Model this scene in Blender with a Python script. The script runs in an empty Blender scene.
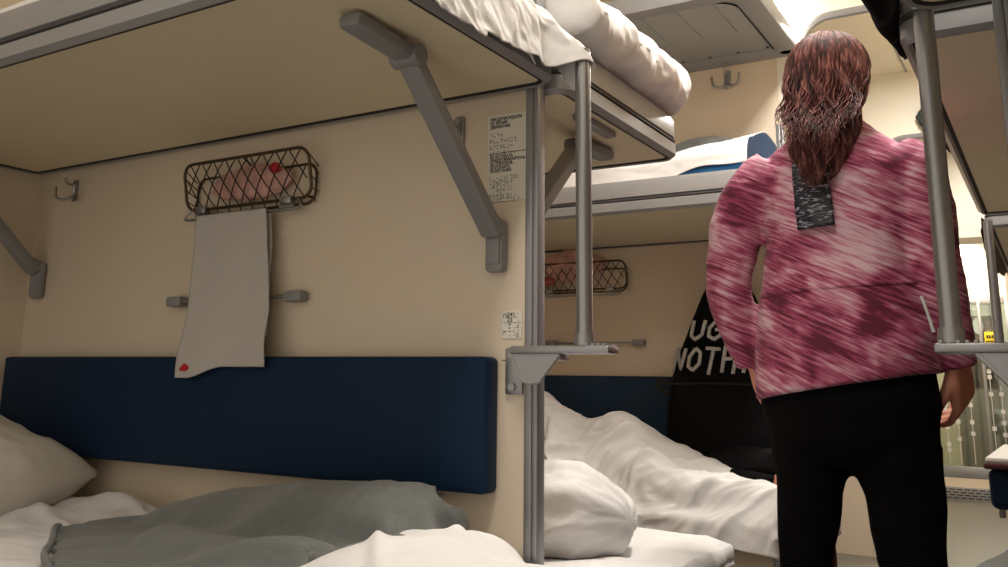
import bpy, bmesh, math, random
from mathutils import Vector, Matrix, noise, Quaternion
PI = math.pi
random.seed(7)
# settled cloth shapes: grid size, then the steps from point to point in half millimetres
CLOTH = {
'near': (68, 28, [
-5000,0,0,0,0,0,0,0,0,0,0,0,0,0,0,0,0,0,0,0,0,0,0,0,0,0,0,0,0,28,19,-33,25,-1,-26,12,31,-5,-3,-12,-45,36,13,-8,-35,8,39,-21,-5,37,-2,10,-2,-22,24,-8,5,-4,26,-25,-12,23,-22,1,30,0,-35,-3,8,-42,7,39,-31,22,-5,36,1,1,4,34,4,0,-22,4,17,-14,8,
-4,-5,-24,11,-18,28,16,-38,-23,-1,4,11,-25,3,15,24,-13,11,10,11,29,33,0,7,-19,9,5,-11,9,-18,-6,-30,-8,12,30,-39,-27,7,16,8,-12,-14,17,4,17,-8,10,12,16,31,35,10,-6,-9,11,-15,7,4,-29,-13,-29,-11,28,-5,-52,17,19,8,-13,-7,6,14,-2,3,8,13,13,16,
32,34,6,6,-7,-3,-2,-4,9,-39,-25,-24,-6,24,-57,19,19,10,-11,-3,5,6,7,7,9,4,10,11,16,32,23,26,-13,-6,7,6,-4,1,-50,-21,-31,10,-38,12,9,19,-7,1,6,7,7,8,8,4,7,10,9,16,18,36,25,-8,-7,8,-1,-11,9,-60,-23,-29,-14,2,10,9,3,5,7,7,7,7,8,6,4,9,10,8,5,
18,36,-18,44,-18,-4,12,2,2,-68,-25,-22,-9,6,10,8,5,5,7,7,6,8,8,1,5,11,11,9,4,15,-11,29,14,14,-3,12,0,-3,-75,-22,-17,-4,8,9,8,5,6,7,6,7,8,0,2,11,12,10,10,4,3,-6,8,39,2,12,12,-1,-9,-82,-18,-13,1,8,9,8,5,8,4,7,8,1,-1,8,12,12,10,7,8,-11,8,8,10,
14,29,11,-9,-7,-87,-14,-8,3,9,9,7,4,7,5,9,3,0,5,6,8,6,7,10,10,-8,14,9,9,8,22,8,-3,-4,-88,-10,-4,4,9,6,9,4,6,7,5,3,5,1,8,6,8,-2,4,15,0,13,2,20,-1,18,13,5,-11,-88,-6,-2,5,8,7,8,5,6,7,5,4,0,2,8,6,4,4,5,5,6,4,13,10,9,-3,3,9,11,-86,-4,1,6,7,7,8,
4,6,7,4,1,1,6,5,9,4,5,5,4,1,9,4,17,-9,7,13,4,9,-82,-2,1,7,7,7,6,5,7,6,1,1,5,6,5,6,5,7,1,8,0,9,5,4,-1,11,5,2,12,-76,-1,3,7,5,7,7,4,8,1,2,5,6,5,6,5,5,6,2,4,4,8,4,-1,6,3,4,4,12,-70,0,4,6,6,5,6,6,3,3,5,6,4,6,6,5,5,4,4,4,4,3,4,5,5,4,2,2,8,-64,1,
4,6,6,6,5,5,4,4,5,5,5,5,5,6,3,4,6,4,4,3,4,5,5,4,1,3,0,-57,2,5,5,6,5,4,6,5,4,5,5,5,5,4,6,4,4,6,4,4,3,4,4,6,4,1,0,-4,-50,3,4,6,5,5,4,6,4,5,5,5,5,5,5,5,4,4,3,6,5,3,5,-1,10,4,-8,6,-8,-42,2,5,5,5,5,4,5,5,5,5,5,5,5,5,4,4,4,4,4,6,5,3,-5,12,-8,5,
-13,6,-35,3,5,4,5,4,5,4,5,6,5,6,4,5,5,4,5,4,3,4,5,6,-7,-7,2,10,7,-14,1,-26,3,4,4,5,4,5,4,4,2,5,6,5,5,5,5,5,4,5,5,5,-4,-10,1,6,7,-7,4,-6,-18,3,4,3,5,5,4,4,0,2,4,6,5,5,6,6,5,5,6,6,-1,-7,-1,-9,15,-2,2,-3,-5,-10,3,3,3,4,3,7,3,1,2,5,5,5,6,5,6,5,
5,5,4,-3,-2,-4,-6,-5,13,5,-9,-5,-1,3,3,3,3,3,3,3,5,3,1,8,5,6,5,6,5,5,5,2,-1,-2,-4,-6,-7,-3,2,10,-10,7,3,2,3,3,3,3,3,2,1,6,-6,0,4,3,3,3,3,2,3,3,2,2,2,1,-14,15,2,-9,15,3,2,2,3,3,3,-1,2,5,3,-3,-8,-3,-1,-1,0,0,0,0,1,0,1,1,1,24,-2,1,3,25,2,2,2,
1,4,3,-2,3,-1,-1,-1,-1,-2,-1,-1,0,0,0,0,1,0,1,1,1,2,16,4,-3,33,2,1,2,1,2,2,1,0,-1,2,-1,-1,-1,-2,0,0,-1,1,0,0,1,0,1,2,1,1,10,-1,42,1,1,1,1,0,0,1,1,2,0,1,-1,-2,-1,0,0,0,0,0,1,0,1,1,1,2,-11,7,6,50,1,1,0,1,0,0,1,1,1,0,0,0,-2,0,0,0,0,0,1,0,0,1,
1,1,-16,7,-1,6,60,0,0,1,0,0,0,1,1,1,-1,-1,0,0,1,0,0,0,0,0,0,1,0,1,-16,-6,3,2,7,68,0,0,0,0,0,0,1,0,1,-1,0,0,1,0,0,0,0,0,0,1,0,0,-18,-3,1,1,1,2,77,-1,0,-1,1,0,0,0,0,0,0,0,1,0,0,0,0,0,0,1,0,-1,-24,4,1,0,-1,0,-3,86,-1,-1,0,0,0,0,-1,0,0,-2,-1,4,
1,1,0,0,0,0,-2,-13,-3,-11,6,-2,-2,-2,0,-2,94,-1,-1,-1,0,0,-1,0,0,-1,-3,-2,5,-3,5,2,-1,-2,-12,0,0,-18,-1,-2,-2,-1,0,2,-1,103,-2,-2,-1,1,-1,0,-1,-1,-3,-1,-1,0,-1,6,-3,-2,-2,-4,-14,-3,0,-2,-2,-2,-2,-4,0,-1,111,-2,-2,-2,0,0,0,-3,-1,-1,-1,-1,0,
-1,-2,2,-5,0,-12,-3,-3,-3,0,1,-3,-3,-8,-1,-3,120,-2,-2,-3,-1,1,-1,-1,-3,0,-1,0,-1,-1,-1,-1,-3,-8,-4,-3,-3,-3,-3,-2,3,-6,-9,-5,-2,129,-4,-2,-2,-2,-1,-2,2,-3,-2,2,-1,-1,-1,-1,-5,-5,-2,-4,-3,-3,-3,-3,-2,-5,-5,-3,-4,-9,137,-4,-3,-2,-3,-1,-1,-2,
1,-2,0,1,0,-1,-5,-4,-2,-3,-3,-4,-3,-3,-6,-8,-4,-4,3,-13,-7,146,-4,-4,-2,-2,-3,0,-2,0,-1,-2,1,-2,0,-4,-2,-3,-2,-3,-3,-8,0,-9,-3,-5,-4,-4,-17,-3,154,-5,-4,-3,-1,-3,-3,2,-2,-2,0,-2,-2,-1,0,-2,-2,-3,-3,-7,-6,-2,-4,-4,-4,-5,-20,-7,-4,162,-5,-5,
-3,-3,-1,-3,-2,0,0,0,-2,-1,-1,-1,-3,-1,-3,-6,-7,-3,-3,-3,-4,-4,-20,-5,-7,-12,171,-6,-5,-4,-2,-1,-4,-5,3,0,1,-2,-1,-1,-1,-2,-2,-6,-6,-3,-3,-4,-4,-3,-17,-12,-6,-10,-10,178,-6,-6,-3,-5,-2,1,-6,1,-1,3,-1,-1,-2,-2,-2,-2,-6,-4,-3,-4,-7,-1,-13,
-13,-6,-11,-13,-8,186,-7,-6,-4,-4,-4,-1,-2,1,-3,2,2,-1,-2,-3,-3,-3,-3,-3,-6,-6,-4,-7,-14,-6,-9,-13,-13,-9,193,-7,-6,-5,-4,-4,-5,2,-11,8,3,3,-1,-2,-3,-3,-7,-16,2,3,-7,-4,-11,-6,-8,-12,-13,-14,-11,201,-7,-7,-4,-6,-2,-5,-5,-9,-9,13,4,-1,-12,
-11,2,2,-2,0,0,-2,-7,-6,-8,-10,-12,-14,-20,-8,208,-7,-7,-6,-4,-5,-3,-7,-8,-8,-7,12,-8,-1,-11,11,1,-4,3,0,-3,-7,-6,-8,-10,-12,-29,-11,-8,216,-8,-7,-8,-5,-3,-3,-10,-5,-7,-7,-8,5,-10,-3,4,9,3,-1,-1,-4,-6,-5,-11,-15,-29,-5,-14,-8,224,-8,-7,-8,
-7,-5,-4,-11,-2,-8,-5,-6,-9,-3,-2,1,5,3,5,-5,-5,-6,-11,-21,-9,-12,-3,-22,-4,231,-8,-7,-8,-7,-7,-5,-8,-8,-3,-9,-6,-6,-5,-2,1,3,5,-9,-3,-6,-16,-7,-1,-17,-1,-18,-10,-8,237,-7,-8,-7,-8,-7,-6,-6,-8,-8,-5,-7,-6,-4,-3,-1,4,-11,-8,-6,-4,0,-4,-14,
-8,-8,-11,-10,-11,244,-8,-7,-7,-8,-7,-7,-7,-8,-6,-7,-6,-5,-5,-4,-4,-4,-5,-4,-5,-4,-5,-6,-7,-7,-8,-11,-23,-5,250,-7,-7,-7,-7,-7,-8,-6,-8,-7,-6,-6,-5,-5,-4,-4,-4,-4,-5,-5,-5,-5,-5,-6,-9,-14,-13,-29,3,251,-5,-6,-5,-7,-7,-8,-7,-6,-7,-6,-4,-6,
-6,-4,-4,-5,-4,-4,-5,-5,-5,-5,-7,-10,-13,-43,1,-3,251,-12,-5,-4,1,-4,-11,-3,-6,-7,-5,-5,-5,-5,-5,-5,-5,-5,-3,-5,-5,-7,-7,-8,-6,-50,-6,1,-10,250,-11,-9,-7,-6,3,3,-5,-6,-4,-4,-5,-6,-5,-6,-5,-5,-4,-4,-4,-6,-8,-8,-19,-46,-6,1,-3,-10,156,2,6,14,
18,22,-2,-6,7,-2,-4,-5,-6,-5,-6,-8,-10,2,-6,-6,-11,-12,-15,-42,-4,-11,-1,-1,-9,115,17,24,15,25,2,6,11,7,-1,-4,-5,-5,-6,-6,-8,-9,-18,3,-7,-9,-16,-41,-4,-7,-6,-5,-5,-9,110,21,17,25,18,10,10,9,6,0,-2,-5,-4,-7,-6,-9,-13,-16,-18,-18,11,-34,-7,
-4,-7,-6,-5,-14,-7,107,17,24,11,7,15,15,22,11,1,0,-9,0,-9,-7,-9,-13,-17,-16,-20,-22,-10,2,-14,5,-3,-21,-2,-10,101,20,10,12,16,18,20,18,13,-1,8,-11,3,-12,-7,-10,-16,-20,-20,-18,-14,-6,-19,-9,-4,-5,7,-28,9,94,12,17,18,18,19,17,0,27,4,4,-1,
-32,22,-15,-10,-14,-21,-17,-16,-11,-17,-12,-10,-8,4,-20,-2,4,91,15,20,17,17,11,-4,29,2,11,-12,14,-32,27,-9,-12,-26,0,-16,-14,-14,-12,-12,-12,-9,-9,-2,0,-4,1800,52,52,52,53,52,52,52,52,52,52,53,52,52,52,52,52,52,53,52,52,52,52,52,52,53,52,
52,52,-1469,55,47,53,59,52,57,42,58,59,57,37,47,57,58,48,59,42,54,59,34,60,69,53,19,73,38,62,61,-1480,51,57,54,55,59,41,60,47,59,59,41,59,44,51,53,59,44,59,59,59,23,62,56,12,75,73,60,49,-1488,60,50,58,56,45,56,45,54,58,59,43,42,59,56,52,56,
58,58,58,38,19,56,65,23,81,71,53,59,-1488,59,46,59,57,42,44,51,59,57,39,52,52,56,59,56,58,58,58,56,17,30,67,40,44,82,65,65,60,-1487,57,47,58,44,59,28,56,53,40,52,54,59,57,58,59,59,58,57,55,17,20,71,69,31,81,75,60,53,-1485,50,51,58,43,19,55,
51,43,52,56,59,58,60,59,57,58,59,58,55,8,49,55,39,79,74,70,59,51,-1482,53,44,56,42,18,31,52,54,57,59,59,60,59,57,57,59,59,47,56,56,-1,66,57,77,59,73,58,58,-1477,51,45,58,47,-1,19,58,59,59,59,59,59,59,58,57,56,58,48,54,30,51,70,56,75,75,32,
66,60,-1471,50,53,58,34,-1,12,58,58,60,59,59,58,59,54,55,58,59,51,51,42,56,50,78,80,63,29,68,60,-1464,53,57,55,23,0,3,59,59,59,58,58,59,53,53,58,59,58,54,54,60,53,61,46,73,80,34,66,59,-1455,56,58,50,15,0,-4,59,59,57,57,59,54,54,56,57,58,58,
59,59,47,62,56,82,69,54,41,71,52,-1445,58,58,43,10,0,-9,54,59,57,59,55,54,60,59,51,59,59,59,58,52,54,60,79,55,80,70,30,62,-1433,58,57,37,5,-15,5,46,58,59,56,57,60,56,56,59,54,56,58,58,54,62,66,65,78,51,60,58,59,-1421,58,53,32,-3,-15,10,39,
58,60,57,57,56,56,56,59,54,59,59,50,57,62,71,77,79,72,60,57,31,-1409,56,50,26,-12,-9,11,32,59,58,59,55,55,59,59,56,56,59,59,53,60,57,67,76,68,78,73,38,51,-1399,55,47,20,-17,-5,20,15,60,59,55,55,60,59,59,60,56,57,55,59,58,54,70,67,79,78,76,
64,24,-1389,52,45,13,-21,12,11,6,60,55,57,59,59,59,60,59,56,58,58,55,59,57,70,83,60,82,74,47,44,-1381,51,40,9,-19,1,9,17,51,58,59,60,59,59,59,59,56,60,59,53,60,63,72,73,66,77,74,63,33,-1374,49,36,7,-18,2,18,7,47,57,59,59,60,58,60,58,59,59,
57,55,59,64,73,73,66,79,79,58,34,-1367,47,32,7,-18,7,-3,20,43,58,59,59,59,60,59,59,58,60,56,57,59,62,75,77,68,76,76,47,48,-1362,45,29,6,-13,-5,1,20,41,58,60,59,59,60,59,59,59,59,59,57,58,65,67,69,86,69,74,68,34,-1357,43,25,8,-2,-10,4,2,44,
58,59,60,59,60,59,59,59,59,59,60,57,64,67,62,82,80,70,50,60,-1353,41,21,5,5,0,-3,-9,44,59,59,60,59,59,60,59,60,59,59,58,59,65,54,78,77,86,68,50,61,-1349,39,18,0,8,1,-1,-12,48,53,60,59,59,60,59,60,59,60,57,59,59,54,65,78,82,71,68,67,59,
-1345,36,14,-5,10,9,-8,2,27,59,60,60,60,59,59,59,60,59,58,58,54,59,73,67,82,81,76,58,59,-1342,33,12,-3,-4,4,20,3,13,59,60,59,59,59,60,59,59,60,59,57,56,63,67,77,76,79,71,64,61,-1340,32,8,1,-3,0,0,5,29,61,58,57,59,60,59,59,60,60,59,60,60,62,
70,81,80,75,72,58,58,-1337,28,8,6,1,2,2,-11,41,52,58,54,59,60,60,59,60,60,59,60,59,63,71,80,83,79,69,68,47,-1334,25,7,8,6,4,-10,16,9,55,60,59,58,59,60,60,59,60,60,60,61,62,74,80,81,60,75,66,60,-1332,22,8,2,1,9,6,-9,19,60,59,60,59,59,60,59,
60,59,60,60,59,63,70,79,83,80,64,61,60,-1330,21,7,-3,-2,-1,3,2,39,52,57,60,60,59,59,59,60,59,60,59,60,62,70,79,83,83,75,56,52,-1328,18,7,3,-2,11,8,5,8,57,61,58,59,59,58,60,60,59,60,59,60,62,70,82,79,85,62,58,62,-1326,15,9,7,1,12,-5,2,14,60,
60,57,59,58,60,59,60,59,60,59,60,62,70,78,82,71,75,66,56,-1324,13,7,11,10,-5,7,-2,12,59,59,58,59,59,60,59,60,59,59,60,59,65,67,83,65,81,73,68,59,-1322,11,3,15,9,-5,3,10,5,58,58,60,59,59,60,59,59,60,59,60,59,65,69,65,75,86,72,68,61,-1321,9,
3,10,17,-9,3,0,15,60,59,59,59,60,59,59,60,59,59,60,59,62,55,79,82,79,76,67,61,-1319,8,-1,17,5,7,-13,18,8,57,60,60,56,60,59,60,60,59,60,58,53,60,66,76,82,80,77,70,57,-1318,8,-5,16,12,0,1,-5,22,59,60,59,56,60,57,60,60,59,53,59,59,54,68,79,82,
81,75,71,58,-1317,8,-6,5,22,-3,0,-4,32,54,60,59,59,59,54,59,59,59,58,52,59,60,70,81,79,82,72,71,57,-1316,8,-7,-1,15,19,-10,13,13,58,59,59,60,59,60,56,60,58,50,59,59,63,67,80,79,81,72,67,60,-1315,9,-10,4,-2,20,15,-5,16,60,60,59,60,59,60,59,
55,52,60,59,59,64,70,76,82,81,67,69,57,-1314,10,-4,-9,12,-5,10,21,14,59,59,59,60,59,60,55,55,59,60,59,59,62,74,70,84,77,79,64,52,-1313,9,2,-13,0,14,-6,8,35,61,58,58,59,60,56,57,59,60,59,59,60,63,66,78,82,78,72,59,60,-1312,6,9,-8,-15,7,15,
-6,42,60,59,57,59,60,57,59,59,59,60,59,56,62,69,75,85,79,79,55,54,-1310,1,11,3,-19,-8,5,14,48,55,56,59,60,59,60,58,59,60,59,55,57,61,71,77,84,84,59,61,61,-1309,3,-2,17,-8,-19,-2,38,22,59,59,59,59,60,59,60,59,60,55,56,60,61,76,77,79,70,71,
64,57,-1309,6,-7,4,18,-19,-7,13,44,59,58,58,60,60,59,60,59,57,57,59,59,65,70,79,69,74,79,62,54,-1308,5,5,-14,8,16,-21,4,56,55,56,59,59,59,60,59,59,57,59,60,59,60,73,70,71,82,71,60,61,-1307,1,12,-8,-12,9,16,-17,56,61,56,56,59,60,59,59,59,59,
59,58,57,59,69,72,79,77,73,61,58,-1305,-3,7,11,-16,-9,2,20,41,58,59,59,60,60,60,59,59,53,60,59,53,61,67,78,77,79,70,61,60,-1304,1,-6,16,4,-18,-5,41,43,40,55,59,60,57,58,60,59,52,58,59,58,59,71,80,79,75,74,59,56,-1303,3,2,-9,22,-3,-17,30,44,
54,50,56,59,60,58,52,58,60,55,59,59,65,71,79,82,77,65,53,59,-1303,5,2,2,-9,23,-15,40,29,56,53,51,58,58,60,57,53,57,59,59,59,65,68,79,83,69,64,63,55,-1304,8,2,0,5,-9,22,14,56,35,57,56,52,60,59,59,56,57,56,59,60,64,67,74,84,66,73,51,61,-1305,
10,4,2,-6,11,-2,31,42,55,42,57,56,60,59,59,57,55,59,59,59,62,71,76,65,78,59,65,60,-1309,14,7,0,0,-7,24,24,44,39,53,52,58,59,60,59,56,59,59,59,60,61,65,64,69,76,73,64,58,-1316,15,14,-1,4,-7,24,35,28,45,47,55,58,59,60,60,59,59,59,59,49,57,62,
75,76,80,74,60,51,-1330,18,17,14,-5,-5,24,38,31,39,50,55,59,60,59,59,59,60,59,59,55,56,61,71,77,82,75,43,60,-1354,21,22,21,14,-11,30,21,38,42,51,55,59,59,61,59,60,59,60,58,56,52,64,73,83,80,38,69,60,-1378,10,23,23,27,19,5,44,35,40,51,56,58,
60,61,58,59,59,60,59,56,59,69,75,72,41,71,70,58,-1408,14,16,19,22,29,30,38,43,50,53,55,58,60,60,60,59,58,58,58,56,59,65,64,49,76,75,69,55,-1362,21,21,18,12,9,35,38,23,47,50,56,58,59,60,58,55,59,55,56,53,54,61,47,76,80,76,65,60,-1304,14,4,
17,-4,34,29,9,29,43,50,55,57,60,59,58,57,42,57,55,54,52,38,75,85,80,69,70,56,-1274,8,15,-3,13,18,18,18,29,41,47,56,55,58,60,57,52,49,38,50,58,35,73,75,83,82,69,62,58,-1248,13,3,19,22,15,14,0,22,37,44,58,49,57,58,57,53,47,48,44,37,59,66,76,
81,79,77,55,58,-1218,10,20,19,12,10,3,7,19,41,30,59,44,51,59,55,50,44,43,45,50,61,67,77,81,82,65,61,53,-1184,19,11,11,8,4,13,28,1,35,35,39,36,55,53,55,51,40,47,50,56,55,68,81,81,72,78,62,40,-1155,13,5,9,14,18,29,-14,35,31,41,32,46,-2,56,53,
43,56,49,52,54,60,68,76,86,78,68,57,42,1428,-1,2,-2,0,2,4,-1,0,-4,2,-2,-1,0,1,5,0,-1,0,-4,-1,-17,-34,-44,-49,-55,-37,-29,-12,223,13,-17,11,-4,-8,7,29,-10,-8,-7,-12,6,5,-5,-2,-1,18,-14,-7,33,-23,-2,-57,-78,-3,-71,-20,2,195,-17,-11,9,-10,1,
30,-1,-11,-8,-7,-12,7,4,-4,14,-11,17,4,4,6,47,-45,-52,-74,-33,-23,20,-36,134,-3,-20,2,-8,26,12,-10,-12,-8,-7,40,-33,-8,9,16,-17,7,6,8,34,49,-48,-46,-73,-13,17,-47,-8,88,-5,-24,-5,9,29,-8,-12,-2,8,43,-26,-26,12,-7,7,-12,6,8,13,48,44,-17,-72,
-64,10,-34,-15,4,44,-11,-23,-8,27,3,-9,10,20,43,-26,-23,-8,8,-15,-5,3,9,9,15,48,47,-25,-26,-78,-24,-5,29,-28,-1,-20,-20,-4,28,4,18,24,41,-26,-19,-9,-8,-2,0,13,-13,3,7,13,50,33,32,-68,-6,-35,-34,32,-32,-47,-17,-26,15,-8,56,49,23,-25,-14,-6,
-5,-1,0,14,-13,-1,0,35,9,8,49,24,-52,16,-59,6,-36,7,-91,-18,-26,0,36,59,56,-16,-7,0,0,0,0,0,0,18,-18,0,33,-24,48,10,-1,22,-37,19,-70,0,6,-132,-20,-15,10,47,59,58,-13,0,0,0,7,-7,0,23,-23,0,0,28,-28,36,-30,42,-16,8,41,-71,5,-9,-173,-16,-6,21,
54,58,59,4,-7,0,10,-10,0,27,-27,0,0,0,22,-22,0,34,-34,47,31,11,-70,-17,5,-214,-8,1,33,56,59,59,7,0,15,-15,0,25,-25,16,-14,-2,0,1,0,35,7,-43,0,40,52,-59,1,-28,-248,-2,11,40,58,59,58,25,8,-15,0,23,-23,0,0,28,8,4,-2,-3,-28,30,-37,0,59,-7,10,
-62,1,-275,6,19,46,59,57,59,37,-9,0,20,-19,-1,19,-19,7,22,-22,-7,0,25,-10,21,-36,29,59,-43,-39,1,-309,14,26,50,59,57,58,45,-7,0,15,-15,20,-20,19,6,-25,0,0,32,14,7,-4,-14,-22,37,43,-41,-51,-325,19,32,53,58,58,58,50,-4,10,-10,22,-22,0,0,19,
-19,0,0,26,-6,23,-27,2,37,26,13,-59,-32,-346,23,37,55,57,59,55,58,-1,0,21,-21,0,0,0,0,16,-16,20,3,-15,29,-22,38,30,-12,-8,-5,-57,-361,28,39,58,55,58,58,60,4,21,-20,-1,0,0,1,-1,18,-13,17,-22,0,23,9,-5,49,23,-4,-53,-36,-381,31,44,58,56,59,59,
56,32,-17,-3,0,6,-6,0,0,19,2,3,-24,0,0,5,20,48,26,-20,-22,-50,-395,34,47,58,57,59,56,59,36,-18,0,0,0,6,5,-11,0,4,17,-21,8,-8,0,26,43,25,-6,-34,-50,-403,36,49,59,57,58,60,56,40,-16,0,0,0,0,0,8,-8,0,18,-18,0,0,1,17,44,28,1,-49,-37,-415,39,52,
58,58,59,60,55,43,-14,0,0,0,0,0,0,9,0,-9,15,-15,0,1,37,14,30,-23,-5,-50,-423,40,54,59,59,59,59,59,40,-10,0,0,0,0,0,7,-7,0,0,0,13,-13,14,46,6,-25,19,-43,-9,-436,43,55,59,59,60,59,61,40,-7,-1,0,0,0,0,0,0,0,10,-10,0,2,42,-22,-4,1,24,-43,3,
-438,45,56,59,59,59,60,60,36,27,-1,-1,0,-1,0,-3,-1,-2,-17,0,0,32,-27,-5,3,35,-36,-1,4,-447,47,57,59,59,59,58,60,54,-7,-4,0,0,0,0,0,0,0,11,-11,25,-25,0,31,-21,-7,-2,25,-23,-452,49,59,59,59,60,56,59,58,-10,0,0,0,0,0,0,0,0,0,17,-17,0,20,7,29,
-27,-18,-8,0,-457,50,59,60,59,60,59,61,51,-5,14,-14,0,0,0,0,0,0,0,1,4,3,6,10,17,31,-15,-41,-9,-466,53,58,59,60,59,60,60,43,31,-12,26,6,2,2,2,2,1,1,1,2,1,0,0,0,-24,24,-16,-37,-468,53,60,59,59,59,59,57,60,23,6,-5,-15,-7,-3,-1,-1,0,0,0,0,0,0,
0,0,42,-28,-14,4,-470,54,59,60,59,59,59,61,56,-1,0,0,0,0,0,0,0,0,0,0,8,-8,0,0,0,0,37,-33,3,-476,55,59,60,59,60,59,61,46,30,-20,0,0,0,7,-7,0,0,0,0,0,0,0,0,0,0,0,36,-31,-477,57,59,59,60,58,59,59,60,16,-1,-14,1,11,-12,0,0,0,0,0,0,0,0,0,0,0,34,
-34,1,-474,57,59,59,59,59,59,59,59,4,0,17,-2,-16,0,0,0,0,0,0,0,0,0,0,0,41,-1,-12,-27,-475,58,59,58,59,59,59,60,58,5,12,-13,0,0,0,0,0,0,0,0,5,-5,0,0,40,-28,-8,-4,6,-481,59,59,58,59,59,59,59,59,15,-11,0,0,0,0,0,0,0,0,0,0,0,0,42,-29,-4,7,-1,
-15,-474,58,60,58,58,59,59,60,58,4,0,0,0,0,0,0,0,0,0,0,0,10,37,-25,-9,-7,-5,-1,0,-473,58,60,57,59,59,59,57,60,18,5,4,-18,-5,0,0,0,0,0,11,26,16,-28,14,-1,-2,-2,-7,-22,-477,58,60,57,58,60,59,60,56,4,1,3,20,2,-14,-4,3,6,24,9,-7,-30,-12,-1,0,0,
1,-1,8,-478,58,59,60,55,59,60,60,50,26,-6,-11,0,5,24,8,6,6,-13,-26,-10,18,-14,-4,0,8,17,0,-21,-472,59,59,59,57,57,58,59,58,13,-11,0,0,0,0,17,-1,14,-30,0,8,-8,22,-22,8,12,-20,0,6,-471,58,59,59,59,57,57,59,58,-1,0,0,0,0,0,0,25,-25,0,0,0,0,1,
25,-26,0,22,5,-21,-468,58,60,58,59,59,58,56,58,8,-12,0,0,0,0,21,-21,0,0,0,0,0,2,30,-2,-1,-17,20,-29,-461,58,59,58,60,58,59,59,48,2,12,-15,0,0,19,-17,-2,0,0,0,0,4,18,-22,0,0,27,-27,7,-461,59,58,59,58,59,58,60,43,0,0,19,1,1,-18,-3,0,0,0,0,20,
0,-20,0,0,0,0,32,-32,-450,60,58,59,56,59,59,59,35,24,-19,0,0,0,0,8,-8,0,0,21,-19,-2,0,1,-1,0,38,-32,-4,-446,59,59,57,59,56,60,46,56,8,-14,-2,0,0,0,0,0,0,20,-19,-1,10,-10,0,0,39,-10,-29,8,-446,59,58,60,56,57,59,58,40,-8,10,-11,0,0,0,0,2,17,
-19,0,0,0,10,-10,36,-23,-12,27,-27,-433,59,59,58,59,57,56,59,24,21,-20,0,0,10,3,3,2,-17,-1,0,7,14,-21,33,-27,-6,28,-28,0,-425,59,58,59,58,58,58,56,17,5,16,-19,0,0,0,0,0,0,4,9,17,-25,24,-28,-1,23,-23,23,-21,-420,59,59,58,57,59,59,56,42,-13,
-9,-7,-2,0,3,5,10,22,-1,-5,-27,18,-25,0,18,-18,26,-26,4,-414,59,59,56,59,57,59,42,41,43,-18,-10,-1,10,9,2,2,-30,-11,-11,12,-19,0,14,-14,21,-18,26,-25,-407,59,60,58,55,60,58,51,39,24,32,-17,6,-2,8,-26,-14,1,-22,-13,-6,1,-1,-2,3,7,29,-45,4,
-399,59,59,59,59,54,59,43,49,21,24,31,-11,10,-1,-17,-26,-17,-11,-10,-4,-1,-2,4,10,23,-49,12,-26,-392,58,59,59,59,59,55,57,22,48,15,21,25,1,-5,-11,-20,-18,-20,-4,-2,-1,4,14,4,-48,-5,-40,2,-380,58,59,59,59,59,59,51,41,23,41,19,19,6,-3,-14,
-15,-23,1,-5,-1,7,2,-18,-49,-16,-40,18,-18,-370,57,59,59,59,59,55,53,39,45,26,27,16,6,-2,-9,-19,3,1,-2,-3,-17,-29,-44,-35,-28,17,-24,7,-366,57,57,59,59,59,54,47,52,39,36,23,15,7,-1,0,-5,-7,-8,-7,-33,-29,-30,-30,-30,-10,0,22,-34,-351,56,57,
57,59,60,54,46,51,44,34,24,13,7,-3,-11,-7,-6,1,-11,-23,-31,-34,-31,-19,5,2,-46,4,-337,55,55,56,57,59,51,55,47,43,32,22,15,5,-3,-7,-5,-6,-7,-11,-21,-36,-29,-26,-18,-1,-49,10,-9,-318,57,55,55,53,55,59,40,48,45,29,23,13,5,-4,-10,-11,-7,-3,-10,
-19,-19,-24,-26,-29,-57,10,-11,7,-307,56,57,57,55,52,52,46,42,32,29,23,12,5,-1,-2,-10,-11,-14,-15,-20,-23,-27,-45,-44,30,-3,-6,-26,-319,55,56,55,55,56,48,45,54,36,32,21,13,5,-5,-13,-20,2,-21,-20,-25,-29,-33,-49,27,-22,-4,-1,4,-344,55,55,55,
54,49,52,59,53,41,32,23,14,1,-5,-12,-15,-38,-13,-19,-24,-33,-44,17,-15,1,20,6,-22,-370,55,55,54,55,56,55,57,51,43,38,20,20,-8,-5,-15,-24,-30,-42,-26,-10,-39,4,11,-3,-5,24,-28,7,-394,56,54,56,55,56,56,56,54,47,40,11,33,-16,-8,-17,-25,-33,
-32,-35,-41,-22,17,-5,18,11,-12,33,-15,-415,56,55,55,56,56,56,56,56,43,51,5,40,-28,-9,-19,-30,-36,-36,-33,-30,-3,-24,2,9,9,35,-13,31,-432,55,56,56,56,56,56,53,53,49,48,45,-33,9,-24,-19,-26,-40,-32,-29,-16,-29,-11,-2,4,28,-1,24,47,-454,55,
56,57,56,55,52,50,48,50,41,49,18,-53,-19,-22,-33,-19,-29,-26,-22,-18,-12,-7,2,12,29,40,45,]),
'wool': (38, 26, [
-3635,-1,-1,0,-1,-1,-2,0,0,-1,0,0,0,1,2,1,2,3,4,4,6,7,6,8,6,7,7,-5,0,-1,-1,-1,-1,0,-1,-1,-1,1,-1,1,0,2,1,2,2,5,5,5,7,6,7,7,7,6,-3,-1,-1,-1,0,-2,0,-1,-1,0,0,-1,1,1,0,2,2,1,2,5,8,7,7,6,7,7,7,-3,-1,0,-2,0,-1,0,-1,0,-2,0,-1,0,1,1,1,2,3,1,3,9,7,
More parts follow.
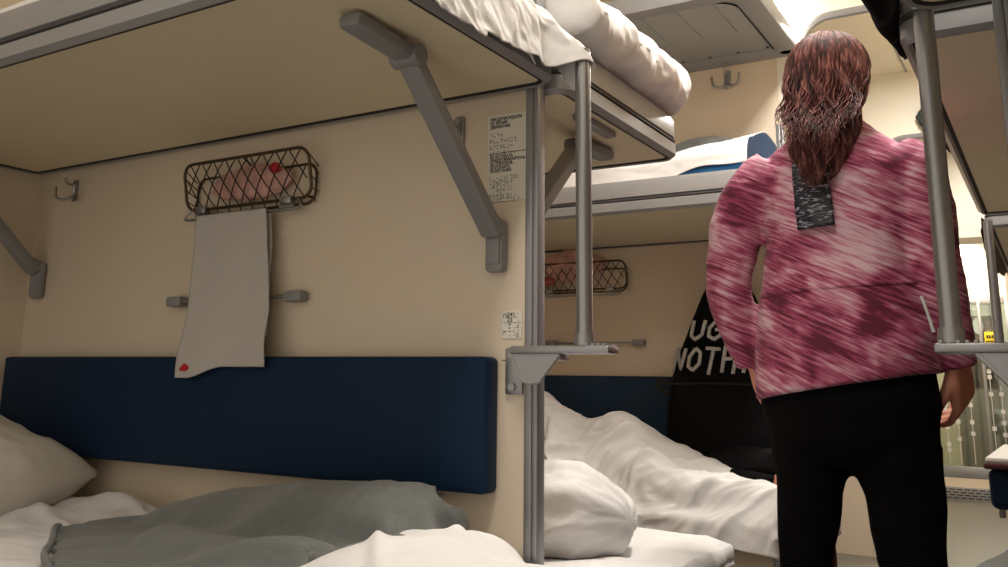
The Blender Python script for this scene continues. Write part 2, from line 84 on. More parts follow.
7,7,7,7,6,-2,0,-1,-1,-1,0,-1,0,-1,-1,-1,0,-1,0,2,2,1,1,-5,11,4,11,7,7,7,7,7,-1,-1,-1,-1,-1,0,-1,0,-1,-1,0,-1,0,-2,1,3,1,0,-5,3,11,12,8,7,7,7,7,0,0,-1,-1,-1,-1,0,-1,-1,-1,0,-1,-1,-1,-1,0,3,-7,3,0,13,12,9,8,7,7,8,1,-1,-1,-1,-1,-1,-1,0,-1,-1,
0,-1,-1,0,-1,-1,2,-9,0,3,13,11,11,8,8,8,7,3,-1,-1,-2,0,-2,0,-1,-1,0,-1,-1,0,-1,-1,-1,-3,-5,-2,2,12,10,8,13,10,9,8,4,-2,-1,-1,-1,-1,-1,-2,0,0,-1,-1,0,-1,0,-2,-3,-6,-1,-2,10,7,11,11,14,10,10,6,-2,-2,-1,-2,-1,-1,-2,2,-2,0,0,-1,-1,0,-2,-4,-5,
-3,-1,4,6,11,14,13,12,11,10,-2,-2,-2,-1,-2,-1,-2,0,0,0,0,-1,0,-1,-2,-4,-5,-3,-1,2,5,7,11,11,16,10,19,-1,-2,-2,-2,-1,-2,-1,-1,1,0,-1,-1,0,-1,-6,-3,-3,-3,-1,1,4,5,10,8,14,14,27,-2,-1,-2,-2,-1,-3,0,-1,0,1,-2,-7,1,3,-5,-2,-3,-4,-1,0,3,6,7,10,
10,11,37,-2,-2,-2,-2,-1,-2,-2,-1,-5,-5,-1,1,3,0,-1,-2,-3,-4,0,-1,2,6,6,10,10,12,38,-2,-2,-1,-2,-3,-1,-1,-1,-6,-5,-3,3,1,2,-1,-2,-3,-3,-1,0,3,4,6,8,10,11,41,-2,-2,-1,-2,-1,-2,-2,-4,-3,-6,-1,2,1,2,-1,-2,-3,-3,-1,0,2,4,6,8,9,11,43,-2,-2,-1,-2,
-1,-2,-2,-3,-5,-6,0,2,2,0,0,-2,-3,-3,-1,0,2,4,5,7,9,11,46,-3,-2,-2,-2,-3,1,-2,-6,-4,-4,0,2,2,0,0,-2,-3,-3,-1,0,2,3,5,7,8,11,48,-2,-3,-2,-3,-2,-1,-1,-5,-5,-4,1,2,2,0,0,-2,-4,-2,-1,0,2,2,5,6,8,10,52,-3,-3,-2,-3,-2,-1,-1,-6,-5,-3,1,1,2,1,-1,
-2,-3,-3,0,0,1,3,4,6,8,9,54,-3,-3,-4,-3,-1,-3,-4,-4,-2,-2,0,2,2,1,-1,-2,-3,-3,0,-1,2,2,5,4,8,8,57,-3,-4,-4,-4,-1,-3,-4,-2,-3,-1,0,2,2,1,-1,-3,-3,-2,0,-1,2,2,4,4,5,6,63,-4,-3,-4,-4,-4,-1,-3,-2,-2,-2,0,2,2,1,-2,-2,-3,-2,0,0,1,2,3,4,5,6,64,-4,
-4,-4,-3,-3,-3,-2,-2,-2,-1,0,1,2,1,-2,-2,-3,-1,-1,1,2,2,2,3,5,5,65,-3,-4,-4,-3,-4,-3,-3,0,-2,-2,0,1,2,1,-2,-2,-4,0,-1,2,1,2,2,3,2,4,69,-3,-4,-4,-3,-4,-2,-5,1,-2,-1,-1,0,3,0,-1,-4,-4,2,1,1,1,1,3,1,3,2,71,-4,-3,-4,-3,-4,-5,-2,0,0,-1,-1,-1,1,
-1,-1,-7,2,2,1,2,2,1,1,2,2,2,71,-4,-3,-4,-4,-3,-4,-1,-2,0,-1,-1,-1,0,0,-8,0,2,3,2,1,2,1,0,2,2,2,71,-4,-3,-4,-3,-5,-3,-2,-1,0,-1,0,-1,-2,0,-9,2,2,3,2,2,2,0,1,2,0,3,71,-3,-4,-4,-3,-3,-4,-3,-3,2,-1,2,-2,-4,-3,-5,2,2,2,3,3,3,0,-1,-1,3,2,72,-4,
-4,-3,-3,-8,-23,21,-15,-39,29,3,-8,2,15,-2,3,2,-1,6,3,3,-1,0,0,-1,-6,83,-4,-4,-5,-23,-18,-18,-9,-8,10,11,-5,3,3,3,7,7,9,1,-6,8,8,-1,-2,-5,-23,-18,131,-4,-10,-23,-17,-11,-15,-9,-3,2,14,2,2,2,5,4,10,-21,11,-1,14,7,1,-6,-4,-22,-21,143,-10,-14,
-21,-15,-14,-8,-8,0,-5,3,7,12,5,-14,22,-30,-2,3,16,8,-5,-21,13,1,-1,-18,142,-17,-18,-13,-13,-12,-9,-6,-4,0,3,3,13,7,-14,-10,-8,-5,-3,2,19,-25,-19,-6,15,7,3,158,-16,-18,-14,-14,-10,-8,-6,-4,-1,1,3,12,-10,6,-8,-9,-9,2,-17,-7,-7,-4,-29,-11,3,
13,210,-17,-16,-15,-12,-12,-7,-5,-3,-3,3,3,2,1,1,-4,-8,-9,-10,-11,-8,-3,-26,-23,-20,-14,-8,272,-17,-17,-12,-12,-11,-6,-9,0,-1,0,5,2,1,-1,-3,-8,-9,-10,-10,-12,-17,-24,-20,-20,-20,-18,2116,39,39,39,40,39,40,39,40,39,40,40,40,39,40,40,39,40,
39,40,39,39,39,39,39,39,38,-1037,40,40,40,40,39,41,39,40,40,40,40,40,40,40,39,40,38,39,39,39,39,40,39,39,39,40,-1043,41,40,40,41,40,41,40,41,40,40,40,41,40,40,40,40,38,38,40,34,40,40,39,40,40,40,-1047,40,42,40,41,42,41,41,40,41,41,40,40,41,
41,41,39,41,40,35,29,40,40,41,40,40,41,-1054,44,40,43,41,41,42,41,42,41,42,40,41,39,42,41,41,41,34,39,41,25,40,41,41,41,41,-1057,42,42,43,42,41,42,42,42,43,41,41,41,42,39,42,41,39,33,42,38,23,41,41,42,41,43,-1064,44,43,43,43,42,42,42,43,42,
43,42,42,43,43,33,42,32,41,41,34,28,39,41,42,42,43,-1067,43,44,43,44,43,42,43,43,42,43,44,43,44,45,29,43,27,40,42,29,36,38,41,41,43,43,-1072,45,43,45,43,44,44,43,43,44,43,44,44,44,44,40,22,34,39,42,34,39,40,36,39,42,42,-1073,43,44,44,45,44,
44,44,44,44,45,44,44,44,46,40,30,25,39,37,40,42,38,40,33,39,42,-1075,42,44,45,45,45,45,45,43,44,45,45,45,46,44,41,29,27,34,39,45,43,40,33,38,37,38,-1076,38,46,45,46,45,45,46,44,44,45,46,45,46,45,38,30,27,33,40,45,45,42,40,39,34,41,-1087,34,
45,46,46,46,46,46,45,45,45,45,46,46,46,28,32,31,36,39,45,47,45,39,44,37,36,-1093,31,44,46,46,47,46,45,46,47,46,45,44,47,44,41,30,25,34,38,46,46,47,43,34,27,32,-1064,26,44,47,46,47,46,46,46,42,44,47,46,42,46,46,31,26,30,38,44,46,47,44,38,29,
24,-1060,31,43,47,47,46,47,46,46,44,40,45,46,45,45,43,33,26,28,37,43,46,46,45,38,34,23,-1058,31,44,47,47,46,47,46,43,45,38,46,44,45,46,43,34,28,25,36,41,46,46,45,40,35,25,-1057,31,44,47,46,48,46,46,44,40,40,46,45,42,47,43,35,26,25,35,40,46,
46,45,41,37,26,-1058,33,46,47,46,47,46,46,39,41,42,47,42,42,48,44,33,25,24,37,38,46,46,46,42,38,28,-1057,34,46,47,47,47,43,47,40,37,44,46,42,41,48,43,32,21,27,37,38,46,46,46,43,39,32,-1058,36,46,47,47,46,46,43,38,38,44,47,41,40,48,42,30,24,
24,37,39,45,46,46,45,38,36,-1058,38,46,47,47,45,39,40,41,43,45,46,43,38,47,41,28,24,24,37,39,45,46,46,46,38,40,-1057,40,47,47,47,44,46,39,34,40,46,46,41,38,48,38,23,27,26,36,39,46,46,46,46,43,42,-1059,42,48,46,47,47,35,44,34,39,47,46,39,39,
46,35,33,20,26,35,39,45,47,46,45,40,39,-1046,44,47,46,47,46,40,32,37,40,47,47,39,37,47,40,24,24,23,36,39,44,46,47,46,40,39,-1041,45,46,47,46,47,41,37,30,40,46,46,40,34,47,41,24,14,31,35,41,43,46,47,46,44,42,-1042,45,46,47,46,47,39,42,27,37,
46,46,42,30,46,45,11,37,20,37,36,43,46,47,46,40,40,-1031,46,46,47,46,46,47,37,30,30,45,46,44,35,41,28,43,18,22,32,40,42,45,47,46,42,39,-1026,46,47,46,46,47,46,34,36,24,46,46,45,38,35,44,32,12,24,32,38,41,46,46,46,44,38,-1021,46,47,46,47,46,
46,38,28,25,46,46,46,42,36,46,25,10,21,35,36,42,46,46,44,47,37,-1017,47,47,46,47,47,46,28,21,36,46,48,47,45,43,37,25,8,29,21,41,41,47,45,47,42,43,-1016,47,47,47,46,42,31,41,43,26,33,46,46,46,44,46,17,16,9,37,42,42,47,45,46,46,47,-1019,46,
47,43,31,36,36,44,45,29,33,45,47,46,48,11,21,23,42,46,38,40,45,46,47,35,43,-1008,46,43,29,36,42,39,45,46,40,29,38,40,46,48,28,9,41,38,44,34,41,45,46,46,38,41,-1013,42,38,31,38,41,45,45,45,46,38,37,25,38,28,39,37,43,42,34,40,44,40,43,46,45,
44,-1031,33,35,40,41,42,45,47,46,44,40,40,26,34,41,24,45,44,45,40,34,39,42,44,44,44,46,-1024,28,27,37,40,44,45,47,46,45,43,39,27,42,41,15,46,46,39,44,43,43,42,35,44,45,45,-1032,23,33,35,42,43,45,47,46,45,41,39,41,20,30,39,46,45,46,45,44,40,
38,41,42,44,45,-1037,26,25,41,41,42,46,45,45,44,42,37,34,30,34,40,45,46,46,45,45,44,40,42,42,42,44,1166,0,0,0,0,1,-1,0,0,0,0,0,0,0,0,0,0,0,0,0,0,0,0,0,0,0,0,0,0,0,3,-2,-1,2,-2,1,-1,1,-1,4,0,-4,0,0,12,-7,-5,0,0,0,0,0,0,0,0,0,3,-3,6,-6,0,3,
-3,4,-4,5,-5,0,0,7,-7,12,12,-5,-19,0,0,2,-2,0,0,6,-6,7,-7,0,0,0,0,6,-6,0,7,-7,0,0,0,10,-8,9,22,-27,-6,0,0,1,-1,0,0,5,-5,0,5,-5,0,0,0,4,-4,9,-9,11,-11,0,4,9,24,-10,3,-30,0,0,0,0,0,0,0,0,0,0,0,0,0,0,0,0,10,-10,0,16,-10,5,17,26,3,-13,-32,-10,
-2,0,0,0,0,0,0,0,0,6,-6,0,0,0,0,8,-1,-7,0,28,-1,27,11,13,-21,-30,-14,-9,-4,0,0,0,0,0,0,0,0,8,-8,0,0,0,0,0,0,0,28,10,32,17,9,-29,-21,-17,-13,-12,-4,0,-5,9,-4,0,0,0,0,10,-4,-6,5,-5,0,0,0,17,38,27,20,12,-25,-17,-14,-21,-18,-11,-6,-12,14,-4,0,
0,0,0,0,0,0,0,0,0,5,-5,18,32,37,20,24,-17,-12,-19,-17,-26,-18,-13,-26,19,-1,-1,7,4,0,0,-11,5,-5,0,0,0,1,20,34,36,29,21,0,-11,-18,-26,-22,-21,-20,-49,25,1,0,0,0,0,3,9,-12,0,0,0,0,2,25,34,37,31,20,7,-4,-14,-20,-20,-27,-18,-89,31,8,-3,0,0,0,0,
0,9,-9,0,0,0,4,35,33,34,29,25,13,-1,-8,-23,-14,-23,-25,-126,36,14,-3,4,-4,8,-8,0,0,4,7,13,-2,-12,23,35,40,32,28,14,4,-7,-14,-31,-36,-32,-118,40,15,2,-5,0,0,8,-6,21,15,7,-6,-20,11,5,35,39,35,29,16,9,-6,-15,-26,-35,-39,-125,37,16,-5,0,5,-5,0,
5,17,25,10,-11,-14,-10,18,33,39,37,29,18,10,-6,-11,-26,-31,-39,-140,36,16,-4,-1,0,0,1,19,12,26,6,-18,-16,-4,18,33,36,39,30,22,7,2,-14,-23,-30,-38,-152,35,15,-6,0,0,1,5,15,24,24,-1,-16,-21,-1,19,30,39,40,30,23,8,5,-14,-22,-27,-38,-164,34,11,
4,3,3,-8,5,25,22,21,-4,-21,-20,-1,20,32,39,40,29,28,5,7,-12,-20,-26,-36,-177,32,10,-4,0,3,17,-2,25,28,17,-7,-20,-23,-2,20,35,42,38,28,27,9,5,-9,-16,-25,-33,-191,29,12,-7,0,0,11,18,25,28,14,-7,-23,-24,-3,22,36,40,41,28,26,11,6,-8,-13,-26,
-29,-204,28,10,5,3,-12,25,23,22,20,10,-9,-20,-27,-6,24,37,41,41,28,26,13,6,-8,-10,-26,-24,-215,25,1,0,3,14,1,26,32,25,9,-9,-24,-27,-6,26,42,38,39,29,28,10,10,-8,-6,-17,-21,-236,22,0,4,-4,0,30,19,33,25,8,-9,-26,-26,-8,32,33,42,40,30,26,13,
10,-6,-10,-25,-25,-224,18,0,0,0,1,23,34,29,25,8,-10,-25,-29,-5,23,41,40,41,29,27,14,10,-5,-8,-24,-25,-229,16,1,-2,0,1,20,29,36,26,10,-8,-23,-32,-2,20,41,44,35,31,23,18,8,-1,-9,-12,-20,-248,14,-1,0,0,0,24,20,39,28,12,-4,-21,-35,4,13,45,27,
42,28,30,16,10,-1,-4,-25,-25,-232,10,1,-2,7,2,3,26,37,35,12,0,-18,-30,-21,37,16,43,41,34,25,19,9,3,-8,-20,-26,-231,6,-1,2,-2,2,6,32,29,41,6,8,-13,-27,-30,13,34,45,40,33,28,21,7,8,-10,-16,-27,-234,6,-2,0,4,-4,6,28,36,40,3,12,-9,-23,-29,-5,
39,45,42,31,29,20,10,9,-13,-8,-29,-236,2,0,0,0,0,4,37,41,30,9,-1,-6,-12,-19,-28,40,45,37,41,24,21,9,10,4,-21,-19,-246,0,0,0,0,19,26,1,9,6,17,-2,-11,-6,5,-14,43,45,45,28,20,21,9,13,11,-2,-5,-279,1,0,11,28,24,24,11,8,-35,-32,-9,-3,-4,-6,45,
42,40,19,12,25,23,12,11,6,-19,-7,-228,7,18,30,25,17,20,11,-2,-25,-35,-26,-24,-10,6,38,45,7,24,16,29,21,13,8,8,-16,-11,-178,19,23,29,22,20,8,8,-14,-5,-26,-30,-37,-27,37,11,-8,16,21,27,24,14,6,11,11,10,1,-147,29,26,22,19,15,10,1,-4,-16,-24,
-23,-39,-30,19,-40,7,14,17,22,26,6,7,12,10,11,11,-105,34,35,25,22,12,8,0,-6,-14,-19,-25,-36,-14,-23,-40,1,1,25,-3,17,15,21,-11,8,12,10,-36,38,29,28,16,16,6,-1,-7,-12,-23,-26,-22,-43,-36,-22,-1,0,0,4,13,23,-7,-4,1,6,11,31,35,36,18,17,18,-1,
8,-13,-15,-19,-29,-32,-36,-32,-24,-9,0,0,0,0,2,-2,0,0,0,2,]),
'sleep': (74, 40, [
-4166,-3,-2,-1,4,5,17,7,-12,-1,14,-37,-15,-18,-6,-20,-18,-22,-22,-19,-20,-15,-13,-3,-21,14,-11,4,-23,27,4,5,8,4,-24,22,-10,15,17,15,20,178,-1,-3,-3,1,9,6,6,-2,-6,-12,-13,-11,-18,-19,-8,-21,-21,-20,-22,-17,-16,-16,-15,-8,-10,0,14,-23,-6,3,1,
4,4,11,9,14,16,16,16,17,189,-2,-3,-3,-1,3,14,2,2,-7,-14,-12,-25,-20,-10,-15,-13,-22,-20,-21,-16,-13,-15,-16,-5,-15,-8,-9,11,-4,3,-2,4,5,8,12,12,16,17,16,16,196,-3,-3,-3,-5,1,10,11,2,-10,-12,-20,-21,-21,-19,-12,-12,-19,-19,-19,-19,-11,-19,
-11,-4,-15,-5,-10,11,-2,-6,4,2,7,7,14,10,16,17,17,14,201,-3,-3,-3,-5,1,8,-2,16,-12,-19,-19,-18,-20,-19,-19,-18,-8,-20,-21,-16,-11,-17,-7,-14,-7,-4,-11,7,-4,-1,3,6,2,11,10,12,16,15,19,12,207,-4,-2,-4,-11,0,3,8,-35,37,-18,-20,-19,-19,-19,-20,
-20,-19,-8,-21,-14,-15,-12,-8,-13,-4,-6,-11,5,0,-5,4,3,6,7,11,14,14,17,11,18,212,-1,-3,-8,-10,-6,3,-12,-7,-8,17,-26,-13,-14,-20,-23,-18,-16,-18,-13,-15,-12,-13,-9,-11,-6,-3,-10,2,0,-3,2,6,3,11,11,7,18,10,18,7,224,-5,-3,-4,-7,-5,-6,-21,5,-6,
-5,-10,-14,-18,-19,-14,-19,-16,-17,-16,-13,-14,-10,-9,-10,-6,-3,-9,1,-1,-2,2,5,4,10,3,17,9,17,1,-4,256,-4,-5,-5,-5,-6,-11,-19,-21,20,-11,-10,-16,-11,-19,-19,-16,-16,-17,-13,-13,-14,-11,-8,-10,-6,-3,-6,-1,0,-3,3,3,6,8,1,14,13,-14,-1,22,264,
-17,8,-1,-5,-8,-22,-27,-3,-19,30,-17,-11,-18,-18,-13,-16,-16,-16,-14,-13,-13,-10,-9,-10,-6,-4,-5,-2,-1,-1,0,7,5,-3,8,17,-17,-4,-3,-1,308,-16,-19,24,-31,14,-35,-11,-20,-8,-3,24,-13,-20,-18,-14,-15,-14,-14,-13,-12,-14,-9,-9,-8,-6,-4,-5,-1,-2,
-2,3,-4,1,8,-16,9,4,-5,10,0,276,11,-17,-17,9,-26,-30,17,-14,-8,3,-6,-12,-8,-10,-10,-15,-13,-12,-14,-12,-14,-9,-8,-9,-4,-5,-5,-2,-1,-1,-1,-1,0,1,-9,-6,-6,18,-14,-16,304,-1,6,-28,-18,-15,-1,-6,9,-10,-12,-10,11,-11,-8,-13,-12,-13,-12,-13,-13,
-14,-8,-10,-6,-4,-5,-4,-2,-1,-3,0,-2,-2,-3,-3,-7,-5,-3,-9,-1,306,-12,-9,-10,-13,-15,-5,-6,0,-12,-11,1,-14,12,-3,-12,-12,-13,-13,-12,-14,-13,-10,-7,-5,-4,-5,-3,-1,-2,-1,-2,-2,-3,-3,-5,-4,-6,-7,-6,-8,231,21,30,-2,-30,5,-4,-7,-5,-9,-13,-14,2,
-12,5,5,-12,-13,-12,-14,-14,-12,-12,-3,-4,-6,-4,-2,-1,-2,-2,-2,-2,-3,-3,-5,-6,-6,-6,-7,-7,229,0,-9,30,1,5,-6,-21,0,-8,-13,-11,-1,-4,-13,-2,13,-12,-13,-15,-13,-13,-9,-4,-4,-6,-2,-2,-2,-1,-2,-2,-3,-3,-4,-4,-6,-6,-7,-7,-7,216,-14,4,19,0,32,
-27,-3,-9,-7,-8,-6,-9,0,-12,-9,-7,11,-15,-8,-13,-12,-8,-3,-6,-3,-2,-2,-3,0,-2,-3,-2,-3,-6,-4,-5,-7,-6,-7,-7,207,-28,7,16,5,16,7,-5,-8,-7,-6,-8,-10,-3,-10,-8,-11,-9,4,-13,-5,-11,-5,-3,-7,-2,-2,-2,-1,-2,-2,-3,-2,-4,-5,-4,-5,-7,-7,-7,-8,139,
39,-11,23,15,16,2,-1,-3,-9,-8,-8,-8,-9,-8,-9,-7,-7,-8,-7,-9,-5,-3,-4,-3,-1,-3,-1,-2,-2,-2,-3,-2,-5,-4,-4,-6,-7,-5,-9,-7,96,28,24,30,15,10,7,4,0,-4,-8,-8,-9,-8,-9,-9,-6,-7,-7,-6,-12,-10,0,-3,0,-2,-2,-2,-2,-2,-3,-2,-3,-4,-4,-5,-6,-6,-7,-8,-6,
69,32,33,25,14,12,10,7,-2,-3,-3,-4,-5,-9,-8,-10,-9,-4,-7,-5,-5,-2,-3,-15,-1,0,-3,-2,-2,-2,-3,-3,-2,-4,-4,-6,-6,-7,-5,-7,-8,52,33,32,21,4,17,13,12,-18,-7,-7,-7,0,2,5,2,-5,-10,-5,-3,-4,-3,-3,-4,-8,-2,-2,-2,-2,-1,-4,-3,-3,-3,-4,-7,-5,-7,-7,-6,
-8,36,33,28,11,2,16,8,28,-2,-11,-4,2,0,-2,-2,-1,0,-3,-4,-4,-17,-2,8,-4,-6,-1,-3,-1,-3,-2,-2,-3,-5,-2,-7,-4,-6,-7,-6,-7,-7,20,31,23,2,1,9,22,27,13,-2,-2,-2,-7,-10,-14,0,4,7,8,-22,-5,5,10,-1,-6,-2,-2,-2,-2,-2,-3,-3,-5,-3,-6,-6,-5,-6,-7,-6,-6,
2,31,3,1,8,13,16,28,19,1,-9,-13,-10,-2,6,9,10,8,-18,-9,3,6,12,0,-4,-2,-2,-3,-1,-3,-3,-3,-4,-5,-4,-6,-6,-6,-6,-7,-7,-13,11,9,10,12,12,12,17,27,-12,-12,-4,7,9,9,9,4,-6,-16,7,3,7,12,3,-5,-3,-1,-2,-2,-3,-2,-4,-4,-4,-5,-6,-6,-6,-7,-6,-6,-16,13,
9,5,8,9,14,6,23,-18,4,10,7,1,13,-2,3,-13,6,4,4,8,13,5,-4,-3,-2,-2,-2,-2,-3,-4,-4,-4,-6,-6,-5,-6,-7,-6,-6,-19,14,7,6,5,8,8,9,6,8,-2,9,1,12,-3,6,-8,6,7,3,7,7,11,8,-4,-3,-1,-2,-2,-2,-4,-4,-4,-4,-6,-6,-5,-7,-6,-6,-7,-21,15,8,4,6,7,8,8,4,3,3,4,
10,5,-5,2,5,7,5,5,8,5,10,10,-3,-3,0,-3,-1,-4,-3,-3,-4,-6,-5,-5,-7,-6,-6,-6,-6,-24,14,6,9,5,7,8,8,2,4,5,1,7,-3,4,5,6,5,7,6,8,5,8,10,0,-2,-2,-2,-2,-3,-3,-3,-6,-4,-5,-7,-6,-6,-6,-6,-6,-26,10,12,5,9,7,8,7,4,3,2,1,3,3,3,6,6,7,6,6,7,6,6,11,2,-3,
-2,-2,-1,-3,-4,-4,-4,-6,-5,-6,-6,-6,-6,-6,-6,-27,11,5,11,9,8,8,6,5,3,1,2,2,4,4,5,6,7,6,7,7,4,6,10,4,-3,-1,-1,-2,-3,-4,-4,-5,-5,-6,-5,-8,-5,-6,-6,-6,-29,8,10,9,9,9,8,8,4,3,1,3,-3,4,9,4,4,9,6,7,7,4,6,6,8,-2,-1,-2,-1,-4,-3,-5,-5,-6,-5,-6,-6,
-7,-5,-6,-5,-30,8,9,8,9,8,9,7,4,2,-3,-1,8,6,1,5,10,6,10,6,7,5,5,6,7,0,-2,-1,-2,-4,-3,-5,-5,-5,-7,-5,-7,-5,-5,-6,-6,-30,7,8,10,7,10,2,8,6,1,-3,4,6,5,5,4,6,8,9,9,7,3,8,4,7,1,-1,-2,-1,-4,-3,-6,-5,-6,-6,-5,-7,-5,-6,-5,-6,-30,7,8,9,3,5,9,3,7,-1,
6,3,4,6,4,7,7,8,6,10,7,5,5,6,3,4,0,-1,-2,-4,-2,-5,-6,-6,-7,-5,-6,-6,-5,-6,-6,-30,6,5,5,6,8,4,8,2,3,6,6,5,3,6,6,8,7,8,8,8,5,5,5,3,4,1,0,-1,-5,-4,-4,-6,-6,-7,-5,-6,-6,-7,-3,-7,-30,6,5,4,7,4,7,4,5,5,6,5,5,5,3,7,8,7,9,6,7,8,4,5,4,5,0,0,-1,-4,
-4,-5,-7,-6,-6,-5,-6,-6,-6,-12,-2,-26,6,4,5,4,5,5,6,5,5,4,4,4,6,6,8,7,8,7,9,9,9,3,2,3,4,2,-1,0,-4,-5,-4,-7,-7,-5,-9,-8,-8,-8,-6,-8,-16,6,4,5,4,5,5,7,4,4,5,5,3,5,6,8,8,7,7,8,9,7,3,0,5,5,3,-1,1,-4,-5,-5,-7,-5,-11,-10,-11,-4,-15,-14,-12,9,6,5,
4,5,5,5,5,5,4,6,1,5,5,7,8,7,8,7,7,0,4,6,7,5,5,5,-2,1,-3,-6,-5,-8,-8,-6,-10,-11,-11,-12,-11,-12,12,5,5,5,4,5,5,5,6,4,1,4,4,6,8,7,7,8,6,-3,1,7,5,8,8,5,5,0,1,-2,-7,-3,-7,-10,-9,-8,-10,-11,-14,-8,-12,14,5,4,5,4,5,6,5,3,5,0,4,5,6,8,7,8,5,-4,-1,
4,6,6,8,11,5,6,1,2,-3,-7,-3,-9,-5,-11,-11,-8,-12,-12,-13,-8,17,5,5,4,5,5,5,4,4,1,2,5,5,6,8,8,3,-8,-1,5,4,8,7,8,11,5,8,1,5,-3,-8,-3,-9,-9,-6,-12,-11,-9,-12,-12,-12,22,5,5,4,5,5,5,4,4,2,0,4,6,7,8,4,-7,2,2,0,5,5,10,6,12,7,8,0,7,-3,-7,-3,-8,
-10,-11,-6,-11,-11,-11,-12,-11,24,5,4,5,4,5,5,4,3,-1,4,4,5,8,5,-3,4,0,-3,0,6,6,7,7,13,7,9,1,6,-1,-8,-2,-8,-9,-11,-11,-7,-11,-11,-11,-11,26,4,5,4,5,3,6,1,3,3,2,5,5,6,1,3,3,-2,-2,-3,6,6,7,5,13,9,11,0,8,-1,-7,-3,-6,-11,-11,-11,-10,-9,-10,-12,
-9,27,5,4,5,4,5,2,3,3,2,3,4,4,7,0,4,2,-6,-5,2,6,4,8,7,10,12,12,0,5,3,-7,-3,-8,-9,-11,-10,-13,-9,-11,-9,-8,28,4,5,4,4,5,3,4,2,0,3,4,4,3,4,5,-11,3,-6,4,3,7,6,9,10,11,12,2,6,3,-8,-2,-8,-10,-11,-10,-11,-11,-11,-8,-8,29,4,5,4,5,4,4,3,1,0,5,3,4,
4,4,-9,0,-5,1,3,6,3,7,8,12,11,11,6,4,3,-5,-5,-7,-9,-11,-12,-10,-12,-9,-9,-6,29,4,4,5,4,5,3,3,0,1,5,3,4,4,-3,-1,-6,-1,0,2,4,5,6,9,12,11,11,6,5,1,-3,-4,-8,-9,-11,-11,-11,-10,-11,-7,-6,30,4,3,4,5,5,3,3,1,1,2,3,3,4,-1,-5,-2,-3,1,2,2,6,6,9,11,
12,11,6,5,3,-3,-5,-7,-10,-12,-11,-12,-10,-8,-7,-5,30,4,5,4,4,4,4,1,3,0,2,3,2,2,-2,-1,-2,-3,0,0,3,4,8,6,12,14,10,8,4,1,-1,-4,-9,-9,-12,-11,-11,-12,-6,-4,-6,30,4,4,4,4,5,4,1,1,1,2,2,0,2,1,-1,-3,-3,-1,1,2,4,6,8,9,13,13,7,6,1,-1,-5,-8,-11,-12,
-10,-12,-9,-4,-5,-6,31,4,3,4,5,4,4,2,1,1,1,2,1,1,1,-2,-2,-4,0,0,1,3,6,8,9,12,14,7,7,1,-1,-6,-8,-12,-12,-11,-10,-7,-3,-5,-5,30,4,3,5,3,5,4,2,2,0,2,1,2,0,1,-2,-2,-3,-2,0,1,2,5,7,10,12,11,11,7,2,-2,-6,-9,-11,-14,-11,-8,-5,-5,-3,-4,30,3,4,4,4,
5,4,2,1,0,2,1,2,1,-1,-1,-2,-4,0,-2,0,2,4,7,10,11,13,11,9,1,-1,-8,-10,-13,-10,-11,-7,-5,-4,-4,-4,30,4,3,6,2,5,4,2,1,2,0,2,1,1,0,-2,-2,-2,-3,-2,-1,2,4,5,10,12,13,12,6,3,0,-8,-11,-13,-13,-6,-7,-4,-4,-3,-4,30,3,4,4,4,4,4,3,0,2,1,1,2,0,1,-2,-3,
-2,-2,-2,-2,2,5,2,11,11,12,-5,17,-8,2,6,-14,-8,-13,-4,-7,-4,-3,-4,-2,28,3,4,4,3,3,6,3,1,1,2,1,1,1,0,-2,-2,-3,-2,-2,-3,4,-3,7,11,12,-9,8,18,-12,6,11,-12,-14,-9,-5,-3,-3,-4,-3,-3,29,3,4,3,3,4,4,5,0,1,3,1,1,0,0,-2,-2,-2,-2,-10,5,-5,1,9,11,-9,
2,12,17,-13,7,14,-17,-6,-7,-4,-3,-3,-3,-3,-3,29,3,3,3,4,2,5,4,2,2,1,1,1,1,0,-2,-2,-3,-9,-5,-2,-1,3,11,-4,5,-4,16,13,-9,10,9,-15,-3,-6,-3,-4,-3,-3,-2,-3,29,3,2,4,3,3,4,4,3,1,1,2,1,1,-1,-2,-2,-9,-2,-6,-2,-3,3,5,4,-11,7,16,8,-1,11,-4,-5,-4,-2,
-3,-2,-3,-3,-3,-2,28,3,3,3,3,3,4,4,3,1,3,1,1,0,-1,-2,-6,-4,-6,-3,-3,-3,4,4,-15,6,4,15,0,8,0,12,-4,-4,-2,-3,-2,-3,-2,-2,-4,28,3,4,2,3,3,3,4,4,2,2,2,1,-1,-1,-3,-6,-4,-6,-12,7,-3,4,-19,5,5,4,9,9,10,-6,-1,12,-2,-6,1,-2,-2,-3,-2,-3,28,2,3,4,3,2,
4,3,4,2,3,2,0,0,-2,-4,-5,-12,-10,-7,-4,15,-22,3,7,5,7,7,9,9,-9,0,4,5,-2,0,1,-3,-2,-3,-2,26,4,3,2,5,2,3,3,4,3,4,3,1,-2,-3,-9,-9,-10,-9,-3,-14,-2,5,5,5,6,7,7,8,9,-11,4,3,5,-2,-1,1,-1,-2,-1,-2,19,4,5,5,4,3,0,2,4,5,1,3,4,-2,-3,-7,-12,-9,-10,
-11,-11,5,5,6,5,4,7,7,-2,15,-8,6,3,3,0,-1,-1,-3,-1,-2,0,6,1,0,-4,12,-5,11,16,-4,-34,2,2,26,-21,29,-13,7,-5,-16,-15,3,2,6,5,4,5,2,2,2,-23,29,-4,-2,-3,-1,-5,-10,-2,2,-1,1,3,-5,0,6,18,17,16,-13,-36,-5,15,-19,5,35,-22,23,3,2,-5,-19,-5,-17,27,1,
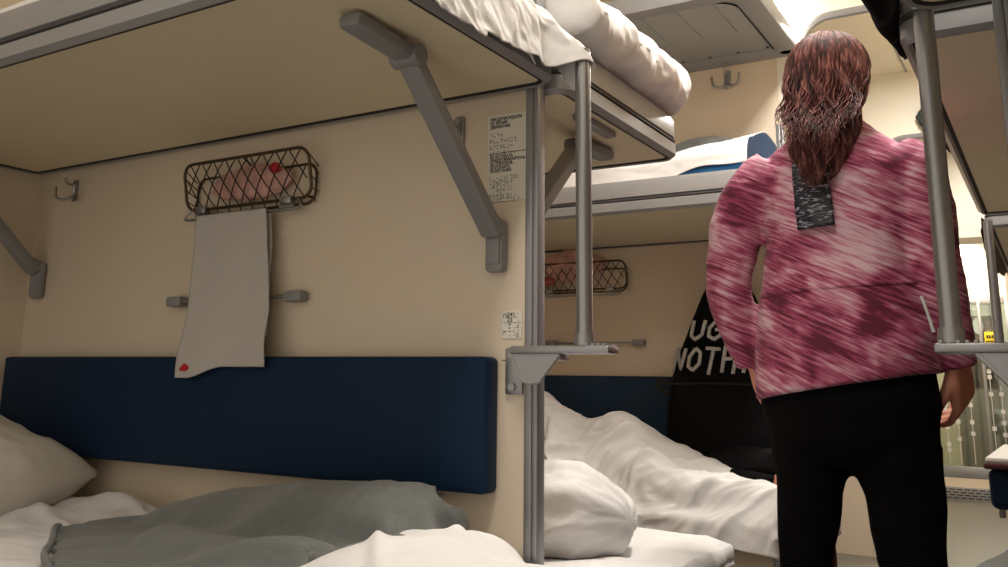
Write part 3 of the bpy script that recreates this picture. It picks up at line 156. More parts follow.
-2,-5,3,6,-26,7,4,22,-13,-5,-5,-7,3,-7,3,-5,0,4,20,16,1,19,20,-21,-35,14,-6,-33,2,25,26,0,-22,-7,14,15,5,-10,-13,-34,26,6,1,0,-21,-1,-6,15,14,0,-11,-3,-5,-12,7,-9,3,-4,42,15,6,15,20,-25,-35,13,-32,8,-29,30,25,10,22,-16,-17,-24,17,8,5,-24,
-20,-12,21,-7,10,-4,-16,2,7,16,3,-5,-17,-3,4,-7,2,-4,-3,62,21,13,19,-30,-35,15,-31,-32,14,-16,19,27,23,33,-4,-25,-16,-19,-3,5,12,-11,-15,-24,1,1,14,-8,2,3,7,9,-14,-6,6,-8,2,-3,-4,-5,101,10,20,-35,-32,13,-34,-34,-7,-2,25,18,31,-13,29,37,-22,
-21,-17,-3,-16,-8,-6,-7,-7,2,3,-9,0,2,5,9,-10,-2,5,-10,3,-6,-3,0,-9,128,18,-35,-32,7,-34,-33,-19,9,8,7,37,-17,35,13,26,17,-24,-15,-11,-5,-6,-6,-6,-5,-5,-5,-3,-4,-3,-2,-4,-2,-2,-4,0,-6,0,-6,-4,1,6427,40,41,40,39,40,24,25,39,10,-29,-9,-37,
-27,27,10,12,7,0,11,8,19,25,29,10,37,37,40,15,4,34,35,34,34,24,17,27,14,3,11,-2,-716,41,40,41,36,34,41,33,33,20,-34,-38,-39,-18,7,25,7,9,5,4,15,18,18,18,27,37,39,38,18,33,35,35,34,34,24,25,14,8,9,6,7,-736,41,40,40,40,33,27,41,40,4,-39,-38,
-5,-16,-28,17,19,4,5,8,19,25,20,15,39,20,36,38,24,40,33,40,34,33,27,21,18,8,9,1,9,-739,40,41,40,35,37,33,30,38,-5,-38,-19,-27,-8,0,-23,22,9,13,10,12,27,15,26,39,25,40,32,25,40,39,36,36,29,31,15,24,6,5,7,12,-745,40,40,40,34,28,26,39,37,-13,
-33,-35,-12,-2,-4,2,-19,25,11,7,18,27,19,36,24,36,40,30,31,40,39,36,32,35,23,24,20,4,13,2,17,-753,39,40,37,35,36,34,7,17,2,-32,-27,1,-12,6,-2,-5,-11,26,9,22,20,27,35,26,40,39,30,35,39,40,35,35,31,30,23,13,16,0,20,6,-758,39,40,40,38,38,31,
39,-33,-33,9,-13,-33,7,-1,-12,1,13,-2,22,20,26,25,35,30,39,40,33,38,39,40,36,31,36,22,22,30,-1,20,-1,28,-764,31,40,40,36,40,40,-11,8,-36,-35,3,-3,-25,0,10,-3,14,9,11,26,21,30,35,33,38,40,36,39,39,40,36,33,34,23,32,10,22,-6,31,31,-788,32,38,
39,40,41,30,-15,-27,11,-31,-31,-7,10,-4,-12,6,11,12,18,27,22,31,36,33,39,40,39,39,40,40,35,35,31,27,36,16,-5,32,31,-11,-755,36,27,34,39,38,5,-30,-5,-16,10,-15,-24,-11,-3,15,9,9,6,23,24,22,32,34,34,39,40,41,40,40,40,37,29,35,36,0,26,32,31,
-26,-18,-697,37,35,18,17,37,-19,-9,-29,-8,0,12,1,-4,-7,-17,11,13,18,24,23,23,33,35,34,40,40,41,39,40,40,35,40,35,10,36,30,26,-19,-7,-1,-671,25,35,37,-26,2,19,-37,-13,24,-26,-22,2,3,5,9,25,-1,21,22,22,20,34,34,35,40,40,41,40,40,40,37,29,32,
39,3,14,20,32,17,2,-692,31,26,-1,37,1,-39,-5,-37,19,14,-20,-28,19,0,18,3,6,22,22,21,16,35,32,39,39,40,40,40,40,40,33,37,35,12,21,29,11,-3,20,29,-692,37,7,26,20,5,-36,-35,5,-29,15,23,-10,-28,30,7,7,6,17,25,13,20,31,36,40,40,39,40,40,40,39,
32,38,27,23,30,19,14,10,8,2,-687,27,14,37,-8,31,-33,-37,-10,-4,1,4,27,-5,-24,33,9,9,22,15,9,28,25,39,40,39,40,39,40,41,37,34,35,30,27,22,13,9,16,1,9,-684,-9,38,10,38,18,-35,7,-15,-5,1,-1,-17,21,2,-22,32,20,19,5,21,16,31,40,40,39,40,37,40,
41,38,33,34,30,21,25,16,8,6,8,2,-705,38,-9,28,37,26,10,-19,3,-7,-7,-16,1,-16,6,13,-18,33,15,26,8,24,34,40,39,40,35,39,40,41,37,33,35,28,21,24,14,8,9,5,6,-679,-22,37,32,-11,21,38,3,-15,-5,-4,-7,-15,13,-2,0,-1,-9,30,18,29,19,39,40,39,36,38,
38,40,40,37,33,36,25,22,23,13,7,7,7,-3,-702,2,24,26,21,20,12,7,3,-16,-8,-8,-7,0,0,1,4,14,5,22,25,33,47,37,38,39,36,39,39,39,37,32,35,23,23,23,13,5,11,1,4,-745,12,27,27,20,16,16,12,9,2,-2,-4,-14,0,-2,0,13,6,9,16,24,33,54,38,36,37,37,38,38,
40,35,36,30,29,16,23,7,13,3,3,8,-782,24,24,23,20,17,17,16,6,4,4,4,5,3,2,-2,-11,14,21,18,22,30,57,40,31,36,38,38,38,40,34,33,36,21,27,14,10,4,11,5,-1,-808,24,24,22,16,18,19,18,-3,4,4,4,5,5,9,12,20,26,19,16,9,35,41,45,30,38,38,38,38,40,33,37,
28,31,21,6,15,3,8,8,1,-841,24,24,18,17,18,18,20,12,-2,7,24,20,17,15,15,14,14,11,1,37,36,30,39,28,40,38,39,37,39,34,37,24,32,13,21,0,12,1,10,3,-873,25,22,16,16,18,20,20,20,14,13,13,11,11,9,15,16,19,24,34,38,31,22,40,28,40,37,40,39,37,37,33,
23,29,22,7,15,-2,10,2,6,-905,24,17,16,18,19,20,19,21,15,10,11,10,12,19,22,27,32,36,38,32,31,15,40,27,40,39,38,40,36,34,35,24,23,28,8,8,6,-1,7,6,-937,19,18,19,19,18,17,20,21,10,11,12,19,25,29,31,35,38,37,30,34,27,13,37,29,39,41,37,40,37,33,
35,25,23,23,10,1,6,10,-2,8,-952,33,16,4,13,15,20,10,21,7,19,29,33,37,25,37,36,38,28,33,33,25,12,33,31,39,40,38,40,37,33,34,23,27,15,7,12,4,4,2,5,-964,35,9,9,6,13,13,13,12,33,39,30,38,24,39,33,39,31,26,35,22,33,13,27,35,37,41,38,41,36,34,32,
23,25,14,7,13,4,0,5,4,-978,36,13,2,6,14,11,14,37,36,37,36,26,34,39,36,31,26,33,29,17,36,22,18,40,34,40,40,40,35,34,32,25,20,18,10,6,-2,6,5,3,-991,37,6,16,4,12,18,19,39,37,33,39,32,39,34,34,27,29,28,27,16,37,27,17,40,34,40,40,40,35,34,31,21,
23,17,3,5,9,1,7,1,-1002,29,30,-4,13,15,21,23,35,37,39,40,36,35,34,30,29,27,27,27,13,39,31,18,38,35,40,39,40,35,34,30,22,26,9,11,5,0,5,5,6,-1012,32,11,26,11,9,20,27,34,37,40,36,32,35,39,32,29,26,26,26,13,38,34,22,35,36,41,39,40,34,34,30,23,
21,11,11,-2,7,5,9,2,-1014,15,28,13,16,22,20,26,34,36,36,37,40,36,31,27,23,35,26,27,13,38,34,34,26,38,40,39,40,34,35,29,21,23,14,2,4,13,3,0,6,-1016,8,31,22,21,20,17,29,33,37,39,39,33,26,17,28,33,29,36,27,14,37,31,37,31,40,39,39,40,34,34,30,
21,25,6,9,12,5,-2,3,7,-1016,0,24,30,15,28,33,27,31,37,40,31,18,24,32,22,23,33,35,37,14,31,37,39,33,40,39,40,40,34,34,31,20,25,10,11,11,-1,6,-2,6,-1019,-4,21,29,34,32,23,35,29,38,29,34,24,19,13,25,29,28,33,37,31,22,40,35,40,39,40,39,40,35,
35,30,21,24,12,14,0,4,2,7,3,-1021,-9,34,33,30,23,36,28,35,34,30,22,18,14,24,21,33,29,27,34,33,27,40,38,40,39,41,40,40,35,35,32,21,24,17,4,8,2,10,-4,9,-1028,-8,27,39,28,35,29,35,32,28,21,19,19,18,16,26,32,34,30,22,32,36,43,40,40,39,41,41,41,
35,34,33,22,27,12,7,8,7,9,16,1,-1046,-7,21,39,36,33,33,30,30,19,15,17,18,20,27,31,28,29,31,29,28,36,43,42,41,41,42,40,41,36,34,33,25,22,25,14,13,12,10,10,8,-1075,-5,15,38,38,34,31,33,20,18,22,22,15,20,20,34,31,32,32,30,25,38,41,43,40,40,42,
40,40,38,33,34,23,29,9,7,9,18,-3,4,7,-1036,-3,8,36,39,35,34,23,27,23,19,8,18,19,24,32,33,34,34,23,41,39,39,39,40,40,40,41,40,38,31,35,22,23,27,-1,6,-1,6,15,1,-1027,-2,4,34,40,34,34,27,25,17,11,12,16,24,31,32,33,34,21,40,40,39,40,38,38,40,
40,39,40,39,30,35,27,23,13,24,-3,3,14,-4,5,-1027,1,-1,31,40,36,30,28,16,22,4,16,18,26,30,33,36,21,40,41,39,39,39,39,35,40,39,40,40,38,30,35,22,29,11,17,21,6,4,12,-4,-1040,2,-2,26,41,37,31,21,21,8,10,14,21,27,33,35,24,39,41,40,40,38,39,38,
34,40,38,40,40,37,29,37,21,22,27,6,13,22,11,5,13,-1060,3,-2,21,41,38,30,23,13,10,5,17,21,29,34,26,39,41,40,40,39,40,37,39,34,39,37,40,39,38,28,38,25,20,16,25,12,4,13,15,21,-1069,3,-2,18,40,39,28,20,9,5,13,19,21,31,26,40,38,41,39,40,40,39,
38,39,34,38,36,40,39,38,28,38,27,19,15,15,26,15,3,23,16,-1075,5,-4,15,39,40,26,9,11,17,6,19,20,29,40,38,39,40,39,40,39,39,39,39,34,37,34,40,39,40,27,38,29,20,14,13,18,22,18,9,28,-1084,3,-3,12,37,41,18,24,12,5,8,15,35,26,40,39,38,36,39,40,
39,41,38,39,35,32,36,40,40,41,27,38,28,25,11,16,10,21,15,21,32,-1091,4,-2,8,35,40,25,20,6,-1,13,29,20,39,39,36,35,40,37,40,41,39,39,38,35,34,33,40,40,41,31,36,28,25,12,16,12,13,21,26,34,-1099,8,-3,4,32,41,29,15,2,1,22,21,23,40,36,37,40,34,
41,40,39,41,39,38,34,32,34,41,40,40,35,35,28,23,18,12,15,13,19,30,36,-1102,0,5,-1,29,41,31,11,-1,5,23,22,23,39,40,38,34,38,40,40,40,40,39,37,33,33,35,40,40,40,37,35,28,23,19,15,16,18,12,33,38,-1109,2,4,-4,27,41,32,9,0,10,10,22,38,39,35,36,
36,38,40,40,40,40,39,37,33,34,33,40,40,41,36,36,27,25,11,17,14,18,24,36,39,-1115,2,1,-2,24,39,34,1,12,3,16,30,24,38,39,40,39,33,39,40,40,41,37,40,33,30,35,39,40,40,38,34,27,22,18,19,14,13,31,38,40,-1122,5,-3,-1,21,39,33,7,2,8,21,18,38,39,
39,38,32,35,39,39,41,40,39,38,35,32,32,39,39,40,38,33,28,18,16,20,14,21,36,40,40,-1128,0,3,-4,19,38,33,11,3,6,14,27,37,39,40,35,35,33,38,39,40,41,39,39,36,31,30,39,39,40,39,31,27,16,15,18,20,28,41,38,40,-1133,0,4,-6,15,37,34,13,4,6,15,32,
32,39,40,36,35,31,38,38,40,40,40,39,36,30,35,34,40,40,38,30,25,20,9,20,25,34,40,40,40,-1141,7,-4,-1,10,37,32,18,3,5,19,27,35,39,40,40,31,30,38,37,39,40,40,40,35,33,32,33,41,41,39,29,25,10,22,17,29,37,40,41,40,-1142,-5,9,-8,9,34,32,19,4,7,
20,25,38,40,40,38,30,32,35,37,38,40,41,40,36,31,31,33,41,41,39,33,21,9,16,27,33,40,40,40,40,-1146,-2,-3,7,-1,33,31,23,6,7,18,27,38,39,41,35,34,30,35,39,34,40,39,39,35,34,29,40,33,37,39,40,10,24,12,36,31,40,41,40,41,-1150,-2,-2,-5,17,14,35,
23,12,6,19,28,37,40,40,36,32,32,36,40,28,39,36,40,35,28,39,39,33,33,39,39,18,11,23,34,40,40,40,41,40,-1152,-3,4,-5,2,23,24,32,7,12,19,30,35,40,41,36,31,35,39,18,40,34,39,40,29,38,40,38,31,30,40,37,7,25,29,38,40,40,40,41,40,-1155,-3,2,-3,9,
6,31,26,19,7,19,30,35,41,40,35,33,39,19,27,36,38,40,34,39,38,38,31,37,36,31,34,11,39,23,39,41,40,40,41,40,-1158,1,-6,8,-3,12,19,31,21,10,19,30,37,40,40,35,37,20,32,38,27,32,39,40,35,34,40,31,39,41,24,20,28,36,36,38,39,40,40,41,40,-1163,3,
-1,-1,2,17,8,29,25,12,18,31,37,41,40,37,24,34,39,34,30,17,40,38,29,41,39,34,40,21,39,39,18,39,36,37,39,40,40,41,40,-1166,-2,7,-1,-2,19,16,9,28,19,19,30,39,40,40,33,36,35,26,19,38,23,40,26,40,40,40,40,37,21,34,39,38,27,38,36,41,40,40,40,41,
-1168,-1,-2,5,-1,15,24,15,11,24,19,31,39,42,41,37,31,18,22,26,33,36,24,40,41,40,40,39,31,34,27,39,40,35,36,40,38,40,41,40,40,-1181,6,3,-3,5,15,25,17,16,12,18,34,41,47,39,28,23,21,25,32,16,35,39,41,39,40,39,40,30,39,24,40,41,38,37,41,39,41,
40,41,40,-1204,8,8,7,11,11,12,13,19,18,33,33,38,45,39,33,27,13,16,21,24,40,40,40,39,40,38,40,39,32,27,38,40,41,40,40,41,40,41,40,40,-1173,11,10,12,7,14,7,-3,26,14,34,34,28,33,19,32,37,36,26,25,-11,40,40,39,40,39,40,40,40,33,27,40,40,40,41,
40,39,40,41,40,40,-1127,12,9,12,3,-3,-12,27,-3,34,28,31,34,4,16,27,37,37,35,19,38,7,29,39,40,40,39,40,33,40,40,33,38,40,40,40,41,40,40,40,40,-1078,2,-11,-24,6,8,25,-7,20,34,21,39,23,-24,38,9,37,33,33,36,34,33,16,26,39,40,40,35,40,40,37,38,
40,39,40,40,39,41,39,41,40,-1080,-13,-23,19,5,24,-3,18,13,37,23,20,23,-37,34,30,26,20,32,36,36,27,30,36,32,40,38,40,37,40,40,37,40,41,37,40,41,40,40,40,40,-1108,-8,21,11,19,1,19,14,15,36,32,27,-28,16,-18,36,16,29,25,37,36,34,37,34,29,40,40,
37,40,40,40,39,40,38,40,40,40,40,40,40,41,-1109,23,10,7,13,20,5,2,36,36,24,29,-19,-33,21,11,20,22,28,37,29,35,36,37,38,40,40,37,41,40,41,39,39,40,41,39,41,40,40,40,40,-1080,12,6,13,25,-5,-4,29,36,35,33,-1,-27,-1,-36,26,31,18,29,33,36,37,37,
37,38,39,39,39,40,40,40,41,40,41,40,40,40,41,39,41,40,1016,0,0,7,-7,0,29,-31,0,39,-25,15,7,25,30,33,35,34,34,35,34,32,30,29,32,-5,12,7,28,-30,-20,-21,-21,-21,-22,-30,-29,-35,-36,-37,-36,-121,0,0,0,18,-18,0,22,-23,33,19,1,-2,31,35,31,34,34,
34,34,33,33,32,33,29,11,8,-1,28,-22,-21,-20,-22,-22,-31,-30,-35,-36,-37,-36,-37,-140,0,0,0,2,24,-26,0,2,40,-1,6,32,31,28,34,33,34,34,34,33,29,31,34,11,31,18,9,-29,4,-23,-10,-20,-25,-28,-33,-34,-36,-36,-38,-35,-160,0,0,0,20,-16,21,-25,12,39,
-5,30,21,34,36,30,32,34,33,34,34,28,33,29,11,28,5,23,-29,-8,-3,-19,-19,-27,-25,-35,-32,-36,-37,-36,-36,-179,0,0,5,22,-27,27,6,-10,37,13,10,34,36,35,36,32,31,33,35,32,28,32,18,29,17,3,24,-24,-4,-10,-18,-24,-20,-31,-31,-33,-37,-35,-37,-34,
-200,6,-6,16,-14,19,-21,38,11,16,17,22,35,35,35,36,34,35,30,35,30,31,28,19,28,7,9,24,-21,-10,-4,-20,-20,-25,-27,-31,-36,-34,-37,-33,-36,-209,-9,-3,0,11,-11,23,5,23,22,36,29,20,37,35,32,37,35,36,32,32,28,28,19,26,10,4,21,-14,-11,-7,-18,-25,
-20,-33,-32,-27,-37,-33,-36,-29,-248,26,-3,-6,-17,0,0,33,39,17,20,40,37,26,36,36,35,35,36,35,29,31,25,19,23,12,4,16,-12,-10,-7,-18,-24,-21,-32,-23,-36,-32,-37,-25,-26,-280,25,-15,-9,-2,0,22,33,23,34,24,23,37,38,35,34,37,36,35,34,28,34,24,
19,22,10,5,11,-9,-10,-8,-20,-20,-25,-29,-19,-35,-38,-19,-26,-32,-308,0,29,-21,-8,12,34,6,40,33,25,34,31,35,35,36,35,36,37,31,30,32,24,19,23,12,4,9,-6,-12,-7,-17,-28,-22,-16,-40,-26,-19,-24,-31,-37,-328,0,-1,24,17,-3,-5,38,19,39,40,30,38,36,
35,34,36,36,34,30,30,31,23,18,23,8,5,8,-8,-10,-8,-20,-9,-19,-38,-12,-25,-31,-35,-39,-40,-300,-29,-2,0,32,27,21,-4,35,32,30,33,39,40,39,38,28,39,32,31,32,32,20,20,20,7,7,6,-10,-9,-9,-14,-29,-25,-10,-39,-37,-35,-18,-34,-38,-325,26,-28,27,-4,
36,12,40,13,35,36,34,27,34,40,33,39,38,32,31,31,35,19,23,9,6,8,7,-10,-8,-9,-24,-18,-20,-39,-34,-28,-38,-40,-33,-29,-311,-2,39,-30,32,37,19,18,41,25,36,33,36,27,28,37,38,38,34,30,35,33,24,16,3,8,10,-5,-10,-7,-10,-25,-16,-29,-33,-27,-36,-37,
-39,-39,-40,-278,21,-24,14,27,24,22,16,39,39,39,37,31,38,30,23,38,37,31,36,37,27,30,8,1,12,2,-9,-9,-5,-14,-25,-19,-28,-29,-35,-38,-39,-37,-40,-39,-283,38,11,-26,14,36,19,34,38,39,38,39,37,34,38,34,21,33,34,38,32,35,24,2,5,10,-6,-16,-7,-5,
-14,-25,-22,-27,-35,-32,-37,-39,-39,-39,-40,-270,-5,39,22,15,-5,29,36,39,40,39,37,39,37,38,38,36,21,35,30,37,31,21,0,7,2,-20,-10,-8,-6,-17,-24,-21,-29,-34,-33,-37,-40,-38,-40,-39,-268,18,-14,20,39,30,13,41,36,40,40,39,36,38,40,40,39,38,24,
35,28,31,14,-2,12,-17,-15,-13,-6,-9,-18,-23,-20,-32,-34,-34,-37,-40,-39,-39,-41,-257,1,31,-22,31,31,39,40,40,36,39,39,39,40,39,40,40,37,40,35,31,27,5,3,-14,-11,-16,-12,-12,-9,-17,-25,-21,-33,-33,-33,-38,-40,-38,-40,-40,-248,26,-17,3,32,36,
36,39,40,40,40,39,38,40,40,39,38,39,39,38,35,30,10,-14,-18,-17,-16,-14,-14,-7,-20,-20,-27,-27,-37,-34,-39,-38,-39,-40,-40,-239,0,0,22,33,34,35,37,40,40,40,40,41,39,40,40,39,38,35,37,34,31,7,-13,-28,-17,-15,-15,-12,-10,-22,-22,-19,-35,-30,
-37,-39,-39,-39,-39,-40,-231,0,6,29,36,32,33,34,37,39,40,40,40,40,40,39,35,30,36,37,39,17,6,-7,-30,-13,-12,-14,-14,-10,-22,-17,-29,-26,-34,-40,-37,-40,-39,-39,-39,-223,1,16,34,37,33,35,21,39,38,40,33,35,36,37,38,38,37,39,41,3,17,26,-9,-28,
-8,-12,-11,-16,-11,-23,-15,-33,-26,-37,-34,-40,-38,-41,-38,-40,-214,5,26,37,37,36,27,22,33,38,38,38,39,38,36,38,37,35,31,0,13,25,32,-2,-29,-4,-18,-5,-11,-17,-17,-23,-33,-28,-33,-39,-38,-40,-39,-40,-39,-205,11,37,37,36,34,32,21,29,37,38,37,
38,39,35,33,28,24,3,11,24,26,35,7,-29,-7,-10,-13,-5,-18,-23,-19,-32,-33,-29,-40,-39,-39,-40,-40,-39,-198,30,34,35,33,34,34,31,20,37,38,38,35,31,26,25,20,11,6,26,21,30,36,15,-28,-10,-2,-17,-4,-17,-23,-21,-31,-33,-33,-38,-41,-39,-39,-40,-39,
-190,19,36,40,37,37,32,39,26,36,36,26,23,17,30,15,18,7,28,23,22,31,37,22,-26,-11,-1,-13,-5,-17,-24,-22,-32,-31,-37,-39,-38,-40,-40,-39,-40,-183,15,39,39,39,38,37,37,39,22,10,26,16,31,12,22,10,25,31,20,34,22,36,29,-20,-15,1,-11,-5,-17,-23,
-25,-33,-31,-38,-39,-38,-40,-40,-40,-39,-176,12,38,40,40,37,39,37,16,17,17,19,29,21,11,18,26,29,24,28,36,17,33,34,-9,-21,2,-10,-5,-19,-22,-25,-32,-35,-36,-39,-39,-40,-40,-39,-40,-173,13,39,37,40,38,35,35,11,17,26,8,25,11,22,22,30,27,29,29,
36,15,29,35,1,-22,1,-9,-5,-20,-22,-25,-35,-33,-36,-40,-40,-39,-40,-39,-40,-173,27,26,39,38,38,34,32,19,16,10,10,19,21,21,27,27,29,31,29,37,12,26,34,12,-21,-1,-9,-6,-21,-21,-27,-34,-31,-39,-39,-39,-40,-40,-40,-39,-175,22,39,29,38,38,35,30,
22,15,10,19,24,19,11,25,27,30,31,30,37,12,22,31,20,-18,-2,-9,-7,-21,-21,-27,-34,-34,-38,-38,-40,-40,-40,-39,-40,-184,37,27,37,36,33,35,30,24,19,18,16,5,20,25,29,33,19,30,29,39,12,22,21,29,-14,-3,-10,-7,-22,-20,-28,-34,-33,-38,-40,-40,-38,
-40,-40,-40,-186,39,25,32,34,34,36,27,24,18,9,13,22,32,37,29,22,26,16,30,37,15,26,14,25,-4,-10,-8,-7,-22,-21,-27,-34,-32,-39,-40,-38,-40,-40,-40,-39,-190,40,31,27,37,29,22,29,26,16,9,26,35,33,24,34,33,23,19,15,37,26,16,11,22,1,-10,-7,-8,
-22,-21,-26,-35,-32,-39,-39,-38,-41,-40,-40,-39,-192,40,33,28,21,25,31,21,28,14,27,22,32,36,38,31,28,29,22,14,25,33,3,20,7,10,-4,-10,-6,-22,-21,-27,-34,-32,-39,-38,-40,-40,-40,-39,-40,-193,39,23,22,26,32,20,29,19,21,28,33,36,38,33,34,22,27,
30,20,23,29,1,13,6,12,-3,-9,-7,-22,-20,-26,-34,-33,-36,-40,-40,-40,-38,-41,-39,-195,39,29,13,29,19,27,21,24,29,34,35,36,37,37,30,25,20,28,35,27,18,1,1,9,11,-4,-9,-5,-22,-22,-23,-34,-31,-38,-40,-39,-39,-39,-36,-40,-200,39,34,10,20,22,22,27,
28,35,37,37,36,35,30,25,28,28,25,28,30,19,4,1,2,3,3,-10,-7,-20,-22,-24,-31,-34,-32,-37,-38,-38,-38,-39,-39,-206,40,37,13,14,20,26,23,36,35,34,34,38,34,35,20,25,24,24,27,31,12,5,-4,6,5,5,-9,-8,-15,-25,-22,-33,-28,-38,-38,-38,-36,-39,-37,-39,
-200,39,40,17,10,19,23,33,30,32,37,40,36,36,31,25,23,20,21,33,1,7,8,9,7,6,6,-9,-8,-14,-25,-22,-33,-32,-30,-40,-38,-39,-38,-36,-39,-193,41,40,22,6,20,23,30,32,36,39,39,37,32,24,24,21,22,34,-1,3,10,6,12,11,5,7,-7,-6,-13,-26,-21,-28,-33,-38,
-31,-39,-39,-36,-40,-38,-185,40,41,26,3,19,27,28,37,35,40,38,36,30,26,22,16,35,-3,0,6,9,9,10,17,5,8,-5,-3,-14,-27,-18,-33,-28,-37,-36,-33,-38,-39,-36,-39,-179,40,41,30,3,16,25,34,35,39,40,38,34,30,23,18,32,-10,0,6,6,11,9,11,18,6,10,-5,2,
-16,-27,-16,-33,-33,-29,-39,-36,-34,-37,-38,-36,-174,40,40,35,4,13,26,33,39,39,41,37,35,27,21,31,-9,2,5,-3,8,6,13,9,18,9,13,-7,7,-16,-27,-15,-31,-33,-35,-31,-37,-39,-36,-36,-34,-167,40,40,36,9,8,28,35,40,40,39,35,34,25,31,-2,14,-1,-9,-4,7,
8,11,9,19,11,15,-7,8,-13,-28,-14,-29,-34,-36,-36,-30,-36,-39,-32,-35,-162,40,40,37,12,4,31,39,39,37,40,36,34,28,5,13,11,-7,-8,-9,7,7,10,8,18,15,18,-7,8,-9,-29,-13,-28,-34,-36,-37,-34,-33,-35,-37,-28,-158,39,41,39,16,0,37,32,39,40,39,37,22,
30,2,12,12,-16,-12,-1,9,1,11,9,17,22,16,-6,3,-1,-28,-16,-28,-31,-38,-35,-38,-33,-36,-33,-23,-155,39,41,39,21,0,32,35,40,40,39,29,35,6,12,18,-15,-4,-15,4,-1,10,6,14,16,18,21,-3,5,-2,-26,-17,-29,-30,-37,-36,-37,-37,-34,-29,-20,-154,40,41,40,
24,1,28,38,40,41,33,34,34,7,16,-15,3,-20,-5,-1,10,1,8,12,19,21,19,4,0,-4,-19,-20,-28,-33,-34,-37,-36,-37,-34,-26,-17,-153,41,40,41,27,2,26,39,40,40,34,34,32,12,-7,11,-22,-12,-9,-1,3,5,8,13,21,20,18,5,5,-8,-17,-20,-28,-33,-34,-36,-35,-35,
-37,-22,-11,-154,40,40,41,30,4,24,40,40,40,39,34,13,11,20,-19,-17,-15,-6,-3,0,6,7,14,20,20,19,7,4,-6,-17,-18,-31,-31,-38,-34,-37,-34,-32,-17,-6,-157,40,40,41,32,8,22,41,39,40,38,27,32,15,-11,-7,-12,-24,-9,-5,-2,1,14,6,21,24,19,10,2,-6,-14,
-22,-29,-33,-35,-34,-36,-36,-26,-12,-2,-161,40,40,40,34,11,21,40,40,40,35,36,14,10,14,-13,-26,-20,-11,-8,-4,2,8,12,16,23,21,10,5,-6,-13,-23,-28,-35,-36,-33,-36,-34,-16,-8,-1,-166,40,40,40,36,13,22,39,40,40,38,30,17,11,9,-20,-20,-23,-12,-13,
-2,-1,6,10,16,24,23,11,6,-6,-12,-25,-30,-35,-35,-34,-34,-28,-3,-12,0,-171,41,40,40,38,15,22,38,40,41,37,25,25,10,2,-19,-20,-26,-14,-11,-8,-2,3,10,16,24,18,19,6,-5,-13,-26,-31,-33,-37,-34,-31,-21,-7,-1,0,-175,40,41,40,39,16,25,36,41,40,36,
30,20,9,-6,-8,-26,-27,-14,-16,-9,-4,2,8,16,21,22,22,10,-6,-15,-28,-30,-37,-33,-35,-27,-16,-2,0,0,-179,41,39,40,40,21,24,36,40,40,36,32,15,9,-2,-13,-27,-26,-19,-16,-13,-5,1,5,16,23,23,21,7,-4,-13,-25,-34,-37,-35,-30,-22,-9,0,0,0,-182,40,40,
40,41,23,25,34,40,40,36,30,15,10,-3,-19,-22,-27,-20,-9,-23,-3,9,-10,18,19,25,-4,16,-16,-8,-6,-37,-32,-36,-18,-26,0,0,0,0,-185,40,40,40,37,38,19,33,38,40,37,29,15,11,-6,-20,-25,-24,-18,-9,-29,9,-19,2,17,26,-8,7,18,-20,-3,0,-34,-37,-31,-21,
-7,0,0,0,0,-189,40,40,40,41,33,32,24,40,39,36,27,20,4,-6,-19,-26,-20,-10,-34,-7,-20,-11,6,26,-9,0,12,18,-23,-2,8,-36,-32,-26,-15,4,-5,0,0,0,-193,41,40,40,40,40,26,29,36,40,36,27,20,2,-7,-20,-24,-10,-35,-30,-18,-15,-8,19,-6,15,-14,20,11,-18,
24,-19,-36,-14,-34,-5,0,0,0,0,0,-196,40,41,40,40,39,35,25,35,39,36,28,16,5,-9,-21,-14,-34,-26,-12,-30,-25,-8,5,20,-18,-1,21,3,-7,31,-35,-28,-18,-17,11,-11,0,0,0,0,-199,40,40,41,40,36,40,28,32,39,37,27,16,4,-11,-14,-33,-20,-12,-22,-27,-36,
-4,14,-24,-1,-2,17,-7,34,-9,0,-36,-9,-19,13,-13,0,0,0,0,-202,40,40,40,41,36,37,39,29,36,36,28,17,1,-8,-25,-15,-20,-30,-34,-13,-33,5,-24,-5,-2,-3,5,13,33,-21,-12,6,-30,13,-18,4,-4,0,0,0,-206,41,40,40,41,38,33,37,39,32,37,28,16,-2,-7,-17,-26,
-35,-33,-30,-24,-9,-24,-6,-2,1,1,2,25,20,-28,-11,-8,21,-18,8,-13,-1,0,0,0,-209,40,40,41,41,38,32,36,38,40,39,28,12,0,-12,-29,-33,-33,-31,-24,-34,-20,0,0,7,2,-9,1,24,9,-29,-5,0,14,-14,0,9,-2,-1,0,-2,-214,40,39,39,40,39,38,39,35,36,23,25,18,
7,-18,-25,-29,-37,-36,-32,-31,0,0,0,5,-8,9,1,-12,18,-24,8,1,-2,-1,-2,-2,-2,-1,-3,2,-206,39,39,38,38,38,39,37,31,17,22,20,12,7,-9,-22,-14,-20,-26,-27,-39,4,-4,-4,-5,-6,-6,-5,-6,0,-6,-3,-2,-3,-2,-3,-3,-3,-2,-2,-2,-168,38,40,38,36,37,35,27,19,
21,24,13,19,21,-30,-16,-16,-17,-19,-31,-12,-36,4,-7,-8,-7,-6,-5,-2,-4,-5,-3,-4,-3,-3,-3,-2,-3,-2,-3,-2,-127,35,36,32,35,35,24,19,31,21,13,11,21,20,-16,-32,-13,-19,-18,-17,-19,-20,-15,-16,-7,-6,-7,-3,-5,-5,-4,-4,-4,-3,-2,-3,-3,-1,-3,-3,-4,
-103,36,33,33,35,22,20,33,20,17,14,16,21,14,-4,-23,-26,-25,-19,-17,-19,-18,-18,-12,-13,-4,-9,-3,-6,-5,-4,-4,-4,-3,-2,-3,-2,-3,-2,-3,-4,-81,35,32,35,21,20,33,21,21,14,18,23,8,29,-16,-17,-28,-23,-27,-16,-17,-20,-13,-15,-16,-6,-7,-7,-6,-5,-4,
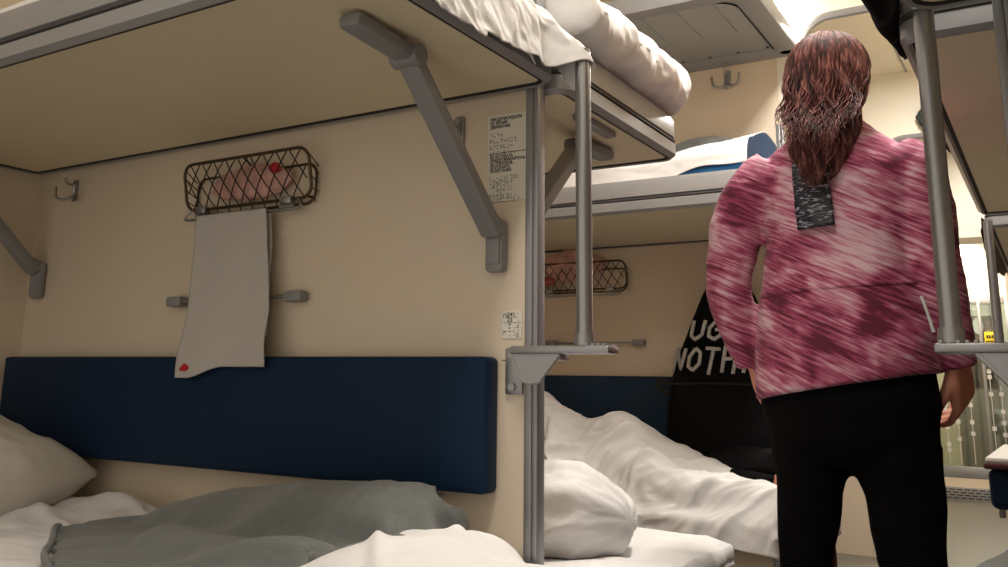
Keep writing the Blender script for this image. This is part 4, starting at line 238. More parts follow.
-4,-4,-2,-3,-3,-2,-3,-2,-4,-4,-59,32,35,19,21,32,22,22,18,18,19,23,15,22,-21,-9,-28,-26,-24,-17,-24,-18,-17,-15,-14,-7,-5,-12,-6,-5,-4,-3,-4,-3,-3,-3,-2,-4,-3,-2,-4,-40,34,20,20,31,22,22,21,17,20,22,16,25,17,-14,-19,-20,-27,-24,-21,-18,-16,
-16,-15,-13,-13,-11,-9,-8,-8,-7,-4,-3,-4,-3,-4,-2,-3,-4,-2,-3,]),
'hang': (54, 52, [
-2600,0,0,0,0,0,0,0,0,0,0,0,0,0,0,0,0,0,0,0,0,0,0,0,0,0,0,0,0,0,0,0,0,0,0,0,0,0,0,0,0,0,0,0,0,0,0,0,0,0,0,0,0,22,0,0,0,0,0,0,0,0,0,0,0,0,0,0,0,0,0,0,0,0,0,0,0,0,0,0,0,0,0,0,0,0,0,0,0,0,0,0,0,0,0,0,0,0,0,0,0,0,0,0,0,0,16,8,-20,15,6,-10,-5,
15,-1,-3,5,-8,-2,5,4,1,-2,0,-3,6,-1,-6,4,-9,11,0,-5,2,3,-9,0,5,5,-1,0,-5,5,-6,6,-1,-3,-4,-1,9,-11,7,-1,6,-6,2,-11,15,-5,19,-24,8,14,7,-10,-8,4,17,-4,-5,1,0,5,-1,6,-1,-10,7,4,-7,1,-2,-5,-4,-1,15,2,-3,-8,3,5,5,0,-1,-7,7,-4,-6,9,-4,-2,-2,5,
-13,4,10,4,-7,-1,-13,3,10,-6,-5,13,14,7,-10,-9,0,7,15,-5,1,1,3,1,-1,-8,3,7,4,-9,2,-3,-3,-4,-2,0,2,7,-4,6,5,6,-2,0,-7,-2,3,-5,-4,9,-8,4,-10,1,6,9,4,-8,-3,-14,-1,6,-16,13,16,8,10,-10,-11,0,3,9,10,-7,11,-3,3,-6,-4,8,6,3,-11,2,1,-5,-3,-3,-1,2,
1,5,5,5,6,-1,-1,-7,-3,0,-2,-3,-2,2,-7,1,1,6,10,3,-7,-6,-13,-5,1,-8,13,14,11,7,-7,-14,0,-1,13,-6,12,9,-10,11,-9,1,9,6,0,-10,1,3,-3,-4,-2,-2,1,4,4,5,6,4,0,-2,-6,-4,-2,1,-4,-4,0,-4,2,1,8,8,2,-8,-9,-11,-6,-3,-4,15,11,12,7,-10,-11,-1,1,0,9,11,
-9,11,4,-7,7,6,7,-1,-11,-1,6,-2,-3,-4,0,2,2,5,4,6,6,-3,-1,-6,-4,-1,-3,0,-4,-3,-2,1,2,7,8,4,-10,-10,-10,-8,-4,-3,14,14,7,9,-12,-9,2,-2,0,11,-3,7,9,-4,2,8,7,6,-2,-11,-2,5,1,-5,-2,2,1,3,4,4,7,2,0,-2,-6,-4,-1,-1,-2,-4,-3,-1,-1,2,9,6,3,-8,-11,
-11,-9,-5,0,12,11,9,8,-13,-7,2,2,-2,2,8,3,9,-3,5,8,7,5,-4,-9,-4,6,3,-5,-1,1,2,3,3,6,6,3,-1,-3,-5,-4,-1,-1,-4,-2,-2,-2,-2,2,10,4,2,-8,-11,-10,-10,-5,2,11,7,12,3,-11,-5,2,4,-1,2,5,7,2,3,6,6,8,5,-7,-7,-3,3,6,-5,0,1,2,3,3,6,5,2,1,-4,-5,-3,-2,0,
-4,-2,-2,-2,-2,1,8,7,2,-11,-9,-11,-11,-5,2,9,9,11,1,-11,-2,3,4,0,3,4,5,3,3,7,6,8,4,-8,-4,-5,3,6,-4,0,2,2,3,4,4,6,2,1,-5,-4,-3,-2,-2,-2,-2,-2,-2,-2,0,10,2,3,-10,-10,-10,-12,-5,4,7,9,10,-5,-5,1,4,1,3,3,1,5,5,5,7,4,7,4,-9,-6,-1,3,6,-4,1,2,2,3,
3,5,3,5,1,-5,-4,-3,-2,-2,-2,-2,-2,-2,-2,-1,8,6,0,-11,-9,-11,-10,-6,4,6,9,1,6,-7,4,2,3,3,2,3,3,5,4,8,5,4,6,-9,-8,2,2,5,-2,1,2,3,3,3,3,3,4,2,-5,-3,-3,-2,-2,-2,-2,-2,-2,-2,-1,7,1,3,-10,-12,-9,-9,-6,6,6,3,6,-3,2,4,3,3,3,2,1,5,6,3,8,4,5,4,-9,-7,
3,1,3,1,1,2,3,3,3,3,3,4,2,-5,-3,-3,-2,-2,-1,-3,-2,-2,-2,-2,7,3,-2,-9,-12,-8,-8,-7,7,4,6,5,-2,2,4,4,2,3,2,2,4,4,6,6,5,2,5,-7,-9,5,1,2,3,0,2,3,3,4,2,3,1,4,-4,-3,-3,-2,-2,-1,-3,-2,-2,-2,-1,4,3,-6,-5,-11,-9,-8,-6,7,5,5,1,2,4,3,3,3,3,2,2,4,4,6,
6,4,3,2,-9,-4,4,2,2,3,0,3,3,2,4,2,3,0,1,-1,-2,-3,-2,-2,-2,-1,-3,-2,-2,-1,2,4,-7,-7,-10,-9,-6,-7,9,4,3,2,3,5,3,4,2,2,1,4,4,4,5,6,5,3,-4,-6,-2,5,3,1,2,1,3,2,3,4,2,2,1,0,-1,-1,-3,-2,-2,-3,-1,-2,-2,-2,-1,2,-3,-1,-6,-12,-9,-6,-6,10,5,2,2,4,4,2,
5,2,2,2,2,4,5,5,5,6,-2,-2,-3,-1,4,3,0,4,0,2,3,2,5,1,2,2,-1,-2,1,-3,-3,-1,-3,0,-3,-3,-1,0,1,-2,-2,-11,-9,-7,-7,-7,13,3,2,3,3,4,4,4,2,2,2,2,4,5,5,6,1,2,-2,-3,-1,4,3,0,4,0,2,3,3,2,3,1,3,-3,0,1,-3,-3,-1,-3,0,-3,-3,-1,0,-1,0,-5,-10,-8,-8,-6,-6,
13,2,3,3,4,3,4,3,3,3,1,2,4,5,4,4,4,1,-2,-2,0,2,3,1,4,0,3,2,3,2,3,0,3,-2,1,0,-3,-3,-1,-3,-1,-2,-4,0,0,-1,-1,-7,-9,-8,-6,-7,-6,14,2,3,2,5,3,4,3,2,3,2,3,4,4,4,5,0,4,-2,-2,0,2,2,2,3,1,3,2,3,1,3,2,0,0,1,-1,-2,-2,-2,-3,-1,-2,-4,1,0,-2,-1,-8,-10,
-6,-7,-8,-5,15,3,2,3,3,5,2,4,2,2,3,3,4,4,4,3,1,5,-2,-2,1,2,1,3,1,2,2,3,2,3,2,2,0,0,1,-1,-2,-2,-2,-2,-2,-2,-3,0,0,-3,-6,-6,-8,-5,-7,-7,-5,15,3,2,3,3,4,3,4,2,2,3,3,4,4,4,3,1,3,0,-1,0,1,2,3,1,3,1,4,2,2,2,0,1,0,-1,1,-1,-3,-1,-2,-2,-2,-3,0,-4,
-3,-4,-5,-7,-6,-8,-5,-5,15,3,2,3,3,4,3,3,3,2,2,4,4,4,3,3,2,0,3,-1,0,1,1,4,1,2,2,4,2,2,0,2,1,0,0,-1,0,-2,-2,-2,-2,-2,-3,0,-4,-3,-5,-5,-7,-7,-5,-6,-4,14,3,2,3,4,3,4,2,2,2,2,5,2,4,2,2,6,0,2,0,0,1,1,3,1,4,1,4,2,1,1,0,3,0,0,-1,0,-2,-2,-2,-2,-2,
-2,-2,-4,-3,-5,-8,-4,-6,-6,-6,-3,15,2,2,3,4,3,4,3,1,2,3,4,4,4,1,1,1,3,4,0,1,1,-2,4,3,3,1,2,3,1,3,0,-1,3,0,-1,1,-3,-2,-2,-2,-2,-2,-2,-3,-4,-8,-5,-5,-6,-6,-5,-3,14,3,2,3,4,3,3,3,2,2,2,4,4,4,2,1,1,1,6,1,0,0,-2,4,0,6,1,3,2,3,-1,1,2,0,1,0,-2,0,
-2,-2,-2,-2,-2,-2,-4,-5,-7,-4,-6,-6,-6,-4,-3,15,2,2,3,4,3,4,2,2,3,1,4,2,3,4,2,1,1,4,3,0,1,-3,0,0,9,2,3,0,2,1,1,2,1,0,0,0,-1,-2,-2,-2,-2,-2,-3,-4,-6,-5,-5,-6,-6,-5,-5,-2,15,2,2,4,3,3,4,2,2,3,2,3,2,4,4,2,-1,2,5,1,2,0,-3,-3,3,1,10,0,3,1,2,0,2,
1,1,0,0,-1,-1,-3,-2,-2,-2,-3,-5,-5,-5,-6,-6,-6,-5,-4,-2,14,3,3,2,4,4,2,3,2,2,3,3,2,3,3,3,-1,4,5,0,2,0,-4,-2,-2,2,13,0,0,5,0,2,2,1,1,0,0,0,-1,-3,-2,-2,-2,-4,-5,-5,-6,-7,-5,-5,-6,-3,-2,15,2,3,3,3,3,3,3,2,2,4,3,1,4,1,-1,3,5,5,-3,1,0,0,-2,-1,
-1,12,3,-2,5,2,2,2,1,1,0,0,0,-3,0,-3,-2,-3,-4,-5,-5,-6,-6,-6,-4,-7,-5,1,15,2,3,4,3,3,3,2,-1,5,4,3,1,5,-5,3,3,5,5,-1,-5,6,-4,0,0,-4,13,2,-2,6,3,2,1,2,1,0,0,-1,-1,-1,-3,-3,-3,-3,-5,-5,-6,-7,-7,-2,-5,-6,-7,23,2,3,4,2,4,3,-1,2,5,5,-3,5,5,-4,-2,
9,2,-8,13,-7,-2,7,-10,6,-2,13,-8,8,2,3,3,3,3,0,2,-2,-2,-1,-1,-2,-2,-4,-5,-4,-9,1,-8,-8,-7,2,-14,-13,38,2,3,0,6,2,-2,6,0,1,-3,7,11,-9,6,-6,10,3,-13,10,3,-8,8,-10,9,0,8,-8,-2,12,3,3,4,1,3,-1,3,-4,0,-3,-1,-6,-1,-7,-5,-1,-9,-1,-5,-6,-3,-15,-11,
37,4,-4,6,3,-4,9,3,-5,-1,3,12,-4,-3,12,-7,6,6,-14,6,-6,8,3,-9,2,13,2,-5,-9,8,7,8,-3,2,9,0,-6,6,-9,-1,1,-8,7,-10,-4,-2,-7,-2,-10,4,-11,-7,-13,23,12,-4,0,3,3,6,6,-2,-3,6,7,-9,8,0,7,-7,14,-11,-7,-1,3,1,6,-6,7,9,-10,-3,12,5,6,-8,9,5,-14,9,5,-5,
-5,2,-9,8,-3,-11,2,-3,-9,-5,-12,0,-4,-4,15,8,-3,2,1,5,1,12,-3,-2,8,-5,-1,9,5,-4,-1,14,-10,-7,-2,7,-5,0,1,10,-5,-5,3,8,10,-1,-7,12,-3,-12,6,10,-3,-8,5,-10,5,7,-11,-3,3,-9,-6,-8,-2,-3,-14,23,1,2,2,2,0,9,9,-4,1,-1,1,5,-2,12,-4,-2,14,-7,-10,0,
5,-4,4,-4,-4,0,7,-3,12,2,-9,11,2,-9,-9,4,17,-2,-11,6,-7,11,1,-9,-4,5,-6,-10,-6,-11,-9,-6,33,-2,5,-1,1,3,4,11,-3,1,1,4,-5,4,9,-2,-2,12,-4,-10,4,-2,2,3,-3,-6,-2,2,3,10,-12,3,10,-16,-5,-2,7,16,1,-12,-7,16,9,-6,-3,-7,6,-4,-9,-5,-13,-8,-12,42,
-3,6,2,2,2,0,10,-4,5,2,-7,5,5,0,-5,9,2,-14,13,0,1,-9,1,-6,10,-2,4,2,-18,5,9,-4,-11,0,-6,18,5,-1,-6,-8,11,15,-4,-7,-7,10,-7,-11,-20,-6,-15,-2,50,3,1,0,-3,12,4,-8,7,-1,-9,12,-4,-6,13,2,-5,-10,16,-5,-8,11,0,-11,10,-1,-4,4,-14,13,-3,-12,11,-5,
-10,22,-16,-4,1,11,18,5,-8,4,-10,14,-17,-12,-15,-15,-15,-1,-19,71,2,-3,7,0,-8,12,0,-13,-1,13,2,-5,-3,14,-10,-8,15,-5,-11,10,-7,1,14,-18,0,6,-6,18,-4,-14,0,12,-13,19,-2,-5,-11,23,17,2,-9,6,-7,14,-13,-17,-19,-12,-15,-14,-16,7,53,6,5,-8,-3,9,
-3,4,-9,12,-3,-3,-2,14,1,-14,12,-4,-10,3,-5,-1,12,-10,-2,4,-4,17,-9,5,-13,11,-12,20,-6,-14,18,10,-2,32,-10,11,-8,11,-16,-6,-13,-25,-6,-17,-16,-6,-21,69,7,-2,-10,2,11,-4,-9,9,-3,2,-6,17,0,-8,9,-7,-1,-11,1,5,-4,8,-11,7,-7,18,-4,-10,8,-8,10,
-11,19,-9,-11,3,13,26,23,-4,17,-8,7,-18,-12,-9,-23,-11,-8,-16,-12,-21,66,-13,-4,13,3,-8,-5,5,-4,5,-6,17,-5,-1,9,0,-5,-12,2,4,-8,11,-11,8,-8,13,4,-12,-5,3,9,-11,4,17,-12,-8,6,16,24,28,1,20,-7,3,-15,-17,-12,-19,-13,-13,-7,-14,-18,48,-2,-12,
-1,13,3,-16,-1,9,-8,14,7,5,-9,3,2,-14,6,1,-6,5,-7,4,-10,12,8,-6,-14,10,4,-11,1,9,11,-20,4,5,18,26,32,6,21,1,-11,-8,-17,-16,-15,-17,-13,-5,-15,-13,13,12,0,-13,1,13,0,-9,-3,4,6,3,13,2,-5,-15,6,-2,3,0,-7,5,-14,11,9,-5,-11,-1,0,0,7,1,15,-11,-8,
6,10,23,18,23,26,22,2,-7,-15,-15,-16,-15,-15,-15,-12,-7,-14,-5,6,9,-5,-12,2,2,14,-9,8,-3,3,6,-3,-5,-3,0,-1,6,3,-1,-15,6,10,-4,-10,5,-7,8,-2,-2,16,4,-11,-9,14,14,22,25,23,24,20,6,-5,-12,-19,-14,-18,-18,-9,-12,-9,-14,-28,17,-8,-6,10,4,-11,5,
13,3,0,-7,-2,9,2,-2,-4,-9,-2,8,-12,4,10,-6,-8,3,0,-2,1,-2,13,11,-6,-6,-2,15,14,26,20,27,27,11,14,0,-16,-13,-16,-18,-14,-12,-11,-13,-11,-46,3,7,-10,0,14,4,-6,3,10,2,1,-2,-10,12,-2,-3,-4,-9,0,1,9,-9,-6,6,-3,1,4,-9,9,12,6,-3,-7,1,16,18,27,24,
25,21,17,-2,14,-8,-15,-18,-15,-12,-12,-12,-11,-14,-64,0,8,-2,-10,3,15,7,-6,4,6,-4,-7,8,-6,5,-5,1,-1,-9,11,-8,3,-11,6,2,3,-9,4,7,14,-1,1,-6,9,16,22,17,32,24,22,12,-8,9,15,-17,-14,-15,-12,-13,-12,-13,-13,-84,-2,1,7,3,-7,2,10,6,0,1,1,-9,-1,0,
-1,6,-4,4,-1,-9,9,-9,-3,6,-3,0,3,9,4,2,8,-3,-3,12,18,18,30,22,28,20,-7,18,3,19,-17,-8,-15,-15,-9,-11,-14,-15,-104,1,-6,3,15,-10,-3,4,4,8,1,2,0,-5,0,2,0,-1,-8,-3,9,1,-7,3,-3,0,-2,11,-2,1,10,11,-1,-4,17,16,23,27,25,24,1,21,-6,21,19,-3,-18,-9,
-13,-11,-11,-13,-16,-124,0,-7,4,15,2,-8,1,-3,1,5,1,2,2,-2,-1,-1,-1,-1,1,-1,-1,1,0,-10,0,10,3,2,13,2,7,-8,9,14,23,20,29,28,2,25,8,-10,22,22,-2,-3,-10,-9,-11,-10,-15,-15,2240,19,20,19,20,19,20,19,19,20,19,20,19,20,19,19,20,19,20,19,19,20,19,
20,19,20,19,19,20,19,20,19,20,19,19,20,19,20,19,19,20,19,20,19,20,19,19,20,19,20,19,20,19,-1010,19,20,19,20,19,20,19,19,20,19,20,19,20,19,19,20,19,20,19,19,20,19,20,19,20,19,19,20,19,20,19,20,19,19,20,19,20,19,19,20,19,20,19,20,19,19,20,19,
20,19,20,19,-1007,24,15,11,21,18,23,22,27,8,22,21,23,19,6,23,25,22,22,16,21,9,26,10,25,25,17,22,15,25,24,20,9,22,23,14,26,10,24,20,20,22,23,12,24,19,23,12,20,22,15,21,18,-993,2,25,9,20,14,20,29,28,19,10,23,23,10,22,17,26,24,13,21,14,26,9,
19,22,26,14,23,24,27,22,14,7,23,23,11,28,14,24,23,21,21,21,21,23,20,10,14,18,22,11,32,26,-1032,29,17,11,22,14,19,25,34,20,10,21,23,19,7,27,25,23,9,22,11,26,26,9,21,23,23,22,22,29,20,10,8,23,22,8,24,30,18,23,20,14,23,27,28,17,6,16,16,22,11,
27,31,-1036,30,8,20,21,14,18,26,28,26,22,19,17,2,27,25,30,9,14,22,10,27,30,17,12,23,22,25,24,25,22,5,11,23,22,7,23,30,28,12,24,23,20,25,27,15,7,16,19,15,8,30,27,-1032,24,11,16,24,17,12,29,26,23,23,13,16,22,27,27,25,4,15,22,10,28,28,25,9,22,
22,24,27,25,19,3,14,22,23,9,23,29,28,19,14,24,25,22,29,14,6,18,15,10,15,26,30,-1038,19,19,14,23,15,15,31,26,26,22,9,21,24,25,31,21,1,15,21,12,25,31,25,17,16,22,24,25,25,20,4,13,23,22,9,25,29,25,24,12,22,25,30,27,9,10,18,13,11,13,24,25,
-1041,21,15,22,20,14,21,27,28,23,18,22,20,24,28,28,16,-2,17,22,11,25,30,29,13,19,24,23,26,28,17,2,19,22,18,11,21,29,27,24,17,18,29,26,27,9,12,18,19,5,12,22,27,-1050,21,19,20,22,11,24,29,26,25,23,18,22,24,27,28,12,-1,18,20,13,22,33,27,14,21,
24,24,26,26,20,1,17,23,14,15,27,28,24,20,22,20,27,25,29,6,15,19,15,10,9,17,30,-1057,20,22,14,26,13,25,32,25,25,22,22,20,26,30,25,2,4,21,15,18,25,30,26,14,22,23,26,26,26,19,4,18,20,12,19,24,29,26,21,17,24,27,28,27,6,15,20,14,13,5,15,30,
-1066,23,20,16,23,16,27,29,29,25,22,23,23,27,25,22,1,8,21,12,20,22,30,28,16,23,23,26,25,31,15,7,17,20,13,16,29,26,27,22,15,23,28,29,29,4,19,18,15,15,5,11,27,-1073,24,20,17,20,22,29,30,27,23,22,23,27,27,29,16,-4,13,20,12,19,24,33,25,16,22,
24,25,28,28,17,16,8,23,13,15,29,30,24,20,18,23,29,30,25,6,16,21,12,17,12,2,25,-1079,24,19,23,22,22,27,30,27,22,23,23,26,27,28,17,-8,21,18,10,20,27,29,25,21,18,24,28,27,29,20,7,17,19,16,17,28,27,25,19,21,19,31,25,33,4,20,20,15,8,20,-2,25,
-1088,24,21,18,22,25,31,28,26,24,23,22,28,29,25,16,-9,20,22,13,16,29,27,26,22,14,24,30,30,28,20,4,14,27,14,16,29,31,23,17,23,21,29,28,27,12,14,23,17,6,21,-4,23,-1094,22,22,23,23,24,31,28,26,22,24,24,27,27,29,11,-7,23,20,15,15,28,28,24,22,
15,24,28,31,30,21,2,22,20,20,13,32,27,25,16,23,23,31,27,26,14,12,20,22,0,25,-6,21,-1100,23,20,24,24,28,30,25,25,25,23,25,27,28,30,8,-4,19,23,10,22,24,28,24,22,16,25,29,29,30,22,5,17,25,25,15,25,29,24,19,16,30,26,28,24,19,11,20,23,2,25,-9,
19,-1108,24,20,22,26,30,30,28,26,21,20,26,30,28,29,7,-1,17,16,18,23,24,32,18,22,18,24,29,26,33,23,10,15,24,21,22,29,25,23,21,19,24,30,26,17,19,23,21,13,5,27,-11,18,-1113,24,21,23,28,30,25,31,23,22,22,27,23,30,30,7,1,23,23,7,28,19,31,16,22,
18,25,27,27,30,24,21,10,24,27,16,30,25,23,24,13,27,29,32,13,19,22,22,3,18,23,-11,20,-1120,22,23,23,27,28,30,30,22,23,22,24,27,28,31,2,17,15,24,5,22,32,23,13,23,18,25,31,28,27,24,15,20,23,27,21,27,25,23,23,18,25,28,31,11,22,19,20,4,25,18,
-12,19,-1124,22,22,24,31,26,30,26,24,22,25,22,28,29,26,17,9,18,24,-1,29,23,22,14,21,24,27,27,26,27,24,16,22,27,26,21,28,29,18,24,18,26,28,26,13,23,21,12,12,31,8,-10,17,-1127,21,24,23,31,28,29,26,24,22,23,28,25,27,26,17,20,11,25,-1,28,19,17,
18,22,25,26,27,30,24,23,17,24,25,27,26,30,23,20,24,23,25,27,27,11,20,22,15,15,27,2,-7,19,-1133,23,22,26,25,35,24,29,22,21,27,24,24,28,27,24,7,22,25,-6,33,17,14,22,17,26,23,33,27,26,22,18,25,24,28,30,30,21,22,22,25,25,32,15,17,23,11,19,25,
20,-3,-3,18,-1136,23,23,27,26,28,29,29,21,23,24,25,24,32,26,24,7,25,26,-6,29,10,18,21,19,27,25,33,27,24,23,23,21,28,30,25,31,19,23,21,25,26,28,15,24,12,18,22,26,15,-10,6,19,-1141,21,23,28,26,31,26,28,22,22,24,28,23,31,24,23,14,23,27,-5,28,
8,24,14,22,25,27,31,28,25,23,20,29,25,29,26,27,22,23,26,19,29,29,15,25,10,21,23,27,-4,3,5,17,-1144,23,24,26,31,27,27,25,24,22,23,28,26,25,23,22,21,24,22,0,27,8,25,15,23,25,26,32,28,23,23,23,22,26,29,34,25,22,22,25,21,33,27,14,25,12,21,26,
17,-3,9,-1,18,-1148,23,24,26,34,25,29,25,22,20,28,27,31,22,19,22,21,20,24,4,32,7,25,14,22,23,26,33,23,27,23,22,28,25,32,28,26,23,22,23,27,25,30,15,22,19,21,23,11,-1,12,-3,18,-1152,25,24,27,29,29,26,26,23,23,21,28,31,21,23,23,21,25,14,12,28,
12,23,18,21,21,26,29,30,25,22,25,21,32,27,31,27,21,23,22,27,29,29,17,20,21,23,17,3,11,6,-4,20,-1155,24,22,28,30,28,29,24,22,24,22,29,29,23,23,20,22,27,6,25,23,15,20,22,22,19,25,33,27,22,23,23,24,32,28,29,25,24,22,22,28,33,27,20,20,22,19,13,
5,15,0,-3,21,-1161,26,24,28,29,27,30,22,22,25,23,24,33,24,22,21,21,27,7,26,29,12,22,21,23,22,17,31,28,24,22,23,25,31,33,27,24,23,23,23,32,29,28,21,22,19,18,8,15,9,-9,6,20,-1164,24,27,25,33,29,24,23,23,23,26,26,28,21,27,22,21,26,12,24,28,14,
21,22,29,21,15,29,26,23,22,26,27,28,30,27,25,24,25,24,26,32,30,23,25,18,17,12,5,9,-12,11,21,-1168,22,27,28,31,27,25,24,22,25,29,26,28,18,25,19,22,28,12,22,25,26,22,19,24,31,10,28,28,20,22,26,26,29,30,29,25,23,21,31,26,29,32,24,21,20,17,15,
-1,8,-13,23,11,-1171,24,28,31,29,26,25,22,22,27,26,27,26,24,16,21,23,29,17,25,28,18,22,22,26,24,16,26,28,19,21,24,32,25,36,27,23,24,23,25,31,30,27,27,21,22,15,8,17,-9,-8,23,-9,-1154,25,27,30,28,27,25,22,22,28,29,26,26,25,14,23,20,26,25,23,
27,23,19,18,27,26,23,25,22,22,22,23,31,30,28,28,23,23,24,26,28,34,24,24,23,18,23,8,8,13,-21,17,16,-1178,28,27,28,28,27,26,20,24,26,27,32,25,22,22,18,18,26,25,26,27,22,19,19,28,29,20,25,25,19,22,26,28,26,32,24,25,22,24,29,26,30,26,21,21,22,
23,24,-3,14,-10,17,2,-1178,25,29,25,31,26,24,23,22,27,26,30,26,23,20,19,21,32,18,26,26,21,22,21,29,23,27,30,22,20,21,23,28,27,31,24,23,23,19,30,32,25,30,15,21,23,22,28,17,-11,15,-3,0,-1176,20,30,32,27,25,23,22,24,22,30,28,28,23,23,21,25,20,
20,28,26,24,22,25,27,25,30,22,26,13,25,22,30,26,31,23,21,22,26,25,30,25,27,24,12,26,24,22,27,9,-16,19,-13,-1178,23,29,29,29,24,26,18,25,24,32,26,27,23,22,23,26,16,26,26,27,20,21,25,32,24,27,27,24,19,17,24,31,26,31,20,22,21,25,23,29,31,24,
24,11,22,29,20,25,20,-17,15,6,-1195,26,27,29,28,27,20,20,22,30,31,26,29,22,18,24,23,23,28,24,23,22,21,26,23,34,29,24,24,13,23,29,24,27,25,25,23,14,27,25,33,26,22,22,13,22,31,23,20,22,-4,-12,19,-1190,29,25,31,31,23,22,18,24,27,30,29,25,24,
19,25,23,26,29,22,21,22,21,26,26,28,30,24,22,16,19,29,23,31,24,26,21,15,28,22,29,22,24,20,20,21,28,31,15,24,-9,-10,7,-1164,23,27,30,33,23,22,19,28,28,28,24,26,23,22,23,21,29,31,19,25,24,19,27,29,25,29,24,23,15,24,23,29,27,28,24,11,23,29,30,
21,26,19,22,18,22,26,22,20,-2,12,2,-16,-1149,27,30,33,28,20,24,20,28,27,31,27,24,23,19,27,26,31,21,30,21,21,25,21,30,28,28,25,19,18,28,28,25,33,23,13,16,28,26,27,15,29,18,25,17,19,11,27,17,-11,1,17,3,-1152,30,32,28,29,23,20,26,20,36,27,29,
24,23,19,27,26,24,31,25,25,23,24,25,27,32,25,25,18,25,22,30,25,27,18,24,23,19,13,26,29,22,23,16,19,17,13,8,21,-2,-8,5,19,-1138,28,29,29,27,24,23,24,25,32,26,28,25,21,23,25,28,27,26,29,24,23,22,27,31,27,31,18,22,23,26,25,25,22,25,22,15,24,
26,14,25,24,15,20,9,20,14,5,19,-1,7,-17,10,-1100,26,29,29,29,20,23,21,28,27,30,29,20,23,23,22,32,26,28,27,22,23,24,26,30,25,26,24,21,21,29,24,32,17,24,21,23,22,6,16,31,20,13,21,2,15,18,4,15,17,8,-10,2,-1086,29,26,30,24,21,22,24,24,30,28,28,
21,22,21,26,28,29,26,27,23,22,20,33,26,25,25,23,22,23,28,23,28,24,21,21,22,21,4,13,32,12,15,22,11,-2,20,3,14,13,16,8,-6,-1068,28,22,29,24,23,16,25,31,23,31,22,26,21,22,25,27,30,27,25,21,21,25,24,28,30,25,18,19,24,30,27,29,21,19,21,21,18,11,
7,25,10,23,10,18,-6,10,16,6,12,17,5,12,-1056,23,33,25,24,17,23,22,27,27,28,25,21,21,23,26,24,32,27,23,21,23,23,21,34,24,22,23,22,23,23,32,20,27,21,20,20,7,19,16,13,5,25,19,3,2,9,10,9,6,9,19,6,-1031,29,25,29,19,21,22,23,26,27,25,26,20,21,23,
23,31,28,26,23,22,19,23,24,32,21,29,20,19,25,29,20,30,21,23,18,17,8,9,20,-1,18,23,21,10,4,-1,7,6,13,6,15,7,-998,16,29,26,19,22,19,26,23,29,27,22,22,18,24,27,32,22,29,21,16,25,20,27,26,28,25,21,21,25,23,26,23,24,23,15,16,7,13,10,2,19,17,24,
7,11,6,5,-1,6,11,3,19,-988,25,25,25,25,14,22,26,25,25,29,24,21,19,20,26,32,29,19,22,21,20,20,28,31,25,23,21,22,21,25,27,26,20,24,13,13,6,10,2,9,17,19,15,24,1,4,7,7,0,3,12,6,-965,28,24,28,20,19,19,25,23,31,26,21,19,19,26,22,32,26,24,21,17,
20,27,24,30,25,24,18,21,22,25,26,27,22,19,11,9,13,6,0,11,18,17,19,20,9,-1,9,4,-7,10,4,13,-956,28,27,22,21,19,24,20,26,27,27,22,18,21,24,23,33,27,21,20,18,23,21,28,31,21,23,19,19,24,28,27,24,24,16,7,12,1,10,2,14,19,10,21,12,8,12,5,-6,11,3,
-1,12,-938,29,26,24,13,16,24,28,24,29,23,20,20,23,22,29,28,24,22,20,18,23,30,27,23,23,23,17,24,21,29,27,27,21,9,11,2,8,3,5,23,12,20,-1,13,20,-1,11,3,1,4,5,6,-929,31,23,23,14,20,20,26,32,23,25,19,20,20,26,26,26,28,21,20,20,25,23,32,27,23,18,
20,21,25,27,28,24,17,16,2,7,5,0,20,5,19,18,10,-7,21,22,-10,9,-6,9,2,7,3584,16,6,9,7,-6,-12,-18,-15,-15,-11,-8,5,9,17,18,16,10,6,-1,-8,-12,-13,-18,-14,-5,-7,4,8,12,20,14,15,10,-3,-11,-7,-17,-18,-12,-10,-3,2,15,15,11,20,11,3,-1,-8,-11,-19,5,
12,17,8,-3,-5,-10,-17,-19,-17,-9,0,-1,16,9,22,11,18,4,-2,-7,-12,-17,-19,-15,-6,1,2,6,21,16,17,6,10,-7,-4,-16,-17,-11,-20,-5,1,1,11,21,13,17,6,7,-4,-5,-19,-10,-16,23,0,16,6,-18,-14,2,-16,-29,1,-13,-1,19,30,20,-2,16,0,15,-10,-26,-11,-27,0,-3,
-15,6,24,-4,16,22,26,-5,2,-21,-2,-30,1,-23,-12,-4,2,27,1,21,16,22,-10,0,-17,4,-24,-10,8,7,16,7,-17,-16,-7,1,-19,-22,-4,5,26,16,28,1,-2,18,7,-19,-6,-29,-22,-12,-3,12,7,7,-1,20,24,22,-1,-1,-24,-1,-21,-21,4,-8,-10,-7,23,-2,19,28,18,-14,-2,-21,
-5,4,-21,-3,13,16,5,-17,-17,-8,-6,2,-24,8,-2,20,30,5,-5,11,20,6,-22,-4,-18,-32,-11,-6,-1,8,12,7,25,23,24,-4,0,-25,-13,-3,-27,-12,6,-17,8,0,14,21,27,16,-15,-6,-25,-6,-1,-22,6,20,7,8,-17,-20,-9,-6,-3,0,-12,16,29,10,-2,-1,23,17,1,-23,-6,-10,
-20,-24,-8,-3,8,6,22,22,24,23,-2,-6,-23,-16,-7,-11,-21,-8,4,-13,13,14,21,27,17,-12,-15,-24,-12,-4,-17,10,17,13,3,-14,-23,-10,-10,3,-11,18,16,2,17,-5,7,26,17,-5,-23,-9,-4,-16,-26,-3,-8,6,15,19,20,27,19,1,-10,-24,-15,-15,-3,-13,-20,0,-6,14,
